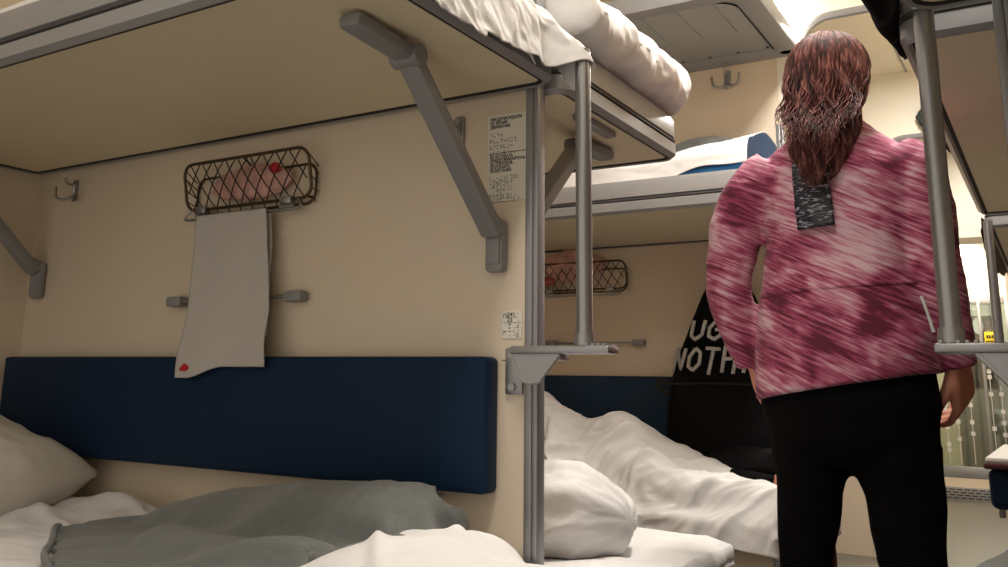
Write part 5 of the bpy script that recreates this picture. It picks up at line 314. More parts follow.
12,26,25,14,-16,-18,-20,-14,-9,-11,17,8,14,3,-19,-19,-12,-7,-7,3,19,0,19,9,-4,18,23,16,-7,-26,-9,-1,-12,-17,-17,2,6,11,19,19,26,23,-6,-3,-27,-16,-9,-14,-4,-20,-9,0,12,14,24,24,16,-17,-21,-21,-16,-10,-6,12,16,4,6,-20,-20,-5,-13,-6,10,2,15,
17,-1,8,21,24,14,-10,-26,-12,0,-7,-21,-14,9,4,13,16,19,30,11,9,-15,-24,-16,-7,-9,-11,-14,-14,5,4,12,28,20,15,-11,-26,-22,-18,-11,-1,10,11,5,4,-19,-18,-6,-3,-15,3,16,8,17,-1,14,24,21,14,-15,-24,-13,0,-2,-20,-10,8,6,11,15,23,26,16,5,-20,-22,
-18,-9,1,-19,-8,-12,1,1,12,30,17,14,-14,-22,-25,-19,-12,4,11,3,15,-7,-19,-14,-7,0,-12,2,12,15,5,8,16,22,24,9,-19,-20,-14,-2,3,-19,-5,8,6,11,12,24,22,14,13,-23,-23,-15,-9,-2,-11,-15,-8,0,0,10,25,22,13,-19,-17,-26,-24,-12,9,4,7,12,-8,-20,-11,
-3,-1,-9,7,5,11,8,7,19,24,22,8,-22,-14,-19,-2,5,-18,-3,13,3,10,14,21,23,16,10,-23,-22,-15,-3,-11,-3,-18,-8,1,-4,8,29,12,16,-16,-18,-28,-26,-11,14,0,7,11,-16,-15,-6,1,-7,1,4,-1,10,12,9,21,23,17,9,-24,-22,-8,-6,9,-17,4,12,1,12,9,24,17,22,6,
-22,-21,-11,-10,0,-9,-14,-9,-1,-7,4,26,21,9,-21,-15,-22,-31,-11,18,-3,9,-4,1,-22,3,-5,-1,4,-3,7,4,10,9,23,25,9,12,-24,-24,-1,-9,6,-12,16,1,6,9,9,19,22,14,13,-24,-22,-8,-5,-1,-14,-10,-12,3,-10,0,25,12,12,-14,-24,-16,-33,-12,24,1,-6,12,-17,3,
-9,0,2,-3,6,-5,8,13,4,25,25,8,6,-26,-20,4,-12,0,1,18,-3,8,11,5,18,22,18,4,-21,-20,-6,-6,2,-20,-5,-12,3,-9,-9,25,19,1,-12,-28,-14,-29,-14,29,-4,2,5,-14,10,-11,-1,7,-5,3,0,3,4,11,22,24,3,9,-20,-26,9,-11,9,-3,17,-1,6,12,3,16,23,7,12,-14,-25,
-4,-4,0,-17,-8,-9,1,-6,-16,21,20,-9,-4,-27,-16,-28,-14,34,-4,9,-14,6,4,-10,2,5,-3,3,-4,7,-1,9,23,22,13,-6,-25,-18,12,-7,12,-3,17,0,7,10,1,13,23,16,-8,-3,-27,7,-10,0,-11,-16,-4,-5,0,-22,17,21,-10,-12,-26,-14,-25,-15,39,6,-10,9,3,-3,-8,4,-5,
10,-10,1,10,-4,6,23,23,14,-18,-23,-12,14,-3,17,-4,15,0,9,10,-1,10,21,18,2,-18,-21,10,-11,-3,-6,-15,-6,-5,-1,-24,21,1,6,-18,-29,-13,-25,-15,45,10,-11,7,1,-8,7,-7,5,3,-7,10,-7,1,2,23,26,2,1,-30,-15,15,4,18,-7,18,3,8,9,-2,15,7,21,-1,-7,-24,6,
-1,-14,0,-18,-4,2,-11,-24,20,8,-5,-25,-22,-11,-27,-20,59,-2,2,2,-5,6,-1,-6,7,-1,-4,10,-8,1,-2,27,15,17,-6,-31,-15,11,13,19,-1,13,0,16,2,9,-1,17,12,-10,4,-22,6,1,-12,-1,-16,-8,3,-14,-24,9,14,-13,-24,-8,-27,-25,-15,64,0,8,-8,-2,6,-3,3,4,-6,
-2,12,-11,2,-3,18,21,15,-6,-27,-16,14,16,20,-3,15,5,10,4,8,-2,16,5,-9,7,-18,4,3,-16,2,-15,-8,4,-16,-24,6,8,-18,-21,-6,-27,-25,-16,70,11,-9,2,-3,5,-3,5,-3,4,-9,16,-14,3,-5,23,9,20,-5,-31,-12,17,21,15,4,11,7,6,12,4,-5,17,-10,2,8,-16,9,-4,-15,
3,-13,-10,5,-21,-23,14,-7,-16,-23,-1,-31,-28,-15,79,4,3,-7,6,-6,8,-6,7,-8,9,8,-16,1,1,8,22,13,-3,-27,-14,21,21,6,15,9,8,6,4,12,-7,14,-8,6,2,-13,9,-13,0,-6,-10,-10,5,-25,-18,5,-19,-15,2,-17,-28,-28,-16,86,3,-1,-2,2,3,1,-7,7,-3,5,10,-17,9,2,
-2,21,6,0,-28,-8,26,16,10,12,10,3,13,-1,12,1,-1,11,-15,0,8,1,-17,3,-9,-4,-13,9,-30,-2,-21,-15,0,-3,-25,-34,-25,-16,94,7,-7,4,2,-4,4,-4,5,-7,14,5,-15,5,-5,9,18,-7,11,-28,-5,25,10,18,8,8,8,10,2,7,-3,11,2,-10,-1,3,4,-11,-5,1,-14,-6,7,-27,-6,
-22,-4,-11,-4,-32,-25,-26,-17,98,7,-7,5,-4,3,0,1,-4,10,-6,14,-4,-15,14,11,5,-10,16,-29,-7,26,5,18,5,17,4,8,9,-3,5,1,9,-8,1,-5,8,-8,-4,-3,-13,2,0,-25,-9,-18,-7,0,-22,-27,-28,-26,-15,109,-4,-2,6,-6,6,-2,2,-6,13,-8,9,3,-15,19,5,-13,11,12,-30,
-4,24,-3,18,12,12,5,5,10,-2,9,4,-5,7,-9,-1,8,-11,5,-9,-10,-3,5,-22,-14,-13,1,-9,-31,-28,-26,-26,-13,110,-1,2,0,-1,5,2,-8,2,10,-11,6,10,-14,14,4,-8,0,21,-29,-5,24,-8,14,9,17,6,8,3,10,-4,4,8,-6,6,-8,0,7,-2,-11,-7,-3,3,-21,-15,-4,-5,-16,-31,
-25,-28,-26,-12,112,0,6,-6,2,4,-1,3,-2,7,-11,16,-11,10,-6,10,-3,-10,25,-26,-7,25,-13,5,9,23,10,8,-3,6,5,2,7,2,-3,4,-2,0,3,-11,-3,-7,3,-15,-16,0,-14,-26,-26,-25,-26,-28,-9,119,-3,2,-1,-1,4,-4,7,-8,12,-10,15,-11,15,-8,8,-12,-4,25,-14,-14,22,
-8,-10,14,11,22,0,11,-2,7,1,9,2,4,-6,7,-5,6,-11,-2,-7,0,-15,-7,-12,-14,-27,-22,-26,-29,-23,-9,124,-5,0,3,-2,-3,5,2,3,1,-9,14,-12,16,2,-5,-15,1,25,-10,-16,20,-13,-6,4,12,26,1,4,11,-1,8,3,5,2,2,2,5,-1,-9,-4,-5,-4,-9,-7,-14,-17,-26,-30,-27,
-23,-21,-8,118,5,-3,4,1,-1,-1,0,7,-6,-4,13,-12,16,-5,-12,10,-10,22,-19,10,-8,7,-12,2,6,23,7,-1,13,5,6,4,3,3,2,1,4,-7,3,-7,-6,-7,-9,-9,-12,-18,-22,-31,-25,-26,-2,-19,119,2,-2,7,-7,4,-3,7,-8,6,-5,10,-12,16,-16,8,3,-13,20,-17,-3,12,-11,10,0,
-11,23,6,-1,13,9,6,2,6,1,2,1,1,1,-1,-8,-6,-7,-8,-9,-10,-18,-25,-24,-28,-23,4,-20,117,-2,3,2,-6,6,0,-7,1,2,1,-8,1,16,-18,-2,12,3,-13,7,-14,3,9,-10,7,-8,23,-4,10,7,7,7,6,5,3,4,-1,-1,-1,-2,-4,-5,-8,-11,-8,-15,-5,-28,-27,-25,-18,-12,-10,120,2,
0,-6,4,-1,-8,8,-5,-3,-6,1,13,-7,3,-14,12,4,-18,4,0,-8,10,-9,9,-3,16,-4,4,12,8,7,7,3,5,1,5,-3,0,-4,-3,-9,-5,-12,-10,-4,-19,-6,-33,-24,-22,-7,-20,120,3,-7,3,-2,-6,7,-1,-8,-6,-1,12,-4,-4,10,-15,7,7,-20,1,-4,6,2,-7,3,11,7,0,-2,10,9,10,2,5,9,2,
-2,4,-7,-4,-1,-9,1,-14,-9,-7,-13,-12,-17,-26,-13,-22,-23,110,8,-7,-3,0,-1,4,3,-6,-8,3,5,-7,7,-3,5,-9,13,-17,-9,-2,3,2,3,-4,8,10,-3,2,14,8,8,-2,9,7,-5,5,3,-5,-5,-2,-9,2,-7,-15,-2,-9,-20,-13,-25,-20,-13,-18,100,5,-7,0,-3,3,-1,8,-7,-6,4,-5,-1,
8,4,-8,-4,14,-16,-9,-3,10,-7,-1,1,12,0,0,5,11,12,2,0,11,1,-3,3,5,-3,-8,1,-11,1,2,-16,-8,-1,-19,-15,-16,-18,-16,-16,90,-2,-1,-2,0,-3,6,6,-9,-2,-5,2,8,-6,10,-8,-6,15,-6,-18,1,5,-5,10,-11,2,2,11,0,14,4,-2,12,4,-3,-2,2,8,-1,-10,0,-6,10,-6,-15,
-9,-2,-11,-22,-14,-22,-18,-14,97,-6,3,-4,-4,2,0,9,-8,-2,-1,8,-7,-1,9,-6,-7,14,-1,-18,9,-6,6,5,0,-13,1,5,5,13,-6,6,10,-5,-1,1,4,7,-1,-9,-6,11,6,-12,-9,-13,0,-10,-21,-13,-21,-19,-18,103,-10,6,2,3,-4,-9,8,-7,5,1,-10,6,0,-3,-9,6,3,-7,8,1,0,-10,
4,-2,10,4,1,0,-10,5,7,4,-4,5,-5,9,0,0,2,-14,9,8,-10,-14,-13,3,-17,-19,-21,-20,-18,-19,114,0,1,-1,-2,3,-2,-8,-1,-1,-2,3,-2,-6,0,1,-2,1,3,1,-4,1,0,-8,12,2,1,1,-6,5,3,2,3,6,-5,9,-12,1,0,2,11,0,-13,-5,-18,4,-21,-19,-19,-20,-19,-19,-16,129,1,-1,
2,-1,-4,-3,-4,-5,0,4,-1,-4,-4,-1,0,-3,4,2,-2,0,0,-1,0,4,4,0,1,4,0,-2,4,3,-1,8,0,-1,-12,9,14,-3,-12,-4,-15,2,-18,-21,-21,-20,-20,-20,-17,-16,143,-1,0,0,-1,-2,-3,-5,-3,3,-2,-1,-2,-2,-3,-1,4,0,0,1,-1,-1,-1,3,3,1,3,4,0,-2,1,3,3,4,2,1,-5,5,5,8,
-10,3,-18,3,-21,-16,-19,-24,-17,-21,-17,-16,-14,140,0,0,0,-1,-2,-5,-3,-1,-1,0,0,-2,-2,-2,0,2,0,1,1,-1,-2,0,3,4,0,7,-1,1,-2,3,2,5,2,2,1,2,4,3,4,-7,8,-18,-1,-19,-18,-19,-23,-18,-17,-17,-18,-19,137,0,0,0,-3,-3,-3,-3,-2,0,0,3,-5,-2,-2,1,1,2,0,
1,-1,-1,0,5,1,4,2,2,0,-1,3,3,3,3,2,1,2,4,2,6,-3,10,-17,-4,-16,-21,-22,-19,-19,-19,-14,-17,-19,130,2,-5,2,-4,-2,-7,-1,0,-1,2,-1,0,-5,-1,1,1,4,0,-1,0,-1,2,2,3,4,1,2,-1,0,4,2,4,2,1,2,2,3,5,4,0,12,-7,-19,-12,-21,-20,-21,-22,-17,-14,-15,-19,125,
-3,5,-5,0,-7,-1,-6,0,0,1,1,-3,-2,-2,2,0,4,0,0,-2,2,2,1,5,1,2,1,1,1,2,3,4,1,1,2,2,5,2,6,4,12,-6,-12,-21,-20,-21,-21,-20,-18,-15,-15,-18,118,0,1,0,-5,-4,-2,-3,-3,2,-2,1,-3,-1,-2,0,4,2,1,-1,0,1,2,2,4,1,3,0,1,1,3,3,3,0,1,3,3,5,5,5,9,4,-2,-10,
-17,-24,-21,-23,-22,-14,-16,-16,-17,122,-10,2,-1,-4,-3,-6,0,-3,1,0,-2,-1,-3,1,2,3,-1,2,-1,0,2,2,2,3,2,1,1,1,2,3,3,1,1,1,3,2,7,4,6,9,0,2,-7,-21,-18,-20,-26,-19,-16,-15,-16,-21,115,-1,-2,-2,0,-8,-1,-4,0,-2,0,0,-1,-2,-1,1,3,2,-2,0,2,2,1,3,3,1,
1,1,1,2,3,3,1,0,2,3,3,7,5,7,5,3,-4,-2,-14,-23,-23,-21,-17,-17,-16,-17,-18,107,-1,-2,1,-3,-2,-6,-3,-3,1,-1,-1,-1,-2,2,-1,3,0,1,-1,2,2,2,2,3,1,2,1,0,1,4,2,2,0,3,3,5,2,9,6,5,1,-5,-3,-5,-24,-21,-21,-17,-18,-16,-19,-20,106,-1,0,-3,0,-5,-3,-5,-2,
-1,0,-1,-1,0,0,0,2,1,0,0,3,1,1,2,3,1,1,2,2,0,4,1,1,1,3,3,3,8,4,8,4,0,-1,-7,1,-24,-19,-21,-19,-15,-17,-18,-24,104,-1,-1,-1,-3,-5,-3,-2,-2,-4,0,-2,0,-1,1,1,1,0,2,1,1,1,2,2,2,1,1,2,2,2,2,1,1,1,3,3,5,6,6,5,6,2,-3,-4,-1,-15,-25,-19,-19,-16,-17,
-18,-23,99,-1,-2,-1,-3,-2,-6,-2,-3,-1,-3,-1,-1,-1,1,1,0,2,1,1,1,1,1,3,2,1,1,2,2,4,0,1,1,1,3,4,4,7,6,6,7,-3,-3,-4,1,-15,-18,-23,-15,-16,-17,-20,-22,]),
}
S = bpy.context.scene
C = S.collection
V = Vector

# ---------------------------------------------------------------- materials
def lin(c):
    return tuple((x / 12.92 if x <= .04045 else ((x + .055) / 1.055) ** 2.4) for x in [k / 255 for k in c])

def mat(name, rgb, rough=.5, metal=0., bump=0., bscale=60., var=0., vscale=6., sheen=0., emis=0., emis_rgb=None, stretch=None, spec=None, coat=0.):
    m = bpy.data.materials.new(name); m.use_nodes = True
    nt = m.node_tree; b = nt.nodes['Principled BSDF']
    col = (*lin(rgb), 1)
    b.inputs['Base Color'].default_value = col
    b.inputs['Roughness'].default_value = rough
    b.inputs['Metallic'].default_value = metal
    if spec is not None: b.inputs['Specular IOR Level'].default_value = spec
    if sheen: b.inputs['Sheen Weight'].default_value = sheen
    if coat: b.inputs['Coat Weight'].default_value = coat
    tc = nt.nodes.new('ShaderNodeTexCoord'); mp = nt.nodes.new('ShaderNodeMapping')
    nt.links.new(tc.outputs['Object'], mp.inputs['Vector'])
    if stretch: mp.inputs['Scale'].default_value = stretch
    if var:
        n = nt.nodes.new('ShaderNodeTexNoise'); n.inputs['Scale'].default_value = vscale; n.inputs['Detail'].default_value = 5
        nt.links.new(mp.outputs[0], n.inputs['Vector'])
        r = nt.nodes.new('ShaderNodeValToRGB')
        r.color_ramp.elements[0].position = .3; r.color_ramp.elements[1].position = .7
        r.color_ramp.elements[0].color = tuple(x * (1 - var) for x in col[:3]) + (1,)
        r.color_ramp.elements[1].color = tuple(min(1, x * (1 + var)) for x in col[:3]) + (1,)
        nt.links.new(n.outputs['Fac'], r.inputs[0]); nt.links.new(r.outputs[0], b.inputs['Base Color'])
    if bump:
        n2 = nt.nodes.new('ShaderNodeTexNoise'); n2.inputs['Scale'].default_value = bscale; n2.inputs['Detail'].default_value = 6
        nt.links.new(mp.outputs[0], n2.inputs['Vector'])
        bp = nt.nodes.new('ShaderNodeBump'); bp.inputs['Strength'].default_value = bump; bp.inputs['Distance'].default_value = .01
        nt.links.new(n2.outputs['Fac'], bp.inputs['Height']); nt.links.new(bp.outputs[0], b.inputs['Normal'])
    if emis:
        b.inputs['Emission Color'].default_value = (*lin(emis_rgb or rgb), 1)
        b.inputs['Emission Strength'].default_value = emis
    return m

M = {}
M['cream'] = mat('cream_laminate', (222, 206, 184), .42, bump=.03, bscale=300, var=.02, vscale=3)
M['cream_light'] = mat('pale_cream_panel', (234, 228, 212), .45, var=.015)
M['under'] = mat('cream_underside', (228, 214, 184), .45, bump=.03, bscale=300, var=.02)
M['frame'] = mat('grey_painted_frame', (150, 149, 150), .38, metal=.25, var=.02)
M['frame_dark'] = mat('dark_rubber_gap', (30, 27, 25), .7)
M['groove'] = mat('dark_grey_groove', (66, 63, 62), .6)
M['shelf'] = mat('grey_shelf_panel', (150, 148, 143), .5, var=.02)
M['alu'] = mat('brushed_aluminium', (150, 150, 152), .42, metal=.55, bump=.03, bscale=40, stretch=(30, 30, 1))
M['chrome'] = mat('polished_steel', (160, 160, 163), .3, metal=.8)
M['steel'] = mat('cast_steel', (160, 160, 162), .36, metal=.75, bump=.05, bscale=120)
M['arm'] = mat('grey_plastic_arm', (138, 138, 139), .45, var=.02)
M['navy'] = mat('navy_upholstery', (6, 36, 64), .62, bump=.12, bscale=500, sheen=.04, spec=.2)
M['blue'] = mat('blue_mattress_fabric', (38, 110, 170), .7, bump=.2, bscale=400)
M['linen'] = mat('white_linen', (226, 223, 222), .85, bump=.12, bscale=260, var=.02, vscale=9, sheen=.1)
M['linen_g'] = mat('off_white_linen', (206, 200, 190), .85, bump=.15, bscale=240, var=.03, vscale=9, sheen=.1)
M['towel'] = mat('waffle_towel', (200, 194, 188), .9, bump=.35, bscale=420)
M['blanket'] = mat('grey_wool_blanket', (104, 107, 104), .95, bump=.45, bscale=330, var=.08, vscale=60, sheen=.35)
M['wire'] = mat('bronze_wire', (88, 74, 56), .35, metal=.8)
M['net'] = mat('dark_net_cord', (38, 28, 24), .7)
M['black'] = mat('black_fabric', (9, 9, 11), .9, bump=.2, bscale=180, spec=.15)
M['trouser'] = mat('black_trousers', (7, 6, 7), .95, bump=.2, bscale=200, spec=.12)
M['print'] = mat('white_print', (196, 194, 192), .7)
M['paper'] = mat('sign_sticker', (226, 221, 210), .5)
M['ink'] = mat('black_ink', (28, 26, 26), .6)
M['red'] = mat('red_print', (190, 24, 38), .6)
M['redbag'] = mat('faded_red_plastic', (168, 78, 76), .5, var=.3, vscale=30)
M['pinkbag'] = mat('pink_plastic_bag', (205, 160, 150), .4, var=.25, vscale=18)
M['floor'] = mat('grey_linoleum', (112, 108, 99), .4, var=.06, vscale=14, bump=.03)
M['skin'] = mat('skin', (205, 140, 116), .55, var=.05, vscale=25)
M['skin'].node_tree.nodes['Principled BSDF'].inputs['Subsurface Weight'].default_value = .08
M['yellow'] = mat('yellow_sign', (240, 205, 30), .5)
M['rubber'] = mat('black_rubber', (20, 20, 21), .8)
M['maroon'] = mat('maroon_edge', (70, 22, 28), .5)
M['denim'] = mat('blue_denim', (92, 116, 146), .9, bump=.3, bscale=400)
M['green'] = mat('dark_green_cloth', (52, 66, 62), .9)
M['lamp'] = mat('lamp_diffuser', (255, 246, 225), .5, emis=12, emis_rgb=(255, 244, 226))
M['lamp_s'] = mat('lamp_small', (255, 250, 240), .5, emis=22, emis_rgb=(255, 244, 225))
M['eye'] = mat('eye_white', (235, 232, 228), .2)
M['iris'] = mat('iris', (60, 40, 28), .2)
M['lip'] = mat('lip', (168, 84, 80), .5)
M['brown'] = mat('dark_brown_leather', (60, 24, 22), .6)

def glass(name, rgb, rough=.02, alpha=.25):
    m = bpy.data.materials.new(name); m.use_nodes = True; nt = m.node_tree
    b = nt.nodes['Principled BSDF']; out = nt.nodes['Material Output']
    tr = nt.nodes.new('ShaderNodeBsdfTransparent'); tr.inputs[0].default_value = (*lin(rgb), 1)
    gl = nt.nodes.new('ShaderNodeBsdfGlossy'); gl.inputs['Roughness'].default_value = rough
    mx = nt.nodes.new('ShaderNodeMixShader'); mx.inputs[0].default_value = alpha
    nt.links.new(tr.outputs[0], mx.inputs[1]); nt.links.new(gl.outputs[0], mx.inputs[2]); nt.links.new(mx.outputs[0], out.inputs[0])
    nt.nodes.remove(b); return m
M['glass'] = glass('greenish_glass', (230, 234, 222), .03, .15)
M['night'] = mat('night_window_glass', (8, 9, 12), .05)

def tunic_mat():
    m = bpy.data.materials.new('tie_dye_tunic'); m.use_nodes = True; nt = m.node_tree; L = nt.links
    b = nt.nodes['Principled BSDF']; b.inputs['Roughness'].default_value = .8; b.inputs['Sheen Weight'].default_value = .1
    tc = nt.nodes.new('ShaderNodeTexCoord')
    m1 = nt.nodes.new('ShaderNodeMapping'); m1.inputs['Rotation'].default_value = (0, math.radians(-26), 0)
    m2 = nt.nodes.new('ShaderNodeMapping'); m2.inputs['Scale'].default_value = (13, 13, 170)
    L.new(tc.outputs['Object'], m1.inputs[0]); L.new(m1.outputs[0], m2.inputs[0])
    n = nt.nodes.new('ShaderNodeTexNoise'); n.inputs['Scale'].default_value = 1.; n.inputs['Detail'].default_value = 3; n.inputs['Roughness'].default_value = .55
    n.inputs['Distortion'].default_value = .5
    L.new(m2.outputs[0], n.inputs['Vector'])
    m3 = nt.nodes.new('ShaderNodeMapping'); m3.inputs['Scale'].default_value = (9, 6, 12)
    L.new(m1.outputs[0], m3.inputs[0])
    p = nt.nodes.new('ShaderNodeTexNoise'); p.inputs['Scale'].default_value = 1.; p.inputs['Detail'].default_value = 2; p.inputs['Distortion'].default_value = .6
    L.new(m3.outputs[0], p.inputs['Vector'])
    mx = nt.nodes.new('ShaderNodeMix'); mx.data_type = 'FLOAT'; mx.inputs['Factor'].default_value = .5
    L.new(n.outputs['Fac'], mx.inputs['A']); L.new(p.outputs['Fac'], mx.inputs['B'])
    r = nt.nodes.new('ShaderNodeValToRGB'); cr = r.color_ramp
    cr.elements[0].position = .41; cr.elements[0].color = (*lin((96, 18, 46)), 1)
    cr.elements[1].position = .62; cr.elements[1].color = (*lin((212, 176, 186)), 1)
    for pos, c in ((.455, (146, 50, 86)), (.495, (164, 78, 108)), (.545, (190, 122, 142))):
        e = cr.elements.new(pos); e.color = (*lin(c), 1)
    L.new(mx.outputs['Result'], r.inputs[0]); L.new(r.outputs[0], b.inputs['Base Color'])
    return m
M['tunic'] = tunic_mat()

def hair_mat():
    m = bpy.data.materials.new('auburn_hair'); m.use_nodes = True; nt = m.node_tree; L = nt.links
    b = nt.nodes['Principled BSDF']; b.inputs['Roughness'].default_value = .58; b.inputs['Specular IOR Level'].default_value = .3
    tc = nt.nodes.new('ShaderNodeTexCoord'); mp = nt.nodes.new('ShaderNodeMapping'); mp.inputs['Scale'].default_value = (60, 60, 12)
    L.new(tc.outputs['Object'], mp.inputs[0])
    n = nt.nodes.new('ShaderNodeTexNoise'); n.inputs['Detail'].default_value = 4; n.inputs['Scale'].default_value = 1; n.inputs['Distortion'].default_value = 1.2
    L.new(mp.outputs[0], n.inputs['Vector'])
    r = nt.nodes.new('ShaderNodeValToRGB'); cr = r.color_ramp
    cr.elements[0].position = .36; cr.elements[0].color = (*lin((46, 20, 19)), 1)
    cr.elements[1].position = .68; cr.elements[1].color = (*lin((150, 98, 90)), 1)
    e = cr.elements.new(.5); e.color = (*lin((86, 40, 38)), 1)
    L.new(n.outputs['Fac'], r.inputs[0]); L.new(r.outputs[0], b.inputs['Base Color'])
    bp = nt.nodes.new('ShaderNodeBump'); bp.inputs['Strength'].default_value = .5; bp.inputs['Distance'].default_value = .01
    L.new(n.outputs['Fac'], bp.inputs['Height']); L.new(bp.outputs[0], b.inputs['Normal'])
    return m
M['hair'] = hair_mat()

def patch_mat():
    m = bpy.data.materials.new('black_glitter_patch'); m.use_nodes = True; nt = m.node_tree; L = nt.links
    b = nt.nodes['Principled BSDF']; b.inputs['Roughness'].default_value = .5
    tc = nt.nodes.new('ShaderNodeTexCoord'); mp = nt.nodes.new('ShaderNodeMapping'); mp.inputs['Rotation'].default_value = (0, .6, 0); mp.inputs['Scale'].default_value = (40, 1, 140)
    L.new(tc.outputs['Object'], mp.inputs[0])
    n = nt.nodes.new('ShaderNodeTexNoise'); n.inputs['Scale'].default_value = 1; n.inputs['Detail'].default_value = 3; n.inputs['Distortion'].default_value = 1.5
    L.new(mp.outputs[0], n.inputs['Vector'])
    r = nt.nodes.new('ShaderNodeValToRGB'); cr = r.color_ramp
    cr.elements[0].position = .56; cr.elements[0].color = (*lin((20, 17, 30)), 1)
    cr.elements[1].position = .68; cr.elements[1].color = (*lin((170, 165, 180)), 1)
    L.new(n.outputs['Fac'], r.inputs[0]); L.new(r.outputs[0], b.inputs['Base Color'])
    return m
M['patch'] = patch_mat()

# ---------------------------------------------------------------- helpers
def obj(name, bm, m, parent=None, smooth=None, loc=None):
    me = bpy.data.meshes.new(name)
    if not isinstance(bm, bpy.types.Mesh):
        bmesh.ops.recalc_face_normals(bm, faces=bm.faces[:]); bm.to_mesh(me); bm.free()
    else: me = bm
    me.materials.clear(); me.materials.append(M[m] if isinstance(m, str) else m)
    o = bpy.data.objects.new(name, me); C.objects.link(o)
    if parent:
        o.parent = parent
        P = Matrix.Translation(parent_world(parent)); o.matrix_parent_inverse = P.inverted()
    if smooth is None: smooth = True
    if smooth:
        for p in me.polygons: p.use_smooth = True
        me.set_sharp_from_angle(angle=math.radians(38)) if smooth is True else None
    return o

def parent_world(o):
    p = V(o.location) if o.type == 'EMPTY' or not o.parent else V((0, 0, 0))
    return p

def thing(name, label, cat, loc, group=None):
    o = bpy.data.objects.new(name, None); C.objects.link(o); o.location = loc; o.empty_display_size = .05
    o['label'] = label; o['category'] = cat
    if group: o['group'] = group
    return o

def tag(o, label, cat, group=None):
    o['label'] = label; o['category'] = cat
    if group: o['group'] = group
    return o

def struct(name, bm, m, parent=None, smooth=True):
    o = obj(name, bm, m, parent, smooth)
    if not parent: o['kind'] = 'structure'
    return o

def copy_tree(o, delta, label=None, group=None):
    r = o.copy(); C.objects.link(r); r.location = V(o.location) + V(delta)
    if label: r['label'] = label
    if group: r['group'] = group
    for ch in list(o.children):
        c = ch.copy(); C.objects.link(c); c.parent = r
        for g in ch.children:
            d = g.copy(); C.objects.link(d); d.parent = c
    return r

def nb(): return bmesh.new()

def box(bm, a, b, bev=0., seg=2):
    a, b = V(a), V(b)
    r = bmesh.ops.create_cube(bm, size=1)
    vs = r['verts']
    for v in vs: v.co = V((a[i] + (b[i] - a[i]) * (v.co[i] + .5)) for i in range(3))
    if bev:
        es = {e for v in vs for e in v.link_edges}
        bmesh.ops.bevel(bm, geom=list(es), offset=bev, segments=seg, profile=.5, affect='EDGES', clamp_overlap=True)
    return bm

def frames(pts):
    T = []
    for i in range(len(pts)):
        a = pts[max(0, i - 1)]; b = pts[min(len(pts) - 1, i + 1)]
        T.append((b - a).normalized())
    up = V((0, 0, 1)) if abs(T[0].z) < .9 else V((0, 1, 0))
    n = T[0].cross(up).normalized(); out = []
    for i, t in enumerate(T):
        if i:
            ax = T[i - 1].cross(t)
            if ax.length > 1e-7:
                n = Quaternion(ax.normalized(), T[i - 1].angle(t)) @ n
        n = (n - t * n.dot(t)).normalized()
        out.append((t, n, t.cross(n)))
    return out

def tube(bm, pts, r, seg=10, closed=False, squash=1.):
    pts = [V(p) for p in pts]
    if not isinstance(r, (list, tuple)): r = [r] * len(pts)
    fr = frames(pts); rings = []
    for p, (t, n, b), q in zip(pts, fr, r):
        rx, ry = q if isinstance(q, (tuple, list)) else (q, q * squash)
        rings.append([bm.verts.new(p + n * math.cos(2 * PI * k / seg) * rx + b * math.sin(2 * PI * k / seg) * ry) for k in range(seg)])
    m = len(rings)
    for i in range(m - (0 if closed else 1)):
        A, B = rings[i], rings[(i + 1) % m]
        for k in range(seg):
            try: bm.faces.new((A[k], A[(k + 1) % seg], B[(k + 1) % seg], B[k]))
            except ValueError: pass
    if not closed:
        bm.faces.new(rings[0][::-1]); bm.faces.new(rings[-1])
    return bm

def smooth_pts(pts, n=6, closed=False):
    P = [V(p) for p in pts]; out = []; N = len(P)
    rng = range(N) if closed else range(N - 1)
    for i in rng:
        p0 = P[(i - 1) % N] if closed or i > 0 else P[0]; p1 = P[i]; p2 = P[(i + 1) % N]
        p3 = P[(i + 2) % N] if closed or i + 2 < N else P[-1]
        for k in range(n):
            t = k / n
            out.append(.5 * ((2 * p1) + (p2 - p0) * t + (2 * p0 - 5 * p1 + 4 * p2 - p3) * t * t + (3 * p1 - p0 - 3 * p2 + p3) * t ** 3))
    if not closed: out.append(P[-1])
    return out

def lerp_list(vals, n):
    out = []
    for i in range(len(vals) - 1):
        for k in range(n):
            t = k / n; t = t * t * (3 - 2 * t)
            a, b = vals[i], vals[i + 1]
            out.append(tuple(x + (y - x) * t for x, y in zip(a, b)) if isinstance(a, tuple) else a + (b - a) * t)
    out.append(vals[-1]); return out

def stube(bm, pts, r, n=5, seg=12, **k):
    r = r if isinstance(r, list) else [r] * len(pts)
    return tube(bm, smooth_pts(pts, n), lerp_list(r, n), seg, **k)

def ball(bm, c, r, seg=16, rot=None):
    rr = r if isinstance(r, (tuple, list)) else (r, r, r)
    q = bmesh.ops.create_uvsphere(bm, u_segments=seg, v_segments=max(6, seg // 2 + 2), radius=1)
    for v in q['verts']:
        p = V((v.co.x * rr[0], v.co.y * rr[1], v.co.z * rr[2]))
        if rot: p = rot @ p
        v.co = p + V(c)
    return bm

def cyl(bm, a, b, r, seg=16, r2=None):
    return tube(bm, [a, b], [r, r2 or r], seg)

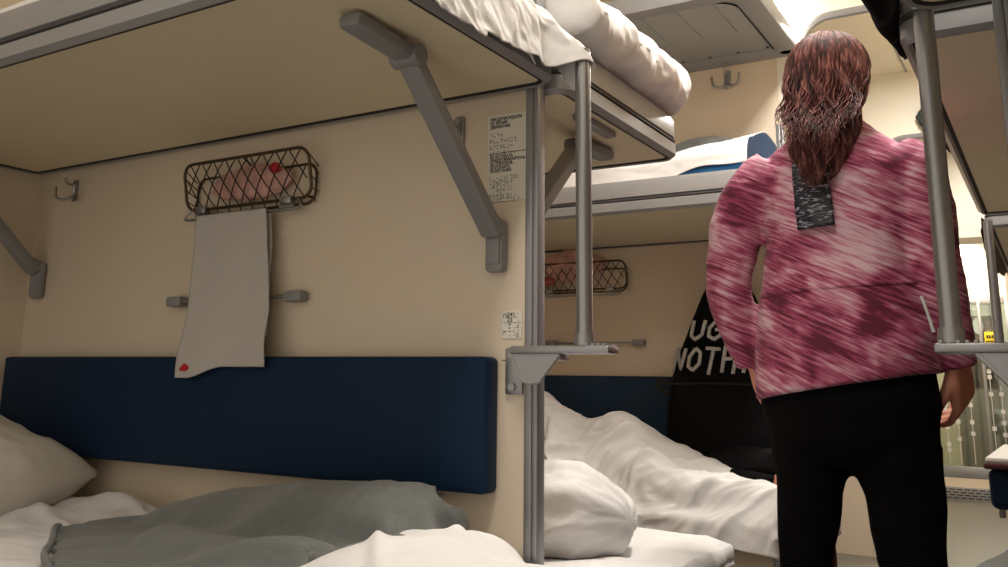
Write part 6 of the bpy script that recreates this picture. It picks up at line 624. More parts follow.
def rrect(x0, x1, y0, y1, rad, seg=6):
    # rad: dict or number, corner radii (x0y0, x1y0, x1y1, x0y1)
    if not isinstance(rad, (list, tuple)): rad = [rad] * 4
    cs = [(x0, y0, 1, 1, PI), (x1, y0, -1, 1, 1.5 * PI), (x1, y1, -1, -1, 0), (x0, y1, 1, -1, .5 * PI)]
    pts = []; nrm = []
    for (cx, cy, sx, sy, a0), r in zip(cs, rad):
        r = max(r, .001); ox, oy = cx + sx * r, cy + sy * r
        for k in range(seg + 1):
            a = a0 + .5 * PI * k / seg
            pts.append((ox + math.cos(a) * r, oy + math.sin(a) * r)); nrm.append((math.cos(a), math.sin(a)))
    return pts, nrm

def sweep_rect(bm, x0, x1, y0, y1, rad, profile, z):
    pts, nrm = rrect(x0, x1, y0, y1, rad)
    rings = [[bm.verts.new((p[0] + n[0] * o, p[1] + n[1] * o, z + h)) for o, h in profile] for p, n in zip(pts, nrm)]
    N = len(rings); K = len(profile)
    for i in range(N):
        A, B = rings[i], rings[(i + 1) % N]
        for k in range(K):
            bm.faces.new((A[k], B[k], B[(k + 1) % K], A[(k + 1) % K]))
    return bm

def plate(bm, x0, x1, y0, y1, rad, z0, z1):
    pts, _ = rrect(x0, x1, y0, y1, rad)
    a = [bm.verts.new((p[0], p[1], z0)) for p in pts]; b = [bm.verts.new((p[0], p[1], z1)) for p in pts]
    bm.faces.new(a[::-1]); bm.faces.new(b)
    for i in range(len(pts)):
        j = (i + 1) % len(pts); bm.faces.new((a[i], a[j], b[j], b[i]))
    return bm

def prism_xz(bm, poly, y0, y1):
    a = [bm.verts.new((p[0], y0, p[1])) for p in poly]; b = [bm.verts.new((p[0], y1, p[1])) for p in poly]
    bm.faces.new(a); bm.faces.new(b[::-1])
    for i in range(len(poly)):
        j = (i + 1) % len(poly); bm.faces.new((a[i], b[i], b[j], a[j]))
    return bm

def evaluated(o, remove=True):
    dg = bpy.context.evaluated_depsgraph_get(); dg.update()
    me = bpy.data.meshes.new_from_object(o.evaluated_get(dg))
    if remove: bpy.data.objects.remove(o)
    return me

def remeshed(bm, voxel, smooth=4, fac=.5, sub=0):
    me = bpy.data.meshes.new('t'); bm.to_mesh(me); bm.free()
    o = bpy.data.objects.new('t', me); C.objects.link(o)
    r = o.modifiers.new('r', 'REMESH'); r.mode = 'VOXEL'; r.voxel_size = voxel; r.adaptivity = 0
    if smooth:
        s = o.modifiers.new('s', 'SMOOTH'); s.iterations = smooth; s.factor = fac
    return evaluated(o)

def text_mesh(body, size, extrude=.0004, align='LEFT'):
    cu = bpy.data.curves.new('t', 'FONT'); cu.body = body; cu.size = size; cu.extrude = extrude; cu.align_x = align; cu.resolution_u = 3
    o = bpy.data.objects.new('t', cu); C.objects.link(o)
    me = evaluated(o); return me

def wall_text(body, size, x, y, z, m, parent, align='LEFT', name='lettering', skew=0., xs=1., rot=0.):
    me = text_mesh(body, size, align=align)
    for v in me.vertices:
        px, py = v.co.x * xs + v.co.y * skew, v.co.y
        c, s = math.cos(rot), math.sin(rot)
        px, py = px * c - py * s, px * s + py * c
        v.co = V((x + px, y - v.co.z, z + py))
    o = obj(name, me, m, parent, smooth=False); return o

def fbm(x, y, z=0., o=4):
    s = 0; a = 1; f = 1
    for i in range(o):
        s += a * noise.noise(V((x * f, y * f, z + i * 3.7))); a *= .5; f *= 2.03
    return s

def ridged(x, y, z=0., o=3):
    s = 0; a = 1; f = 1
    for i in range(o):
        s += a * (1 - abs(noise.noise(V((x * f, y * f, z + i * 5.1)))) * 2.2); a *= .5; f *= 2.1
    return s / 1.75

def sstep(a, b, x):
    t = max(0, min(1, (x - a) / (b - a))); return t * t * (3 - 2 * t)

def segd(x, y, s):
    x1, y1, x2, y2 = s[:4]; dx, dy = x2 - x1, y2 - y1
    t = max(0, min(1, ((x - x1) * dx + (y - y1) * dy) / (dx * dx + dy * dy + 1e-9)))
    return math.hypot(x - x1 - dx * t, y - y1 - dy * t), t

def sheet(bm, f, nu, nv, thick=.0):
    """surface from f(u,v)->Vector, u,v in 0..1; closed with an inner offset when thick."""
    G = [[V(f(i / nu, j / nv)) for j in range(nv + 1)] for i in range(nu + 1)]
    g = [[bm.verts.new(G[i][j]) for j in range(nv + 1)] for i in range(nu + 1)]
    for i in range(nu):
        for j in range(nv): bm.faces.new((g[i][j], g[i + 1][j], g[i + 1][j + 1], g[i][j + 1]))
    return g

def solid(o, t, sub=0):
    s = o.modifiers.new('thick', 'SOLIDIFY'); s.thickness = t; s.offset = -1
    if sub:
        b = o.modifiers.new('sub', 'SUBSURF'); b.levels = sub; b.render_levels = sub
    return o

def cloth(key, keep=None):
    """a settled cloth: rows of half-millimetre steps, x then y then z"""
    nu, nv, steps = CLOTH[key]; n = (nu + 1) * (nv + 1); ax = []
    for k in range(3):
        s_ = 0; l_ = []
        for i in range(n): s_ += steps[k * n + i]; l_.append(s_ / 2000)
        ax.append(l_)
    b = nb(); vs = [b.verts.new((ax[0][i], ax[1][i], ax[2][i])) for i in range(n)]
    for i in range(nu):
        for j in range(nv):
            if keep is None or keep(i / nu, j / nv): b.faces.new((vs[i * (nv + 1) + j], vs[(i + 1) * (nv + 1) + j], vs[(i + 1) * (nv + 1) + j + 1], vs[i * (nv + 1) + j + 1]))
    bmesh.ops.delete(b, geom=[v for v in b.verts if not v.link_faces], context='VERTS')
    return b
def blanket_hem(bk):
    nu, nv, steps = CLOTH['wool']; n = (nu + 1) * (nv + 1); ax = []
    for k in range(3):
        s_ = 0; l_ = []
        for i in range(n): s_ += steps[k * n + i]; l_.append(s_ / 2000)
        ax.append(l_)
    P = []
    for j in range(0, 11):
        v = j / nv; i = max(1, math.ceil((.40 - v * 1.1) * nu)); k = i * (nv + 1) + j; P.append(V((ax[0][k], ax[1][k], ax[2][k] + .016)))
    b = nb(); stube(b, P[::2], [(.004, .006)] + [(.006, .011)] * (len(P[::2]) - 2) + [(.004, .006)], 6, 14); obj('rolled_hem', b, 'blanket', bk, smooth='all')

def cloth_obj(name, key, m, label, cat, th=.003, keep=None, creases=(), grain=.004, ang=.5, lv=2, fine=(3.2, 13), lift=0., zs=1.):
    o = obj('cloth', cloth(key, keep), m, smooth='all'); sb = o.modifiers.new('s', 'SUBSURF'); sb.levels = sb.render_levels = lv
    me = evaluated(o); nn = [v.normal.copy() for v in me.vertices]; ca, sa = math.cos(ang), math.sin(ang)
    for v, n in zip(me.vertices, nn):
        x, y, z = v.co; a = x * ca + y * sa; c_ = -x * sa + y * ca + z * .7
        w = fbm(x * 2.2, y * 2.2, z * 2.2, 2)
        r = ridged(a * fine[0] + w, c_ * fine[1] + w * 2, z * 2, 2) - .55
        mask = .35 + .65 * max(0, min(1, .5 + 1.4 * noise.noise(V((x * 4.1, y * 4.1, z * 4.1 + 9)))))
        h = r * grain * mask
        for q in creases:
            d, t = segd(x, y, q); h += 1.25 * q[5] * math.exp(-(d / q[4]) ** 2) * math.sin(PI * (.08 + .84 * t)) ** .6
        v.co += n * h; v.co.z = .575 + (v.co.z - .575) * zs + lift
    o = obj(name, me, m, smooth='all'); solid(o, th); return tag(o, label, cat)

# ---------------------------------------------------------------- camera (lens shift as of a cropped frame)
cam = bpy.data.cameras.new('camera'); co = bpy.data.objects.new('camera', cam); C.objects.link(co)
r_ = V((.84162682, .5396712, .02047659)); u_ = V((.09369745, -.18325321, .97859034)); f_ = V((-.53186942, .82168927, .20479663))
mm = Matrix((r_, u_, -f_)).transposed().to_4x4(); mm.translation = V((0, 0, .9)); co.matrix_world = mm
cam.sensor_width = 36; cam.lens = 917.75 * 36 / 1008; cam.shift_x = (504 - 462.24) / 1008; cam.shift_y = -(283.5 - 195.32) / 1008
cam.clip_start = .03
S.camera = co

# ---------------------------------------------------------------- setting
XL, XR, CE = -2.656, .72, 2.85
XP, XQ = -.879, -.04       # left and right partition ends
WY = [1.65, 3.8, 5.95, 8.1]
b = nb(); box(b, (XL - .1, -.6, -.06), (XR + .1, 11.6, 0)); struct('floor', b, 'floor')
b = nb(); box(b, (XL - .1, -.6, CE), (XR + .1, 8.1, CE + .05)); ceil = struct('ceiling', b, 'cream_light')
b = nb()
for y in WY[:3]:
    for x in (-.63, -.30):
        box(b, (x - .006, y + .05 - 2.15, CE - .006), (x + .006, y - .005, CE + .002))
box(b, (-.55, 3.9, CE - .012), (-.47, 5.9, CE + .002), .004)
struct('ceiling_joint', b, 'frame', ceil)
b = nb(); box(b, (XL - .08, -.6, 0), (XL, 8.1, CE)); struct('wall_left', b, 'cream')
b = nb(); box(b, (XR, -.6, 0), (XR + .08, 11.6, CE)); struct('wall_right', b, 'cream')
# window with a dark night pane
b = nb(); sweep_rect(b, .25, 1.28, .82, 1.46, .06, [(0, 0), (.05, 0), (.05, .02), (0, .03)], 0)
for v in b.verts: v.co = V((XL + v.co.z, v.co.x, v.co.y))
wf = struct('window_1', b, 'frame')
b = nb(); box(b, (XL - .001, .25, .82), (XL + .006, 1.28, 1.46)); obj('pane', b, 'night', wf)

names = ['near', 'middle', 'far', 'end']
def partition(i, y):
    nm = names[i]; T = .026
    top = 2.85
    # left leaf + arch bulkhead + right leaf as one panel with a round-cornered opening over the aisle
    yo = 0.
    zt = 2.44 if i < 3 else 2.13
    b = nb(); box(b, (XL, y, 0), (XP - .012, y + T, top), .002)
    wl = struct('wall_%s_left' % nm, b, 'cream')
    if i:
        b = nb()
        xa, xb, R = XP + .08, XR, .13
        arc = [(xa + R - R * math.cos(t), zt - R + R * math.sin(t)) for t in [k * PI / 16 for k in range(9)]]
        poly = [(XP - .012, 2.0), (xa, 2.0)] + arc + [(xb, zt), (xb, top), (XP - .012, top)]
        # triangulate-safe: strip of quads to the outer edge
        inner = [(xa, 2.0)] + arc + [(xb, zt)]
        outer = [(XP - .012, 2.0)] + [(XP - .012, 2.0 + (top - 2.0) * k / 5) for k in range(1, 6)] + [(XP + (xb - XP) * k / 4, top) for k in range(1, 5)] + [(xb, top)]
        n = len(inner)
        def samp(poly, t):
            L = [0]
            for p, q in zip(poly, poly[1:]): L.append(L[-1] + math.dist(p, q))
            d = t * L[-1]
            for k in range(len(poly) - 1):
                if d <= L[k + 1] + 1e-9:
                    s = (d - L[k]) / max(1e-9, L[k + 1] - L[k]); return (poly[k][0] + (poly[k + 1][0] - poly[k][0]) * s, poly[k][1] + (poly[k + 1][1] - poly[k][1]) * s)
            return poly[-1]
        N = len(inner)
        oo = []
        for k, (px, pz) in enumerate(inner):
            if k == 0: oo.append((XP - .012, 2.0))
            elif k == N - 1: oo.append((xb, top))
            elif k <= 5: oo.append((XP - .012, 2.0 + (top - 2.0) * k / 5))
            else: oo.append((XP - .012 + (px - XP) * (k - 5) / (N - 6) * 1.0, top))
        va = [[b.verts.new((p[0], yy, p[1])) for p in inner] for yy in (y, y + T)]
        vb = [[b.verts.new((p[0], yy, p[1])) for p in oo] for yy in (y, y + T)]
        for k in range(N - 1):
            b.faces.new((va[0][k], va[0][k + 1], vb[0][k + 1], vb[0][k]))
            b.faces.new((va[1][k], vb[1][k], vb[1][k + 1], va[1][k + 1]))
            b.faces.new((va[0][k], va[1][k], va[1][k + 1], va[0][k + 1]))
            b.faces.new((vb[0][k], vb[0][k + 1], vb[1][k + 1], vb[1][k]))
        ar = struct('wall_%s_arch' % nm, b, 'cream_light')
        # grey rim around the opening
        pts = [(xa, y + T / 2, 2.0)] + [(p[0], y + T / 2, p[1]) for p in arc] + [(xb, y + T / 2, zt)]
        b = nb(); tube(b, pts, .019, 8); obj('arch_rim', b, 'frame', ar)
    # aluminium end post
    b = nb(); box(b, (XP - .03, y - .004, 0), (XP - .013, y + T + .004, 2.0 if i else top), .002)
    box(b, (XP - .013, y - .004, 0), (XP, y + T + .004, 2.0 if i else top), .004)
    obj('edge_post', b, 'alu', wl)
    if i < 3:
        b = nb(); box(b, (XQ + .012, y, 0), (XR, y + T, top if not i else zt), .002)
        wr = struct('wall_%s_right' % nm, b, 'cream')
        b = nb(); box(b, (XQ, y - .004, 0), (XQ + .016, y + T + .004, top if not i else zt), .004)
        box(b, (XQ + .016, y - .004, 0), (XQ + .032, y + T + .004, top if not i else zt), .002)
        obj('edge_post', b, 'alu', wr)
    return wl
PW = [partition(i, y) for i, y in enumerate(WY)]
# thin panel seam on the near wall beside the post
b = nb(); box(b, (-.962, 1.6492, .955), (-.9, 1.6505, .9565)); obj('panel_seam', b, 'frame_dark', PW[0])

# end corridor, glass door
b = nb(); box(b, (XL, 8.2, 2.09), (XR, 11.6, 2.14)); ce2 = struct('ceiling_end', b, 'cream_light')
b = nb(); box(b, (-1.25, 8.134, 0), (-1.2, 9.6, 2.09)); struct('wall_corridor', b, 'cream_light')
b = nb(); box(b, (-.30, 8.134, 0), (-.25, 9.6, 2.09)); struct('wall_corridor_right', b, 'cream')
DY = 9.6
b = nb(); box(b, (XL, DY, 0), (-1.12, DY + .05, 2.09)); box(b, (-.32, DY, 0), (XR, DY + .05, 2.09)); box(b, (-1.12, DY, 1.8), (-.32, DY + .05, 2.09))
wend = struct('wall_end', b, 'cream_light')
wall_text('*  *  *', .09, -.66, DY - .002, 1.83, 'ink', wend, name='small_marks')
d = nb()
box(d, (-1.12, DY + .005, .0), (-1.06, DY + .045, 1.8), .004); box(d, (-.38, DY + .005, .0), (-.32, DY + .045, 1.8), .004)
box(d, (-1.06, DY + .005, 1.74), (-.38, DY + .045, 1.8), .004); box(d, (-1.06, DY + .005, .2), (-.38, DY + .045, .30), .004)
box(d, (-.60, DY + .002, .2), (-.575, DY + .05, 1.8), .003)
door = struct('door_1', d, 'alu')
b = nb(); box(b, (-1.06, DY + .01, .12), (-.38, DY + .04, .2)); obj('kick_panel', b, 'cream', door)
b = nb(); box(b, (-1.06, DY + .004, 0), (-.38, DY + .04, .12), .003)
obj('vent_panel', b, 'frame', door)
b = nb()
for r in range(4):
    for k in range(11):
        x = -1.04 + .06 * k + (.03 if r % 2 else 0)
        if x < -.43: box(b, (x, DY + .0015, .022 + r * .024), (x + .045, DY + .0055, .032 + r * .024))
obj('vent_slots', b, 'ink', door)
b = nb(); box(b, (-1.06, DY + .02, .3), (-.38, DY + .026, 1.74)); obj('glass_pane', b, 'glass', door)
b = nb()
random.seed(3)
for x in (-.92, -.83, -.72, -.55, -.47):
    z0 = .32; z1 = .9 + random.random() * .75
    box(b, (x - .003, DY + .016, z0), (x + .003, DY + .019, z1))
    z = z0 + .1
    while z < z1:
        if random.random() < .55: box(b, (x - .017, DY + .015, z), (x + .017, DY + .019, z + .036))
        z += .05
obj('glass_decal', b, 'print', door)
b = nb(); box(b, (-.56, DY + .008, 1.35), (-.44, DY + .016, 1.49), .002); ys = obj('notice', b, 'yellow', door)
b = nb(); box(b, (-.55, DY + .006, 1.375), (-.45, DY + .009, 1.385)); box(b, (-.55, DY + .006, 1.40), (-.45, DY + .009, 1.41))
for k in range(5): box(b, (-.545 + .02 * k, DY + .006, 1.43), (-.53 + .02 * k, DY + .009, 1.46))
obj('notice_marks', b, 'ink', ys)
b = nb(); box(b, (XL, 11.2, 0), (XR, 11.25, 2.09)); vw = struct('wall_vestibule', b, 'cream_light')
b = nb(); box(b, (-.95, 11.15, .05), (-.5, 11.2, 1.95), .01); dd = struct('door_2', b, 'frame')
b = nb(); box(b, (-.88, 11.13, 1.0), (-.57, 11.152, 1.75), .01); obj('pane', b, 'night', dd)

# ceiling lamps
def lamp(x, y, z, rx, ry, power, label, col=(1, .955, .89)):
    t = thing('ceiling_light', label, 'light', (x, y, z), 'ceiling lights along the aisle')
    b = nb(); sweep_rect(b, x - rx, x + rx, y - ry, y + ry, .04, [(0, -.03), (.02, -.03), (.02, 0), (0, 0)], z); obj('frame', b, 'frame', t)
    b = nb(); plate(b, x - rx, x + rx, y - ry, y + ry, .04, z - .026, z - .004); obj('diffuser', b, 'lamp', t)
    l = bpy.data.lights.new('ceiling_lamp', 'AREA'); l.shape = 'RECTANGLE'; l.size = 2 * rx; l.size_y = 2 * ry; l.energy = power; l.color = col
    o = bpy.data.objects.new('ceiling_lamp', l); C.objects.link(o); o.location = (x, y, z - .035)
    return t
lamp(-.42, .45, CE, .1, .35, 12, 'long ceiling light above the aisle, nearest the camera')
lamp(-.42, 2.45, CE, .1, .35, 26, 'long ceiling light above the woman in the aisle')
lamp(-.38, 4.85, CE, .06, .3, 27, 'long ceiling light in the third bay of the aisle')
lamp(-.42, 7.0, CE, .1, .35, 22, 'long ceiling light in the bay before the glass door')
for k, (x, y) in enumerate([(-.62, 8.75), (-.58, 9.3)]):
    t = thing('spot_light', ['round spot light in the low corridor ceiling, nearer one', 'round spot light in the low corridor ceiling, just before the glass door'][k], 'light', (x, y, 2.09), None)
    b = nb(); cyl(b, (x, y, 2.092), (x, y, 2.082), .085, 24); obj('rim', b, 'frame', t)
    b = nb(); cyl(b, (x, y, 2.083), (x, y, 2.074), .07, 24); obj('diffuser', b, 'lamp_s', t)
    l = bpy.data.lights.new('spot_lamp', 'POINT'); l.energy = 5; l.shadow_soft_size = .06; l.color = (1, .92, .78)
    o = bpy.data.objects.new('spot_lamp', l); C.objects.link(o); o.location = (x, y, 2.0)
l = bpy.data.lights.new('vestibule_lamp', 'POINT'); l.energy = 15; l.shadow_soft_size = .15; l.color = (1, 1, .92)
o = bpy.data.objects.new('vestibule_lamp', l); C.objects.link(o); o.location = (-.7, 10.4, 1.9)
t = thing('fill_light', 'small unseen fill light added behind the near partition to brighten the far wall', 'light', (-2.2, 1.69, 1.32), None)  # added lamp and fitting, out of view, to brighten the dim far wall
b = nb(); box(b, (-2.26, 1.677, 1.29), (-2.14, 1.70, 1.35), .008); obj('housing', b, 'arm', t)
b = nb(); box(b, (-2.25, 1.70, 1.30), (-2.15, 1.712, 1.34), .005); obj('diffuser', b, 'lamp', t)
l = bpy.data.lights.new('fill_lamp', 'AREA'); l.shape = 'RECTANGLE'; l.size = .1; l.size_y = .04; l.energy = 5.5; l.color = (1, .93, .82)
o = bpy.data.objects.new('fill_lamp', l); C.objects.link(o); o.location = (-2.2, 1.72, 1.32); o.rotation_euler = (math.radians(90), 0, 0); o.rotation_euler = (math.radians(-90 + 180), 0, PI)
# wall lamp beside the arch (bright glow above the shelf end)
t = thing('wall_light', 'bright round lamp on the bulkhead at the end of the luggage shelf', 'light', (-.845, 3.78, 2.42))
b = nb(); cyl(b, (-.845, 3.80, 2.42), (-.845, 3.785, 2.42), .06, 24); obj('base', b, 'frame', t)
b = nb(); ball(b, (-.845, 3.775, 2.42), (.07, .035, .085), 20); obj('shade', b, 'lamp_s', t)

# ---------------------------------------------------------------- berths
PROF = [(-.02, 0), (-.01, -.004), (.002, .006), (.002, .035), (-.008, .044), (-.008, .05), (.0, .054), (.0, .1), (-.008, .116), (-.03, .12), (-.034, .1), (-.03, .02)]
GAP = [(-.004, .0405), (.0015, .0425), (.0015, .0465), (-.004, .05)]
def arm(p, side, x, yw, zb):
    """folding strut from the partition to the berth's underside; side = -1 strut on the camera side of the wall"""
    s = side
    def P(d, z): return V((x, yw + s * d, z))
    def bar(bm, a, c, w, h, bev=.006):
        a, c = V(a), V(c); dvec = (c - a); L = dvec.length; y = dvec.normalized(); xx = V((1, 0, 0)); zz = xx.cross(y).normalized()
        n0 = len(bm.verts); tmp = nb(); box(tmp, (-w / 2, 0, -h / 2), (w / 2, L, h / 2), bev)
        mp = {}
        for v in tmp.verts: mp[v] = bm.verts.new(a + xx * v.co.x + y * v.co.y + zz * v.co.z)
        for f in tmp.faces: bm.faces.new([mp[v] for v in f.verts])
        tmp.free()
    b = nb(); bar(b, P(.028, 1.215), P(.335, zb - .035), .046, .030)
    bar(b, P(.010, 1.23), P(.05, 1.245), .03, .03); o = obj('support_arm', b, 'arm', p)
    b = nb(); bar(b, P(.345, zb - .024), P(.52, zb - .014), .05, .028, .01); cyl(b, P(.345, zb - .026) + V((-.03, 0, 0)), P(.345, zb - .026) + V((.03, 0, 0)), .021, 16)
    obj('hinge', b, 'arm', o)
    b = nb(); box(b, (x - .022, min(yw, yw + s * .028), 1.135), (x + .022, max(yw, yw + s * .028), 1.245), .009)
    obj('wall_bracket', b, 'arm', o)
    b = nb(); box(b, (x - .016, min(yw + s * .024, yw + s * .031), 1.15), (x + .016, max(yw + s * .024, yw + s * .031), 1.21), .003)
    obj('bracket_cover', b, 'arm', o)

def berth(x0, x1, y0, y1, z, label, arms=(), rad=(.03, .045, .045, .03), under='under', group='upper berths'):
    t = thing('upper_berth', label, 'berth', ((x0 + x1) / 2, (y0 + y1) / 2, z), group)
    b = nb(); sweep_rect(b, x0, x1, y0, y1, rad, PROF, z); obj('frame', b, 'frame', t)
    b = nb(); sweep_rect(b, x0, x1, y0, y1, rad, GAP, z); obj('groove', b, 'groove', t)
    r2 = [max(.012, r - .02) for r in rad]
    b = nb(); sweep_rect(b, x0 + .02, x1 - .02, y0 + .02, y1 - .02, r2, [(-.006, .001), (.003, -.0015), (.003, .004), (-.006, .006)], z); obj('seal', b, 'frame_dark', t)
    b = nb(); plate(b, x0 + .022, x1 - .022, y0 + .022, y1 - .022, r2, z + .002, z + .10); obj('panel', b, under, t)
    for a in arms: arm(t, *a)
    return t
Z = 1.527
nearB = berth(XL + .006, -.832, .975, 1.645, Z, 'upper berth over the blue backrest and net rack, seen from below', [(-.97, -1, -.97, 1.648, Z)][0:0] + [])
arm(nearB, -1, -.97, 1.648, Z); arm(nearB, -1, -2.58, 1.648, Z)
nbB = berth(XL + .006, -.832, 1.682, 2.385, Z, 'upper berth behind the grab pole, carrying the rolled white bedding')
arm(nbB, 1, -.97, 1.686, Z); arm(nbB, 1, -2.58, 1.686, Z)
farB = berth(XL + .006, -.79, 3.03, 3.795, Z, 'upper berth on the far partition beside the woman, with a blue mattress')
arm(farB, -1, -2.58, 3.798, Z)
b = nb(); box(b, (-.99, 2.3, Z - .012), (-.97, 2.31, Z)); b.free()
# small grey latch under the neighbour berth
b = nb(); box(b, (-.905, 1.86, Z - .014), (-.875, 2.05, Z + .002), .004); obj('latch', b, 'frame', nbB)
sb1 = berth(-.165, XR - .005, -.35, 1.61, Z, 'side upper berth over the camera, its end at the top right', rad=(.06, .03, .03, .06))
sb2 = berth(-.19, XR - .005, 1.73, 3.62, Z, 'side upper berth behind the right grab pole')
sb3 = berth(-.19, XR - .005, 3.90, 5.80, Z, 'side upper berth in the third bay, clothes hanging off its edge')

# luggage shelf
t = thing('luggage_shelf', 'grey luggage shelf under the ceiling over the far upper berth', 'shelf', (-1.7, 3.45, 2.3))
x0, x1, y0, y1, z = XL + .006, -.79, 3.05, 3.795, 2.3
b = nb(); sweep_rect(b, x0, x1, y0, y1, (.02, .1, .03, .02), [(-.09, 0), (-.07, -.012), (0, -.012), (.004, 0), (.004, .05), (-.01, .06), (-.09, .06)], z); obj('frame', b, 'frame', t)
b = nb(); sweep_rect(b, x0 + .09, x1 - .09, y0 + .09, y1 - .05, (.02, .1, .03, .02), [(-.006, .001), (.003, -.003), (.003, .004), (-.006, .006)], z); obj('seal', b, 'frame_dark', t)
b = nb(); plate(b, x0 + .06, x1 - .06, y0 + .06, y1 - .02, .04, z + .004, z + .02); pn = obj('panel', b, 'shelf', t)
b = nb()
for k in range(12): box(b, (-2.5 + .14 * k, 3.16, z + .001), (-2.496 + .14 * k, 3.46, z + .006))
obj('rib', b, 'frame', pn)
for k in range(14): b = nb(); cyl(b, (-2.46 + .12 * k, 3.69, z + .001), (-2.46 + .12 * k, 3.69, z + .006), .006, 8); obj('drain_hole', b, 'ink', pn)

# ---------------------------------------------------------------- wall fittings, one bay then copied to the far wall
def backrest(x0, x1, z0, z1, y, label):
    b = nb(); box(b, (x0, y - .055, z0), (x1, y, z1), .012, 3)
    t = obj('backrest', b, 'navy'); tag(t, label, 'backrest')
    b = nb(); pts = [(x0 + .006, y - .05, z0 + .006), (x1 - .006, y - .05, z0 + .006), (x1 - .006, y - .05, z1 - .006), (x0 + .006, y - .05, z1 - .006)]
    tube(b, pts, .0035, 6, closed=True); obj('seam', b, 'navy', t)
    b = nb(); box(b, (x1 - .16, y - .02, z0 - .016), (x1 - .13, y, z0 + .004), .003); obj('clip', b, 'steel', t)
    return t
backrest(-2.64, -.967, .695, .962, 1.649, 'long navy padded backrest on the near wall under the towel')
backrest(-2.64, -.967, .695, .962, 3.799, 'navy padded backrest on the far wall behind the sleeping person')

def net_rack(y, label, group, dx_=0.):
    t = thing('net_rack', label, 'rack', (-1.73, y, 1.34), group)
    x0, x1, zb, zt = -1.918 + dx_, -1.478 + dx_, 1.342, 1.462
    yb, yt = y - .028, y - .052
    def F(x, s): return V((x, yb + (yt - yb) * s, zb + (zt - zb) * s))
    pr, _ = rrect(0, 1, 0, 1, 0.001)
    pts, _ = rrect(x0, x1, 0, 1, .0, 1)
    w, h = x1 - x0, 1.
    rr = []
    P, _ = rrect(x0, x1, zb, zt, .032, 6)
    rr = [V((p[0], yb + (yt - yb) * (p[1] - zb) / (zt - zb), p[1])) for p in P]
    b = nb(); tube(b, rr, .0042, 8, closed=True)
    P2, _ = rrect(x0 + .01, x1 - .01, zb - .01, zt - .03, .03, 6)
    tube(b, [V((p[0], y - .006, p[1])) for p in P2], .0032, 8, closed=True)
    for x in (x0 + .02, x1 - .02): cyl(b, (x, y, zb + .005), (x, yb, zb + .003), .0035, 8)
    cyl(b, ((x0 + x1) / 2, y, zt - .03), ((x0 + x1) / 2, yt, zt), .003, 8)
    obj('wire_frame', b, 'wire', t)
    b = nb()
    n = 10; dx = (x1 - x0) / n
    H = zt - zb
    for sgn in (1, -1):
        for k in range(-3, n + 4):
            pts = []
            for q in range(9):
                s = q / 8; x = x0 + dx * k + (sgn * dx * 1.9 * (s - .5)) + dx * .5
                if x0 + .006 < x < x1 - .006:
                    sag = -.012 * math.sin(PI * s) * math.sin(PI * (x - x0) / (x1 - x0))
                    v = F(x, s); v.y += sag; pts.append(v)
            if len(pts) > 2: tube(b, pts, .0017, 5)
    # side and bottom cords back to the wall
    for k in range(0, n + 1):
        x = x0 + .01 + (x1 - x0 - .02) * k / n
        tube(b, [V((x, y - .006, zb - .008)), V((x + dx * .4, yb, zb))], .0015, 5)
    for x in (x0 + .004, x1 - .004):
        for s in (.2, .45, .7, .9):
            tube(b, [V((x, y - .006, zb + s * .09)), F(x, s)], .0015, 5)
    obj('net', b, 'net', t)
    b = nb(); zz = 1.316
    P3 = smooth_pts([(x0 + .03, yb, zb + .002), (x0 + .004, y - .032, zz + .014), (x0 + .02, y - .034, zz), ((x0 + x1) / 2, y - .034, zz), (x1 - .05, y - .034, zz), (x1 - .034, y - .032, zz + .014), (x1 - .05, yb, zb + .002)], 5)
    tube(b, P3, .0034, 8); obj('hanging_rail', b, 'chrome', t)
    for x in (x0 + .06, x1 - .08):
        b = nb(); box(b, (x - .018, yb - .012, zb - .012), (x + .018, yb + .01, zb + .008), .004); cyl(b, (x - .024, yb, zb - .016), (x + .024, yb, zb - .016), .005, 8); obj('clamp', b, 'chrome', t)
    return t
net_rack(1.648, 'wire net rack on the near wall with the white towel hanging under it', 'net racks')
net_rack(3.798, 'wire net rack on the far wall seen behind the grab pole', 'net racks', -.09)

def crumple(c, r, seed, amp=.35, seg=28):
    b = nb(); q = bmesh.ops.create_icosphere(b, subdivisions=4, radius=1)
    for v in b.verts:
        d = v.co.normalized(); n = ridged(d.x * 1.8 + seed, d.y * 1.8, d.z * 1.8 + seed)
        v.co = V((d.x * r[0], d.y * r[1], d.z * r[2])) * (1 + amp * (n - .6)) + V(c)
    return b
o = obj('plastic_bag', crumple((-1.70, 1.628, 1.40), (.14, .016, .045), 1.3, .3), 'pinkbag'); tag(o, 'crumpled pinkish plastic bag inside the near net rack', 'bag')
b = crumple((-1.60, 1.612, 1.425), (.018, .006, .014), 5., .3); obj('red_print', b, 'red', o)
o = obj('plastic_bag', crumple((-1.84, 3.765, 1.45), (.16, .022, .075), 4.3, .3), 'pinkbag'); tag(o, 'pink and red food bags heaped in the far net rack', 'bag')
b = crumple((-1.97, 3.75, 1.385), (.06, .008, .022), 7.7, .35); obj('red_print', b, 'redbag', o)

def rail(y, label):
    t = thing('hand_rail', label, 'rail', (-1.73, y, 1.105), 'hand rails on the partitions')
    b = nb(); cyl(b, (-1.95, y - .022, 1.105), (-1.51, y - .022, 1.105), .0045, 10); obj('bar', b, 'steel', t)
    for x in (-1.945, -1.525):
        b = nb(); box(b, (x - .028, y - .032, 1.092), (x + .028, y, 1.118), .006); obj('end_block', b, 'arm', t)
rail(1.649, 'thin grey rail on the near wall behind the towel')
rail(3.799, 'thin grey rail on the far wall under the net rack')

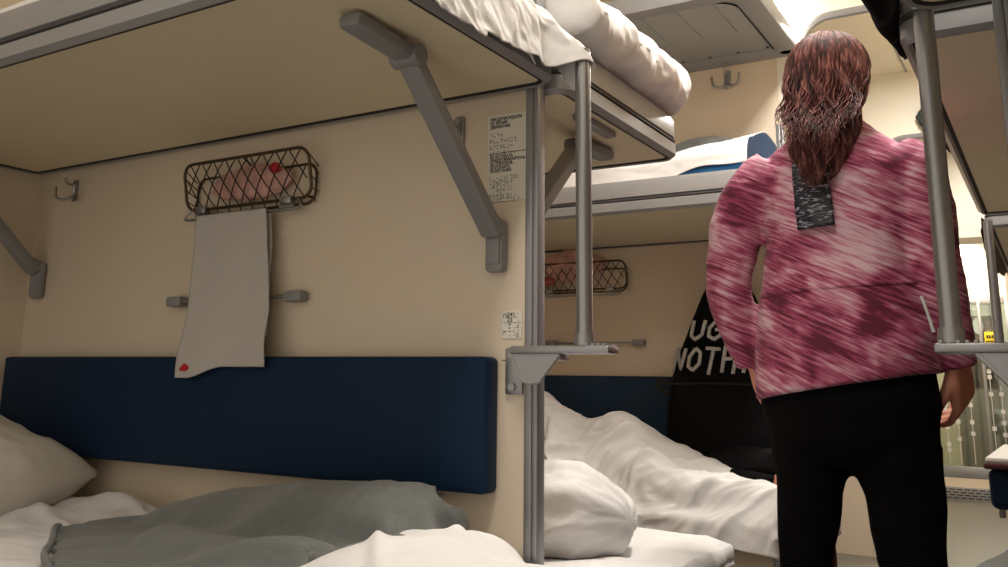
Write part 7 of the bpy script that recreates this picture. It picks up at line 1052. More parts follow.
def hook(x, y, z, label, s=1.):
    t = thing('coat_hook', label, 'hook', (x, y, z), 'coat hooks')
    b = nb(); box(b, (x - .011 * s, y - .006, z - .03 * s), (x + .011 * s, y, z + .035 * s), .004); obj('plate', b, 'chrome', t)
    b = nb()
    for k in (-1, 1):
        stube(b, [(x, y - .005, z - .012 * s), (x + k * .018 * s, y - .022, z - .026 * s), (x + k * .04 * s, y - .035, z - .02 * s), (x + k * .046 * s, y - .037, z + .006 * s)], .004 * s, 4, 8); ball(b, (x + k * .046 * s, y - .037, z + .008 * s), .0055 * s, 8)
    stube(b, [(x, y - .005, z + .02 * s), (x, y - .03, z + .02 * s), (x, y - .04, z + .036 * s)], .004 * s, 4, 8)
    obj('prongs', b, 'chrome', t)
hook(-2.46, 1.649, 1.455, 'double coat hook on the near wall close to the window corner')
hook(-1.1, 3.799, 2.225, 'double coat hook on the far wall under the luggage shelf', 1.3)
t = thing('berth_latch', 'small upright steel latch beside the sign, half behind the grey support arm', 'latch', (-1.075, 1.649, 1.455))
b = nb(); box(b, (-1.087, 1.641, 1.42), (-1.063, 1.649, 1.49), .004); obj('plate', b, 'steel', t)
b = nb(); cyl(b, (-1.075, 1.63, 1.475), (-1.075, 1.645, 1.475), .008, 12); stube(b, [(-1.075, 1.634, 1.475), (-1.072, 1.628, 1.45), (-1.082, 1.63, 1.43)], .004, 4, 8); obj('catch', b, 'steel', t)

# ---- signs
def braille(bm, x, z, n, y, h=.008):
    for k in range(n):
        for r in range(3):
            for c in range(2):
                if random.random() < .5: box(bm, (x + k * .0085 + c * .0032, y, z - r * .0032), (x + k * .0085 + c * .0032 + .0016, y + .0008, z - r * .0032 + .0016))
random.seed(11)
t = thing('sign', 'tall white safety notice with bold text and raised dots under the near upper berth', 'sign', (-.955, 1.649, 1.29))
b = nb(); plate(b, -1.003, -.905, 1.288, 1.480, .003, 0, .0012)
for v in b.verts: v.co = V((v.co.x, 1.6488 - v.co.z, v.co.y))
obj('sticker', b, 'paper', t)
yy = 1.6470; z = 1.467
for s_ in ('ПРЕДУПРЕЖДАЕМ', 'ВО ВРЕМЯ', 'ДВИЖЕНИЯ'):
    wall_text(s_, .0098, -.997, yy, z, 'ink', t, xs=.86); z -= .0085
b = nb(); z -= .004
for n in (4, 8, 7, 8): braille(b, -.997, z, n, yy - .0005); z -= .0135
box(b, (-1.0, yy, 1.3935), (-.908, yy + .0005, 1.3948)); z = 1.383
for s_ in ('НЕ ВСТАВАТЬ', 'ПРИДЕРЖИВАЙТЕСЬ', 'ЗА ПОРУЧЕНЬ', 'ОПУСКАЙТЕ', 'ПОЛКУ ВНИЗ'):
    wall_text(s_, .0095, -.997, yy, z, 'ink', t, xs=.86); z -= .0078
z -= .002
for n in (9, 7, 6, 7, 4, 8, 9): braille(b, -.997, z, n, yy - .0005); z -= .0082
rd = obj('raised_dots', b, 'ink', t); rd['kind'] = 'stuff'
t = thing('sign', 'small white berth number label 24 23 above the steel step bracket', 'sign', (-.94, 1.649, 1.0))
b = nb(); plate(b, -.962, -.916, 1.0, 1.056, .003, 0, .0012)
for v in b.verts: v.co = V((v.co.x, 1.6488 - v.co.z, v.co.y))
obj('sticker', b, 'paper', t)
wall_text('24', .0125, -.9495, yy, 1.0445, 'ink', t); wall_text('23', .0125, -.9495, yy, 1.034, 'ink', t); wall_text('П|', .011, -.9595, yy, 1.0425, 'ink', t)
b = nb(); box(b, (-.961, yy, 1.0315), (-.917, yy + .0005, 1.0322)); box(b, (-.959, yy, 1.0125), (-.952, yy + .0005, 1.0145))
for z in (1.050, 1.041, 1.027, 1.018, 1.009): braille(b, -.936, z, 2, yy - .0005)
for z in (1.028, 1.021, 1.0145): box(b, (-.946, yy, z - .001), (-.9415, yy + .0005, z + .001))
braille(b, -.959, 1.008, 1, yy - .0005); braille(b, -.947, 1.008, 1, yy - .0005)
rd = obj('raised_dots', b, 'ink', t); rd['kind'] = 'stuff'

# ---- step bracket with grab pole
def pole(xs, xe, xp, y, dirn, label, ptop):
    """xs wall plate x, xe step end x, xp pole x"""
    t = thing('grab_pole', label, 'grab pole', (xp, y - .036, .9))
    if dirn > 0: b = nb(); box(b, (xs - .02, y - .006, .888), (xs + .02, y, .98), .008); obj('mounting_plate', b, 'steel', t)
    else: b = nb(); box(b, (xs - .02, y - .006, .888), (xs + .02, y, .98), .008); obj('mounting_plate', b, 'steel', t)
    for z in (.903, .966): b = nb(); cyl(b, (xs - .002 * dirn, y - .012, z), (xs - .002 * dirn, y, z), .0085, 6); obj('bolt', b, 'steel', t)
    b = nb()
    b.free()
    xa, xb = (xs, xe) if dirn > 0 else (xe, xs)
    b = nb(); xa += .018 * (dirn > 0); xb -= .018 * (dirn < 0); box(b, (xa, y - .058, .966), (xb, y - .006, .982), .005)
    ridge = xb if dirn > 0 else xa
    for k in range(5): box(b, (ridge - dirn * (.01 + .012 * k) - .003, y - .057, .9805), (ridge - dirn * (.01 + .012 * k) + .003, y - .007, .9855), .001)
    obj('step', b, 'steel', t)
    b = nb(); x1, x2, x3, x4 = xs + dirn * .022, xs + dirn * .125, xs + dirn * .092, xs + dirn * .05
    prism_xz(b, [(x1, .968), (x2, .968), (x3, .928), (xs + dirn * .078, .914), (x4, .914), (xs + dirn * .036, .93)], y - .052, y - .046)
    tube(b, smooth_pts([(x1, y - .049, .966), (xs + dirn * .036, y - .049, .93), (x4, y - .049, .914), (xs + dirn * .078, y - .049, .914), (x3, y - .049, .928), (x2, y - .049, .966)], 4), .0045, 6); box(b, (min(x1, x2), y - .05, .955), (max(x1, x2), y - .004, .967), .003)
    obj('gusset', b, 'steel', t)
    b = nb(); cyl(b, (xp, y - .036, .98), (xp, y - .036, ptop), .0158, 20); obj('pole', b, 'chrome', t)
    b = nb(); cyl(b, (xp, y - .036, .982), (xp, y - .036, 1.006), .0205, 20, .019); obj('collar', b, 'steel', t)
    return t
pole(-.93, -.70, -.758, 1.646, 1, 'vertical steel grab pole with a step, at the end of the near partition', 1.575)
pole(.02, -.162, -.138, 1.646, -1, 'vertical steel grab pole with a step, in front of the woman at right', 1.524)
p3 = pole(.02, -.20, -.175, 3.796, -1, 'vertical steel grab pole further down the aisle at the right edge', 1.526)

# ---------------------------------------------------------------- bedding
def lower_berth(x1, y0, y1, label, zt=.48):
    t = thing('lower_berth', label, 'berth', (-1.8, (y0 + y1) / 2, 0), 'lower berths')
    b = nb(); box(b, (XL + .004, y0 + .03, .0), (x1 - .03, y1, .40), .004); obj('locker', b, 'cream', t)
    b = nb(); box(b, (XL + .004, y0, .4), (x1, y1, zt), .015, 3); obj('seat_cushion', b, 'navy', t)
    b = nb(); box(b, (x1 - .03, y0 + .03, .03), (x1 - .022, y1 - .03, .4)); obj('end_panel', b, 'frame', t)
    return t
lower_berth(-.76, 1.02, 1.64, 'lower berth under the near upper berth, covered with white bedding')
lower_berth(-.80, 1.69, 2.36, 'lower berth behind the near partition with a white mattress')
lower_berth(-.80, 3.12, 3.79, 'lower berth on the far wall where the person sleeps', .45)

def mattress(name, x0, x1, y0, y1, z0, z1, label, m='linen', seed=0., amp=.006):
    b = nb(); box(b, (x0, y0, z0), (x1, y1, z1)); 
    bmesh.ops.subdivide_edges(b, edges=b.edges[:], cuts=28, use_grid_fill=True)
    cx, cy, cz = (x0 + x1) / 2, (y0 + y1) / 2, (z0 + z1) / 2; hx, hy, hz = (x1 - x0) / 2, (y1 - y0) / 2, (z1 - z0) / 2
    r = min(hz * .95, .06)
    for v in b.verts:
        p = v.co - V((cx, cy, cz)); q = V((max(-hx + r, min(hx - r, p.x)), max(-hy + r, min(hy - r, p.y)), max(-hz + r, min(hz - r, p.z))))
        dd = p - q
        if dd.length > 1e-6: dd = dd.normalized() * r
        p = q + dd
        w = fbm(p.x * 7 + seed, p.y * 7, p.z * 7) * amp + (ridged(p.x * 5 + p.y * 3 + seed, p.y * 9, p.z * 4) - .6) * amp * 1.2
        n = dd.normalized() if dd.length > 1e-6 else V((0, 0, 1))
        v.co = V((cx, cy, cz)) + p + n * (w if n.z > -.5 else 0)
    o = obj(name, b, m, smooth='all'); return tag(o, label, 'mattress')
mattress('mattress', XL + .01, -.73, 1.0, 1.635, .482, .562, 'white-sheeted mattress on the near lower berth', 'linen_g', 2., .008)
mattress('mattress', XL + .01, -.70, 1.70, 2.36, .482, .555, 'white-sheeted mattress behind the near partition, its corner at the aisle', 'linen', 5., .011)
mattress('mattress', XL + .01, -.82, 3.105, 3.785, .452, .496, 'blue mattress under the sleeping person', 'blue', 8., .003)
mattress('mattress', XL + .03, -.80, 3.06, 3.78, Z + .10, Z + .150, 'blue mattress on the far upper berth', 'blue', 9., .003)

# generic draped heightfield on an x-y rectangle, with skirts that hang to zf
def folds(x, y, L):
    h = 0
    for s in L:
        d, t = segd(x, y, s); w = s[4]; h += s[5] * math.exp(-(d / w) ** 2) * (math.sin(PI * min(1, max(0, t * .9 + .05))) ** .5)
    return h

def drape(name, x0, x1, y0, y1, hf, m, label, cat, nu=120, nv=70, th=.006, parent=None, edge=None):
    b = nb()
    def f(u, v):
        x = x0 + (x1 - x0) * u; y = y0 + (y1 - y0) * v
        ex = 0
        if edge: x, y = edge(x, y)
        return V((x, y, hf(x, y)))
    sheet(b, f, nu, nv)
    o = obj(name, b, m, parent, smooth='all'); solid(o, th)
    if label: tag(o, label, cat)
    return o

# --- pillow, near bed (left edge)
def pillow(c, size, rot, label, m='linen_g', seed=0., amp=.05):
    b = nb(); q = bmesh.ops.create_cube(b, size=2); bmesh.ops.subdivide_edges(b, edges=b.edges[:], cuts=30, use_grid_fill=True)
    R = rot.to_matrix() if hasattr(rot, 'to_matrix') else rot
    for v in b.verts:
        x, y, z = v.co
        e = max(abs(x), abs(y)) ; prof = max(0, (1 - abs(x) ** 3.2)) ** .5 * max(0, (1 - abs(y) ** 3.2)) ** .5
        pin = 1 - .08 * (1 - abs(x) ** 2) * (abs(y) ** 4) ; pin2 = 1 - .08 * (1 - abs(y) ** 2) * (abs(x) ** 4)
        zz = math.copysign(.06 + .94 * prof, z) if abs(z) > .999 else z * (.06 + .94 * prof)
        w = (ridged(x * 1.5 + seed, y * 1.9, seed) - .6) * amp * 2 + fbm(x * 4 + seed, y * 4, z) * amp * .5
        p = V((x * pin2 * size[0], y * pin * size[1], zz * size[2] * (1 + w * 2)))
        v.co = R @ p + V(c)
    o = obj('pillow', b, m, smooth='all'); return tag(o, label, 'pillow')
from mathutils import Euler
pillow((-2.37, 1.30, .665), (.27, .25, .115), Euler((math.radians(14), math.radians(14), math.radians(12))), 'crumpled white pillow on the near lower berth by the window', seed=3.)

# --- near bed: rumpled sheet on the mattress
S1 = [(-2.2, 1.5, -1.7, 1.35, .03, .018), (-2.05, 1.55, -1.6, 1.6, .025, .03), (-1.95, 1.3, -1.5, 1.2, .04, .022), (-2.1, 1.62, -1.95, 1.45, .03, .045), (-1.8, 1.1, -1.35, 1.18, .05, .03), (-2.0, 1.2, -1.6, 1.05, .02, .02)]
cloth_obj('bed_sheet', 'near', 'linen', 'rumpled white bed sheet spread on the near lower berth', 'sheet', grain=.012, ang=.4, fine=(4, 11), creases=[(-2.2, 1.45, -1.8, 1.30, .02, .012), (-2.05, 1.55, -1.7, 1.5, .018, .012), (-1.0, 1.3, -.8, 1.05, .012, .010), (-.95, 1.25, -.66, 1.2, .012, .008), (-.9, 1.35, -.7, 1.3, .012, .008), (-.84, 1.30, -.80, 1.24, .02, .015)])

# --- grey blanket heap on near bed
bk = cloth_obj('blanket', 'wool', 'blanket', 'grey wool blanket heaped on the near lower berth below the backrest', 'blanket', .012, keep=lambda u, v: u > .40 - v * 1.1 and v > .32 * sstep(.70, .86, u), lift=.016, zs=.9, grain=.010, ang=.9, fine=(2, 5), creases=[(-1.6, 1.15, -1.25, 1.35, .035, .014), (-1.4, 1.1, -1.0, 1.3, .035, -.012), (-1.3, 1.08, -1.1, 1.2, .03, .012)])
blanket_hem(bk)

# --- far side of the near partition: duvet heap on the lower berth
def bolster(u, v):
    t = 2 * u - 1; a = 2 * PI * v
    e = max(0, 1 - abs(t) ** 3.4) ** .42
    c_, s_ = math.cos(a), math.sin(a)
    f = (ridged(t * 1.6 + 2, a * 1.1 + t * .8, 5., 2) - .5) * .030 + (ridged(t * 4 + 7, a * 2.6, 1., 2) - .5) * .010 + .006 * math.sin(a * 7 + t * 4)
    rx = .30; ry = (.20 - .04 * t) + f; rz = (.108 + .012 * math.sin(t * 3)) + f
    x = -1.115 + rx * t; y = 1.935 + .02 * t + c_ * ry * e; z = .625 + s_ * rz * e
    return V((x, max(1.69, y), max(.552, z)))
b = nb(); sheet(b, bolster, 110, 110); bmesh.ops.remove_doubles(b, verts=b.verts[:], dist=.0004)
tag(obj('duvet', b, 'linen', smooth='all'), 'white duvet bunched on the lower berth just behind the near partition', 'duvet')

# ---------------------------------------------------------------- sleeping person on the far lower berth
def cap(bm, pts, r, n=5, seg=14): stube(bm, pts, r, n, seg)
sl = thing('person', 'person asleep under a white sheet, dark trouser leg and bare foot sticking out', 'person', (-1.6, 3.45, .54))
b = nb()
cap(b, [(-2.13, 3.46, .60), (-1.95, 3.45, .65), (-1.72, 3.44, .65), (-1.55, 3.44, .65), (-1.42, 3.44, .62)], [.07, .125, .105, .095, .10])
cap(b, [(-2.12, 3.46, .60), (-2.24, 3.46, .63)], [.05, .045]); ball(b, (-2.32, 3.46, .65), (.11, .085, .09))
ball(b, (-2.34, 3.37, .65), (.018, .014, .012))
cap(b, [(-1.46, 3.44, .62), (-1.2, 3.46, .565), (-1.0, 3.46, .562), (-.90, 3.44, .558), (-.87, 3.43, .558)], [.09, .07, .042, .034, .03])
cap(b, [(-.885, 3.43, .548), (-.865, 3.43, .555), (-.855, 3.42, .59), (-.852, 3.41, .62)], [(.028, .03), (.028, .034), (.022, .036), (.014, .032)])
for k in range(5):
    y = 3.385 + k * .013; cap(b, [(-.852, y, .615), (-.852, y, .632 + .004 * (2 - abs(k - 1)))], [.0065, .0055], 2, 8)
cap(b, [(-1.48, 3.36, .60), (-1.3, 3.26, .57), (-1.15, 3.2, .545), (-.88, 3.17, .53)], [.08, .058, .04, .028])
cap(b, [(-.90, 3.17, .527), (-.88, 3.17, .527), (-.87, 3.165, .54)], [(.024, .026), (.022, .026), (.014, .02)])
cap(b, [(-1.92, 3.38, .68), (-1.78, 3.38, .70), (-1.68, 3.42, .66)], [.042, .038, .028])
for k in range(4): cap(b, [(-1.69, 3.40 + k * .015, .665), (-1.64, 3.40 + k * .015, .66), (-1.62, 3.405 + k * .014, .65)], [.009, .008, .007], 2, 8)
cap(b, [(-1.70, 3.39, .66), (-1.67, 3.375, .655), (-1.645, 3.375, .65)], [.010, .009, .007], 2, 8)
obj('body', remeshed(b, .007, 3), 'skin', sl, smooth='all')
b = nb()
cap(b, [(-1.60, 3.44, .645), (-1.42, 3.44, .615), (-1.2, 3.46, .56), (-1.06, 3.46, .568), (-.93, 3.45, .565), (-.895, 3.44, .562)], [.095, .112, .082, .066, .058, .052])
cap(b, [(-1.48, 3.37, .60), (-1.3, 3.26, .57), (-1.15, 3.2, .545), (-.89, 3.17, .532)], [.088, .066, .046, .034])
obj('trousers', remeshed(b, .009, 3), 'trouser', sl, smooth='all')
b = nb(); ball(b, (-2.33, 3.47, .668), (.112, .094, .092)); obj('hair', b, 'brown', sl, smooth='all')
pillow((-2.33, 3.42, .545), (.28, .25, .05), Euler((0, 0, 0)), 'white pillow under the sleeping person', 'linen', seed=9.)

cloth_obj('bed_sheet', 'sleep', 'linen', 'white sheet draped over the sleeping person', 'sheet', .003, grain=.018, ang=.75, fine=(3, 10), creases=[(-1.86, 3.36, -1.72, 3.42, .05, .035), (-1.60, 3.36, -1.56, 3.5, .04, -.02), (-1.50, 3.34, -1.38, 3.42, .05, .035), (-1.70, 3.10, -1.34, 3.38, .016, .018), (-1.62, 3.08, -1.26, 3.34, .014, .016), (-1.76, 3.12, -1.44, 3.42, .016, .016), (-1.5, 3.08, -1.16, 3.30, .015, .016), (-1.36, 3.08, -1.2, 3.36, .014, .014), (-1.28, 3.3, -1.12, 3.42, .02, .014), (-1.2, 3.10, -.9, 3.16, .012, .010), (-1.15, 3.2, -.85, 3.19, .012, .008), (-1.1, 3.08, -.95, 3.2, .012, .008), (-1.9, 3.16, -1.6, 3.10, .02, .016)], keep=lambda u, v: not (v > .50 + .03 * math.sin(u * 30) and u > .735 + .03 * math.sin(v * 14)))

# ---------------------------------------------------------------- upper berth bedding
# near upper berth: mattress + crumpled sheet hanging over the aisle end
mattress('mattress', XL + .03, -.93, 1.02, 1.63, Z + .11, Z + .17, 'mattress on the near upper berth under the crumpled sheet', 'linen', 12., .004)
mattress('mattress', XL + .03, -.90, 1.70, 2.36, Z + .11, Z + .16, 'mattress on the upper berth behind the grab pole', 'linen', 13., .004)
o = cloth_obj('bed_sheet', 'hang', 'linen', 'crumpled white sheet hanging over the end of the near upper berth', 'sheet', .002, grain=.010, ang=.1, fine=(2, 18), keep=lambda u, v: u < .905 + .015 * math.sin(v * 11) and not (v > .93 and u > .74))
b = nb(); stube(b, [(-.845, 1.36, Z + .08), (-.826, 1.39, Z + .04), (-.822, 1.45, Z + .02), (-.822, 1.50, Z + .02), (-.824, 1.53, Z + .005)], [.001, .0015, .002, .003, .0015], 5, 6); obj('loose_thread', b, 'linen', o)

# rolled duvet on the neighbour berth
def roll(u, v):
    y = 1.70 + .72 * u; a = 2 * PI * v
    e = math.sqrt(max(0, 1 - max(0, (u - .88) / .12) ** 2)) if u > .88 else (math.sqrt(max(0, 1 - ((.06 - u) / .06) ** 2)) if u < .06 else 1)
    rx, rz = .125 * e + .002, .085 * e + .001
    n = (ridged(u * 9, math.sin(a) * 1.0 + u * 2, math.cos(a) * 1.0) - .5) * .012 + (ridged(u * 17, a * .5, 3., 1) - .5) * .002 * max(0, 1 - u * .6) + .006 * math.sin(a * 3 + u * 20)
    c = V((-.905, 0, Z + .12 + .088))
    x = c.x + math.cos(a) * (rx + n * e); z = c.z + math.sin(a) * (rz + n * e) - .02 * sstep(0, 1, math.cos(a))
    return V((x, y, max(z, Z + .124 - .04 * sstep(-.86, -.80, x))))
b = nb()
sheet(b, roll, 110, 72); bmesh.ops.remove_doubles(b, verts=b.verts[:], dist=.0005)
o = obj('duvet_roll', b, 'linen', smooth='all'); tag(o, 'thick rolled white duvet overhanging the berth end behind the grab pole', 'duvet')

# far upper berth bedding
def upper_sheet(u, v):
    x = -2.25 + 1.42 * u; tt = sstep(-1.25, -.85, x)
    top = Z + .165 + .035 * sstep(-2, -1.0, x) + .045 * tt
    sk = .02 + .045 * (1 - sstep(-1.15, -.95, x))     # how far the sheet hangs over the front
    if v < .18: q = v / .18; y = 3.047 + .004 * q; z = Z + .165 - sk * (1 - q)
    elif v < .4: q = (v - .18) / .22; a = q * PI / 2; y = 3.051 + .07 * (1 - math.cos(a)); z = Z + .165 + (top - Z - .165) * math.sin(a)
    else: q = (v - .4) / .6; y = 3.121 + .5 * q; z = top + (.03 + .04 * tt) * math.sin(q * PI) - .02 * q
    z += .010 * (ridged(x * 3.5 + y * 3, y * 8, 1.) - .5) * min(1, v * 4) + .005 * math.sin(x * 19 + 5 * y)
    y += .006 * (ridged(x * 5, z * 9, 4.) - .5)
    return V((x, y, z))
b = nb(); sheet(b, upper_sheet, 130, 60); o = obj('bed_sheet', b, 'linen', smooth='all'); solid(o, .003); tag(o, 'white sheet laid over the blue mattress of the far upper berth', 'sheet')
o = obj('folded_blanket', crumple((-1.13, 3.60, Z + .32), (.20, .12, .075), 2.2, .18), 'blanket', smooth='all'); tag(o, 'folded dark grey blanket on the far upper berth near the wall', 'blanket')

# ---------------------------------------------------------------- towel
def towel(u, v):
    # u down, v across
    z = 1.322 - .385 * u - .028 * sstep(.62, 1, u) * (1 - sstep(.15, .55, v)) + .0
    xl = -1.860 - .012 * u ** 1.2; xr = -1.612 + .055 * u
    x = xl + (xr - xl) * v
    y = 1.607 + .035 * sstep(0, .25, u) * 0 - .022 * sstep(.6, .9, u) + .005 * math.sin(v * 9 + u * 2) * u + .002 * fbm(v * 5, u * 7) - .004
    return V((x, y, z))
b = nb(); sheet(b, towel, 70, 40)
def towel_back(u, v):
    p = towel(u * .8, v); a = p.copy(); a.x = min(a.x, -1.60); a.y = 1.618 + .002 * math.sin(v * 8); return a
sheet(b, towel_back, 50, 40)
def towel_top(u, v):
    a = PI * u; return V((-1.866 + .244 * v, 1.612 - .007 * math.cos(a), 1.3215 + .004 * math.sin(a)))
sheet(b, towel_top, 8, 40)
o = obj('towel', b, 'towel', smooth='all'); solid(o, .002); tag(o, 'white waffle towel with a small red mark hanging on the near wall', 'towel')
b = nb(); prism_xz(b, [(-1.850, .927), (-1.830, .925), (-1.814, .931), (-1.820, .940), (-1.834, .944), (-1.844, .936)], 1.5755, 1.579)
obj('red_mark', b, 'red', o)

# ---------------------------------------------------------------- black backpack with printed lettering
bp = thing('backpack', 'large black bag with white graffiti lettering against the far wall behind the woman', 'bag', (-1.12, 3.66, .56))
b = nb()
rows = [(.545, -1.355, -.92, .10), (.75, -1.365, -.90, .12), (.93, -1.345, -.905, .115), (1.05, -1.30, -.93, .10), (1.17, -1.25, -.96, .085), (1.28, -1.205, -1.0, .065), (1.35, -1.165, -1.04, .04), (1.37, -1.14, -1.07, .02)]
def bag(u, v):
    t = u * (len(rows) - 1); i = min(len(rows) - 2, int(t)); t -= i; A, B = rows[i], rows[i + 1]
    z, a, c, dpt = [p + (q - p) * t for p, q in zip(A, B)]
    ang = 2 * PI * v; n = 3.2; cs, sn = math.cos(ang), math.sin(ang)
    k = (abs(cs) ** n + abs(sn) ** n) ** (-1 / n)
    w = 1 + .03 * (ridged(v * 6, u * 5, 1.) - .5)
    return V(((a + c) / 2 + cs * k * (c - a) / 2 * w, 3.69 + sn * k * dpt * w, z))
g = sheet(b, bag, 60, 64); bmesh.ops.remove_doubles(b, verts=b.verts[:], dist=.0005); bmesh.ops.holes_fill(b, edges=b.edges[:])
obj('body', b, 'black', bp, smooth='all')
b = nb(); tube(b, smooth_pts([(-1.355, 3.60, .93), (-1.13, 3.567, .935), (-.91, 3.60, .93)], 8), .004, 6); obj('zip', b, 'rubber', bp)
b = nb(); stube(b, [(-1.345, 3.66, .93), (-1.385, 3.66, .945), (-1.40, 3.66, .925), (-1.375, 3.66, .90), (-1.35, 3.66, .9)], [(.004, .012)] * 5, 5, 8); obj('side_loop', b, 'rubber', bp)
b = nb(); stube(b, [(-1.13, 3.72, 1.36), (-1.12, 3.76, 1.42), (-1.09, 3.76, 1.41), (-1.08, 3.72, 1.35)], .008, 5, 8); obj('top_handle', b, 'rubber', bp)
def bagface(x, z):
    # front surface y of the bag near x,z
    for i in range(len(rows) - 1):
        if rows[i][0] <= z <= rows[i + 1][0]:
            t = (z - rows[i][0]) / (rows[i + 1][0] - rows[i][0]); a, c, dpt = [p + (q - p) * t for p, q in zip(rows[i][1:], rows[i + 1][1:])]
            X = min(.985, abs(x - (a + c) / 2) / ((c - a) / 2)); return 3.69 - dpt * (1 - X ** 3.2) ** (1 / 3.2)
    return 3.6
def graffiti(strokes, name):
    b = nb()
    for st in strokes:
        pts = []
        for p, q in zip(st, st[1:]):
            for k in range(4): t = k / 4; pts.append((p[0] + (q[0] - p[0]) * t, p[1] + (q[1] - p[1]) * t))
        pts.append(st[-1])
        tube(b, [V((x, bagface(x, z) - .006, z)) for x, z in pts], [(.0075, .0075)] * len(pts), 6)
    return obj(name, b, 'print', bp, smooth='all')
def letters(spec, x, z, h, w, sl=.25):
    out = []
    G = {'U': [[(0, 1), (.05, .2), (.4, 0), (.8, .25), (.85, 1)]], 'G': [[(.9, .85), (.5, 1), (.1, .6), (.15, .15), (.55, 0), (.9, .2), (.9, .5), (.5, .5)]],
         'L': [[(0, 1), (.05, 0), (.7, .05)]], 'Y': [[(0, 1), (.4, .5), (.85, 1)], [(.4, .5), (.35, -.15)]],
         'N': [[(0, -.05), (.05, 1), (.7, .05), (.8, 1.0)]], 'O': [[(.4, 1), (.05, .6), (.1, .15), (.45, 0), (.8, .3), (.75, .8), (.4, 1)]],
         'T': [[(-.05, 1), (.9, .95)], [(.45, 1), (.4, -.2)]], 'H': [[(.05, 1.1), (.1, -.1)], [(.8, 1.05), (.8, -.15)], [(.05, .5), (.85, .55)]],
         'I': [[(.3, 1), (.3, -.1)], [(.05, .95), (.6, 1)]], 'J': [[(.5, 1), (.5, .2), (.2, 0), (0, .25)]]}
    for ch in spec:
        for st in G[ch]: out.append([(x + (p[0] + sl * (p[1] - .5)) * w, z + p[1] * h) for p in st])
        x += w * 1.12
    return out
graffiti(letters('UG', -1.23, 1.105, .075, .062) , 'lettering')
graffiti(letters('NOTHI', -1.31, .985, .085, .062), 'lettering')
# dark clothes behind the bag to the right
o = obj('jacket', crumple((-1.0, 3.58, .62), (.20, .10, .09), 5.5, .2), 'black', smooth='all'); tag(o, 'dark folded garment lying at the feet of the sleeping person', 'clothing')

# ---------------------------------------------------------------- the woman in the aisle
w = thing('person', 'woman standing in the aisle with her back to us, pink tie-dye tunic and black trousers', 'person', (-.40, 2.2, 0))
WY0 = 2.2
def tor(bm, rings, seg=28):
    prev = None; first = None
    R = []
    for (z, x, y, rx, ry, *sh) in rings:
        s = sh[0] if sh else 0
        R.append([bm.verts.new((x + math.cos(2 * PI * k / seg) * rx, y + math.sin(2 * PI * k / seg) * ry, z + s * math.cos(2 * PI * k / seg))) for k in range(seg)])
    for A, B in zip(R, R[1:]):
        for k in range(seg): bm.faces.new((A[k], A[(k + 1) % seg], B[(k + 1) % seg], B[k]))
    bm.faces.new(R[0][::-1]); bm.faces.new(R[-1])
def dense(rings, n=4):
    out = []
    rr = [tuple(list(r) + [0] * (6 - len(r))) for r in rings]
    for a, c in zip(rr, rr[1:]):
        for k in range(n):
            t = k / n; out.append(tuple(p + (q - p) * t for p, q in zip(a, c)))
    out.append(rr[-1]); return out
b = nb()
tor(b, dense([(.84, -.402, 2.2, .15, .105), (.95, -.402, 2.2, .18, .135), (1.14, -.398, 2.21, .15, .115), (1.30, -.395, 2.205, .155, .11), (1.40, -.397, 2.2, .17, .10), (1.455, -.398, 2.205, .12, .075), (1.50, -.40, 2.21, .06, .055), (1.58, -.402, 2.225, .05, .052)]))
HC = V((-.403, 2.235, 1.625))
ball(b, HC + V((0, 0, .015)), (.077, .093, .095), 24); ball(b, HC + V((0, .03, -.035)), (.06, .072, .075), 20)
stube(b, [HC + V((0, .095, .02)), HC + V((0, .118, -.012)), HC + V((0, .10, -.022))], [.010, .014, .008], 4, 10)       # nose
ball(b, HC + V((0, .085, -.085)), (.022, .018, .014))                                                              # chin
for s in (-1, 1):
    ball(b, HC + V((s * .077, .0, -.01)), (.010, .018, .03), 12)
# arms and hands
def hand(bm, wrist, d, palmn, side, curl, scale=1.):
    """wrist position, direction of the fingers, palm normal; side: direction of the thumb"""
    d = V(d).normalized(); n = V(palmn).normalized(); n = (n - d * n.dot(d)).normalized(); s = V(side); s = (s - d * s.dot(d) - n * s.dot(n)).normalized()
    k = scale
    def W(a, b_, c): return wrist + d * a * k + s * b_ * k + n * c * k
    stube(bm, [W(-.02, 0, 0), W(.02, 0, 0), W(.055, 0, .003), W(.088, 0, .004)], [(.024, .019), (.030, .017), (.038, .015), (.037, .012)], 4, 14) if False else None
    # palm as a squashed tube oriented along s
    for q in (-.027, -.009, .009, .027):
        stube(bm, [W(-.01, q * .6, 0), W(.04, q, .002), W(.088, q * 1.05, .003)], [.0155, .0155, .0115], 4, 10)
    L = {-.027: .058, -.009: .073, .009: .078, .027: .070}
    for q, ln in L.items():
        a1, a2, a3 = curl * .8, curl * 1.5, curl * 2.1
        p = (.088, 0.003); pts = [W(p[0] - .006, q * 1.05, p[1])]
        for ang, f in ((a1, .42), (a2, .32), (a3, .26)):
            p = (p[0] + math.cos(ang) * ln * f, p[1] + math.sin(ang) * ln * f); pts.append(W(p[0], q * (1.05 + .1), p[1]))
        stube(bm, pts, [.0098, .0092, .0085, .0068], 3, 9)
    stube(bm, [W(.015, .022, .004), W(.045, .045, .012), W(.068, .054, .022), W(.088, .052, .034)], [.0135, .0115, .010, .0075], 4, 10)
aL = [(-.555, 2.195, 1.405), (-.612, 2.185, 1.31), (-.640, 2.18, 1.20), (-.645, 2.185, 1.12), (-.628, 2.21, 1.03), (-.612, 2.235, .975)]
aR = [(-.255, 2.195, 1.405), (-.222, 2.185, 1.31), (-.212, 2.18, 1.20), (-.203, 2.185, 1.12), (-.192, 2.21, 1.03), (-.186, 2.235, .975)]
for A in (aL, aR): stube(b, A, [.05, .046, .041, .038, .033, .027], 5, 14)
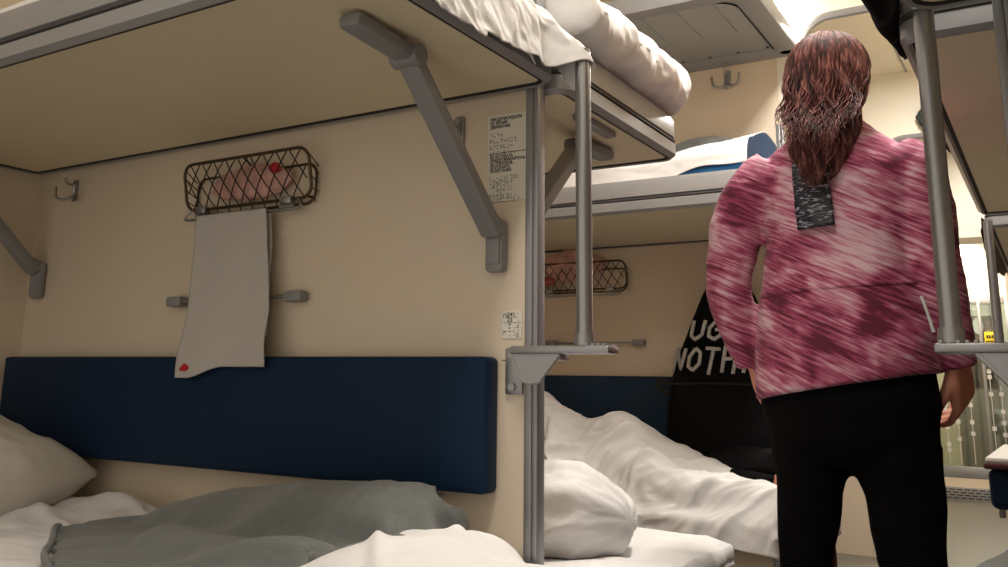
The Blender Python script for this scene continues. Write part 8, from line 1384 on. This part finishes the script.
hand(b, V(aL[-1]), (.05, .42, -.75), (.9, .1, .1), (.2, .8, .4), .5, 1.05)
hand(b, V(aR[-1]), (.05, .45, -.75), (-.9, .3, .1), (.1, -.8, .5), .75, 1.15)
# legs
lL = [(-.488, 2.2, .86), (-.492, 2.195, .72), (-.508, 2.185, .53), (-.512, 2.21, .36), (-.51, 2.225, .10), (-.51, 2.22, .07)]
lR = [(-.315, 2.2, .86), (-.308, 2.205, .72), (-.298, 2.20, .53), (-.292, 2.24, .36), (-.288, 2.26, .10), (-.288, 2.26, .07)]
for A in (lL, lR):
    stube(b, A, [.075, .06, .040, .040, .028, .03], 5, 16)
    x, y, _ = A[-1]; stube(b, [(x, y - .03, .05), (x, y + .04, .05), (x, y + .15, .03), (x, y + .19, .025)], [(.03, .04), (.036, .045), (.042, .022), (.03, .015)], 4, 12)
obj('body', remeshed(b, .0055, 4, .5), 'skin', w, smooth='all')
# face details
fz = HC
for s in (-1, 1):
    b = nb(); ball(b, fz + V((s * .03, .088, .008)), (.012, .009, .0085), 12); e = obj('eye', b, 'eye', w)
    b = nb(); ball(b, fz + V((s * .03, .0955, .008)), (.005, .003, .005), 10); obj('iris', b, 'iris', e)
    b = nb(); stube(b, [fz + V((s * .015, .100, .026)), fz + V((s * .03, .102, .032)), fz + V((s * .05, .09, .026))], [.002, .003, .0015], 4, 6); obj('eyebrow', b, 'brown', w)
b = nb(); stube(b, [fz + V((-.024, .092, -.05)), fz + V((0, .106, -.047)), fz + V((.024, .092, -.05))], [.002, .0055, .002], 4, 8)
stube(b, [fz + V((-.02, .092, -.054)), fz + V((0, .104, -.057)), fz + V((.02, .092, -.054))], [.002, .006, .002], 4, 8); obj('lips', b, 'lip', w)
# tunic
b = nb()
tor(b, dense([(.918, -.403, 2.2, .196, .158, .034), (.96, -.403, 2.2, .196, .160, .030), (1.02, -.401, 2.2, .193, .158, .018), (1.10, -.398, 2.203, .182, .148, .006), (1.18, -.395, 2.205, .172, .138), (1.27, -.393, 2.203, .172, .132), (1.35, -.395, 2.2, .180, .125), (1.40, -.397, 2.2, .186, .115), (1.435, -.398, 2.203, .165, .10), (1.468, -.40, 2.207, .13, .086), (1.498, -.40, 2.21, .09, .072), (1.52, -.40, 2.213, .068, .065)], 4), 36)
sL = [(-.535, 2.198, 1.425), (-.585, 2.19, 1.375), (-.625, 2.183, 1.30), (-.642, 2.18, 1.20), (-.646, 2.183, 1.12), (-.632, 2.205, 1.04), (-.617, 2.228, .985), (-.613, 2.234, .965)]
sR = [(-.27, 2.198, 1.425), (-.232, 2.19, 1.375), (-.218, 2.183, 1.30), (-.213, 2.18, 1.20), (-.204, 2.183, 1.12), (-.194, 2.205, 1.04), (-.188, 2.228, .985), (-.186, 2.234, .965)]
for A, s in ((sL, 1), (sR, 1)):
    stube(b, A, [.058, .064, .060, .056, .053, .047, .041, .040], 5, 20)
me = remeshed(b, .007, 3, .5)
for v in me.vertices:
    p = v.co
    n = (ridged(p.x * 5 + p.z * 4, p.y * 5, p.z * 9 - p.x * 4) - .5) * .009
    d = V((p.x + .4, p.y - 2.2, 0)); d = d.normalized() if d.length > .01 else V((0, 0, 0))
    arm_zone = p.x < -.60 or p.x > -.2
    v.co = p + d * (n if not arm_zone else n * .8)
tu = obj('tunic', me, 'tunic', w, smooth='all')
b = nb(); tube(b, [V((-.398 + math.cos(a) * .178, 2.204 + math.sin(a) * .144, 1.125 + .012 * math.cos(a))) for a in [2 * PI * k / 40 for k in range(40)]], .006, 8, closed=True)
obj('waist_tie', b, 'tunic', tu, smooth='all')
# neckline binding and back patch
b = nb(); pts = [V((-.40 + math.cos(a) * .069, 2.213 + math.sin(a) * .066, 1.515)) for a in [2 * PI * k / 28 for k in range(28)]]
tube(b, pts, .005, 8, closed=True); obj('neckline', b, 'tunic', tu, smooth='all')
# patch follows the back of the tunic
from mathutils.bvhtree import BVHTree
bvh = BVHTree.FromPolygons([v.co.copy() for v in me.vertices], [tuple(p.vertices) for p in me.polygons])
def onback(x, z, off):
    h = bvh.ray_cast(V((x, 1.6, z)), V((0, 1, 0)))
    return V((x, (h[0].y if h[0] else 2.07) - off, z))
def pf(u, v):
    x = -.468 + .078 * u + .010 * (1 - v); z = 1.252 + .175 * v + .006 * u
    p = onback(x, z, .012); return p
b = nb(); sheet(b, pf, 14, 26); o = obj('back_patch', b, 'patch', tu, smooth='all'); s_ = o.modifiers.new('t', 'SOLIDIFY'); s_.thickness = .004
# trousers
b = nb()
tor(b, dense([(.755, -.402, 2.2, .12, .09), (.80, -.402, 2.2, .168, .122), (.88, -.402, 2.2, .186, .142), (.96, -.402, 2.2, .178, .138), (1.0, -.402, 2.2, .165, .12)]), 32)
tL = [(-.486, 2.2, .86), (-.484, 2.197, .78), (-.492, 2.19, .68), (-.508, 2.185, .53), (-.512, 2.205, .38), (-.512, 2.222, .18), (-.512, 2.225, .075)]
tR = [(-.318, 2.2, .86), (-.316, 2.2, .78), (-.302, 2.203, .68), (-.296, 2.20, .53), (-.290, 2.235, .38), (-.288, 2.258, .18), (-.288, 2.26, .075)]
stube(b, tL, [.095, .086, .068, .053, .055, .052, .054], 6, 20); stube(b, tR, [.095, .092, .078, .062, .06, .056, .058], 6, 20)
me = remeshed(b, .008, 2, .5)
for v in me.vertices:
    p = v.co; n = (ridged(p.x * 9, p.y * 9, p.z * 7) - .5) * .008; xc = -.505 if p.x < -.402 else -.298
    if p.z < .8: d = V((p.x - xc, p.y - 2.2, 0)).normalized(); v.co = p + d * n
obj('trousers', me, 'trouser', w, smooth='all')
for A in (lL, lR):
    x, y, _ = A[-1]; b = nb(); stube(b, [(x, y - .055, .045), (x, y - .01, .05), (x, y + .08, .045), (x, y + .17, .033), (x, y + .215, .028)], [(.03, .035), (.042, .048), (.046, .042), (.05, .03), (.03, .018)], 5, 16)
    for v in b.verts: v.co.z = max(v.co.z, .012)
    sh = obj('shoe', b, 'rubber', w, smooth='all'); b = nb(); plate(b, x - .046, x + .046, y - .075, y + .225, .04, .0, .014); obj('sole', b, 'frame_dark', sh)
# hair: scalp mass, long loose tail and many locks
b = nb()
ball(b, HC + V((0, -.022, .022)), (.092, .098, .102), 28); ball(b, HC + V((0, -.03, -.02)), (.09, .085, .085), 24)
stube(b, [HC + V((0, -.06, -.02)), HC + V((.002, -.085, -.075)), HC + V((.0, -.10, -.13)), HC + V((-.006, -.135, -.185)), HC + V((-.008, -.155, -.24)), HC + V((-.008, -.16, -.275))],
      [(.075, .055), (.080, .045), (.082, .034), (.070, .026), (.048, .018), (.02, .01)], 6, 22)
me = remeshed(b, .006, 3)
for v in me.vertices:
    p = v.co - HC; n = ridged(p.x * 22 + math.sin(p.z * 40) * .25, p.y * 20, p.z * 7) - .5; v.co += (p * 1).normalized() * n * .009
hr = obj('hair', me, 'hair', w, smooth='all')
random.seed(21); b = nb()
ER = V((.094, .101, .103)); EC = HC + V((0, -.02, .02))
for k in range(520):
    az = -PI / 2 + random.uniform(-1.5, 1.5); back = math.cos(az + PI / 2)
    pe = math.radians(random.uniform(72, 100)); ph0 = math.radians(random.uniform(2, 40))
    off = random.uniform(-.003, .004)
    ez = random.uniform(-.30, -.12) if back > .1 else random.uniform(-.2, -.08)
    fx = (math.cos(az) * .076 + random.gauss(0, .013)) * (.9 - .72 * sstep(-.13, -.28, ez)) - .004
    wv = random.uniform(.003, .011); pa = random.random() * 6; pb = random.random() * 6; fq = random.uniform(5, 10)
    pts = []
    for q in range(11):
        t = q / 10; ph = ph0 + (pe - ph0) * t
        pts.append(EC + V((math.sin(ph) * math.cos(az) * (ER.x + off), math.sin(ph) * math.sin(az) * (ER.y + off), math.cos(ph) * (ER.z + off))))
    p0 = pts[-1]; xx0 = p0.x - HC.x; zz0 = p0.z - HC.z
    for q in range(1, 15):
        t = q / 14; z_ = zz0 + (ez - zz0) * t
        x_ = xx0 + (fx - xx0) * sstep(0, 1, t) + wv * math.sin(t * fq + pa) * t * 1.6
        yb = -.137 - .012 * math.cos(x_ * 14) - .062 * sstep(-.07, -.19, z_); x_ += .007 * math.sin(z_ * 62 + round(math.cos(az) * 5) * 1.7) * min(1, t * 2.5)
        y_ = (p0.y - HC.y) + (yb - (p0.y - HC.y)) * sstep(-.1, 1.0, t) + wv * .7 * math.cos(t * fq + pb) * t - .004
        pts.append(HC + V((x_, y_, z_)))
    r0 = random.uniform(.0016, .0034); n_ = len(pts) - 1
    tube(b, pts, [r0 * min(1, .25 + i_ / 5) * (1 - (i_ / n_) ** 4 * .9) for i_ in range(n_ + 1)], 5)
obj('locks', b, 'hair', hr, smooth='all')
# pale charm on a wrist cord
b = nb(); stube(b, [(-.232, 2.13, 1.105), (-.222, 2.118, 1.07), (-.213, 2.115, 1.03)], [.0035, .003, .004], 4, 8); obj('sleeve_ribbon', b, 'print', tu)

# ---------------------------------------------------------------- right side
# dark jacket over the side upper berth's edge
b = nb(); stube(b, [(-.205, 1.30, 1.67), (-.212, 1.45, 1.65), (-.212, 1.62, 1.64), (-.212, 1.78, 1.63), (-.208, 1.90, 1.605), (-.205, 1.97, 1.585)], [(.02, .12), (.026, .12), (.027, .10), (.025, .075), (.018, .045), (.006, .02)], 8, 28)
for v in b.verts:
    n_ = ridged(v.co.x * 9, v.co.y * 7, v.co.z * 9) - .5; v.co.x -= n_ * .014; v.co.z += n_ * .012
o = obj('jacket', b, 'black', smooth='all'); tag(o, 'black jacket hanging over the edge of the side upper berths at the top right', 'clothing')
# clothing bumps hanging off the third bay
for k, (y, z, rx, m, lb) in enumerate([(2.95, 1.665, .05, 'black', 'dark cloth sticking out over the edge of the side upper berth behind the pole'), (4.8, 1.56, .05, 'brown', 'dark bag bulging off the third bay side upper berth')]):
    o = obj('cloth_bundle', crumple((-.205, y, z), (.028, .30 if k == 0 else .75, .055 if k == 0 else .075), 3. + k, .35), m, smooth='all'); tag(o, lb, 'clothing')
o = obj('cloth_bundle', crumple((-.50, 5.905, 2.53), (.09, .05, .075), 9., .3), 'green', smooth='all'); tag(o, 'dark green cloth hanging high by the second arch', 'clothing')
b = crumple((-.49, 5.90, 2.45), (.05, .03, .03), 2., .3); obj('red_corner', b, 'red', o)
# side table
t = thing('side_table', 'side table with a pale top and padded navy underside at the right edge', 'table', (.2, 3.2, 0))
b = nb(); box(b, (-.188, 2.79, .735), (.45, 3.62, .752), .006); obj('table_top', b, 'linen_g', t)
b = nb(); box(b, (-.192, 2.786, .722), (.455, 3.625, .737), .005); obj('edge_trim', b, 'maroon', t)
b = nb(); box(b, (-.185, 2.80, .622), (.44, 3.61, .724), .02, 3); obj('cushion', b, 'navy', t)
b = nb(); cyl(b, (.2, 3.2, 0), (.2, 3.2, .64), .02, 16); obj('leg', b, 'steel', t)
b = nb(); box(b, (-.17, 2.83, .60), (-.155, 2.85, .628), .003); obj('catch', b, 'steel', t)
# side seats
def side_bench(y0, y1, label):
    t = thing('side_bench', label, 'seat', (.2, (y0 + y1) / 2, 0))
    b = nb(); box(b, (-.02, y0 + .02, 0), (.60, y1 - .02, .38), .01); obj('seat_base', b, 'cream', t)
    b = nb(); box(b, (-.06, y0, .38), (.62, y1, .46), .02, 3); obj('seat_cushion', b, 'navy', t)
side_bench(1.70, 2.35, 'navy side seat just behind the right grab pole')
side_bench(.70, 1.62, 'side seat at the lower right carrying a grey blanket')
def h5(x, y):
    return .475 + .235 * math.sqrt(max(0, 1 - abs((y - 1.27) / .36) ** 6)) * math.sqrt(max(0, 1 - abs((x - .09) / .27) ** 6)) + .012 * (ridged(x * 6, y * 5, 1.) - .5)
drape('blanket', -.18, .40, .90, 1.62, h5, 'blanket', 'grey blanket piled on the side seat in the lower right corner', 'blanket', 60, 60, .006)
b = nb(); stube(b, [(.05, 1.86, .53), (-.03, 1.85, .62), (-.085, 1.84, .63), (-.105, 1.84, .5), (-.105, 1.84, .25)], [(.07, .02), (.07, .03), (.06, .03), (.065, .02), (.06, .015)], 5, 16)
o = obj('jeans', b, 'denim', smooth='all'); tag(o, 'light blue jeans hanging off the side seat at the right edge', 'clothing')
# items between the woman's legs: white cloth corner and a brown bag at the end of the far berth
def h6(u, v):
    return V((-.79 + .05 * math.sin(v * 5) + .04 * u, 3.12 + .36 * u, .545 - .33 * v * (1 - .3 * u) + .0 * u)) + V((.03 * ridged(u * 4, v * 2, 1.), 0, 0))
b = nb(); sheet(b, h6, 40, 30); o = obj('hanging_cloth', b, 'linen', smooth='all'); solid(o, .004); tag(o, 'white cloth hanging off the aisle end of the far lower berth', 'cloth')
t = thing('travel_bag', 'dark brown bag on the floor at the end of the far lower berth', 'bag', (-.70, 3.3, 0))
b = nb(); box(b, (-.77, 3.1, .0), (-.60, 3.45, .34), .04, 4); obj('body', b, 'brown', t)
b = nb(); stube(b, [(-.69, 3.18, .33), (-.69, 3.2, .42), (-.69, 3.35, .42), (-.69, 3.37, .33)], .009, 5, 8); obj('handle', b, 'brown', t)

# ---------------------------------------------------------------- world and view
wd = bpy.data.worlds.new('world'); S.world = wd; wd.use_nodes = True
wd.node_tree.nodes['Background'].inputs[0].default_value = (.95, .86, .74, 1); wd.node_tree.nodes['Background'].inputs[1].default_value = .52
S.view_settings.view_transform = 'Standard'; S.view_settings.look = 'None'; S.view_settings.gamma = 1; S.view_settings.use_curve_mapping = False
S.view_settings.exposure = .5
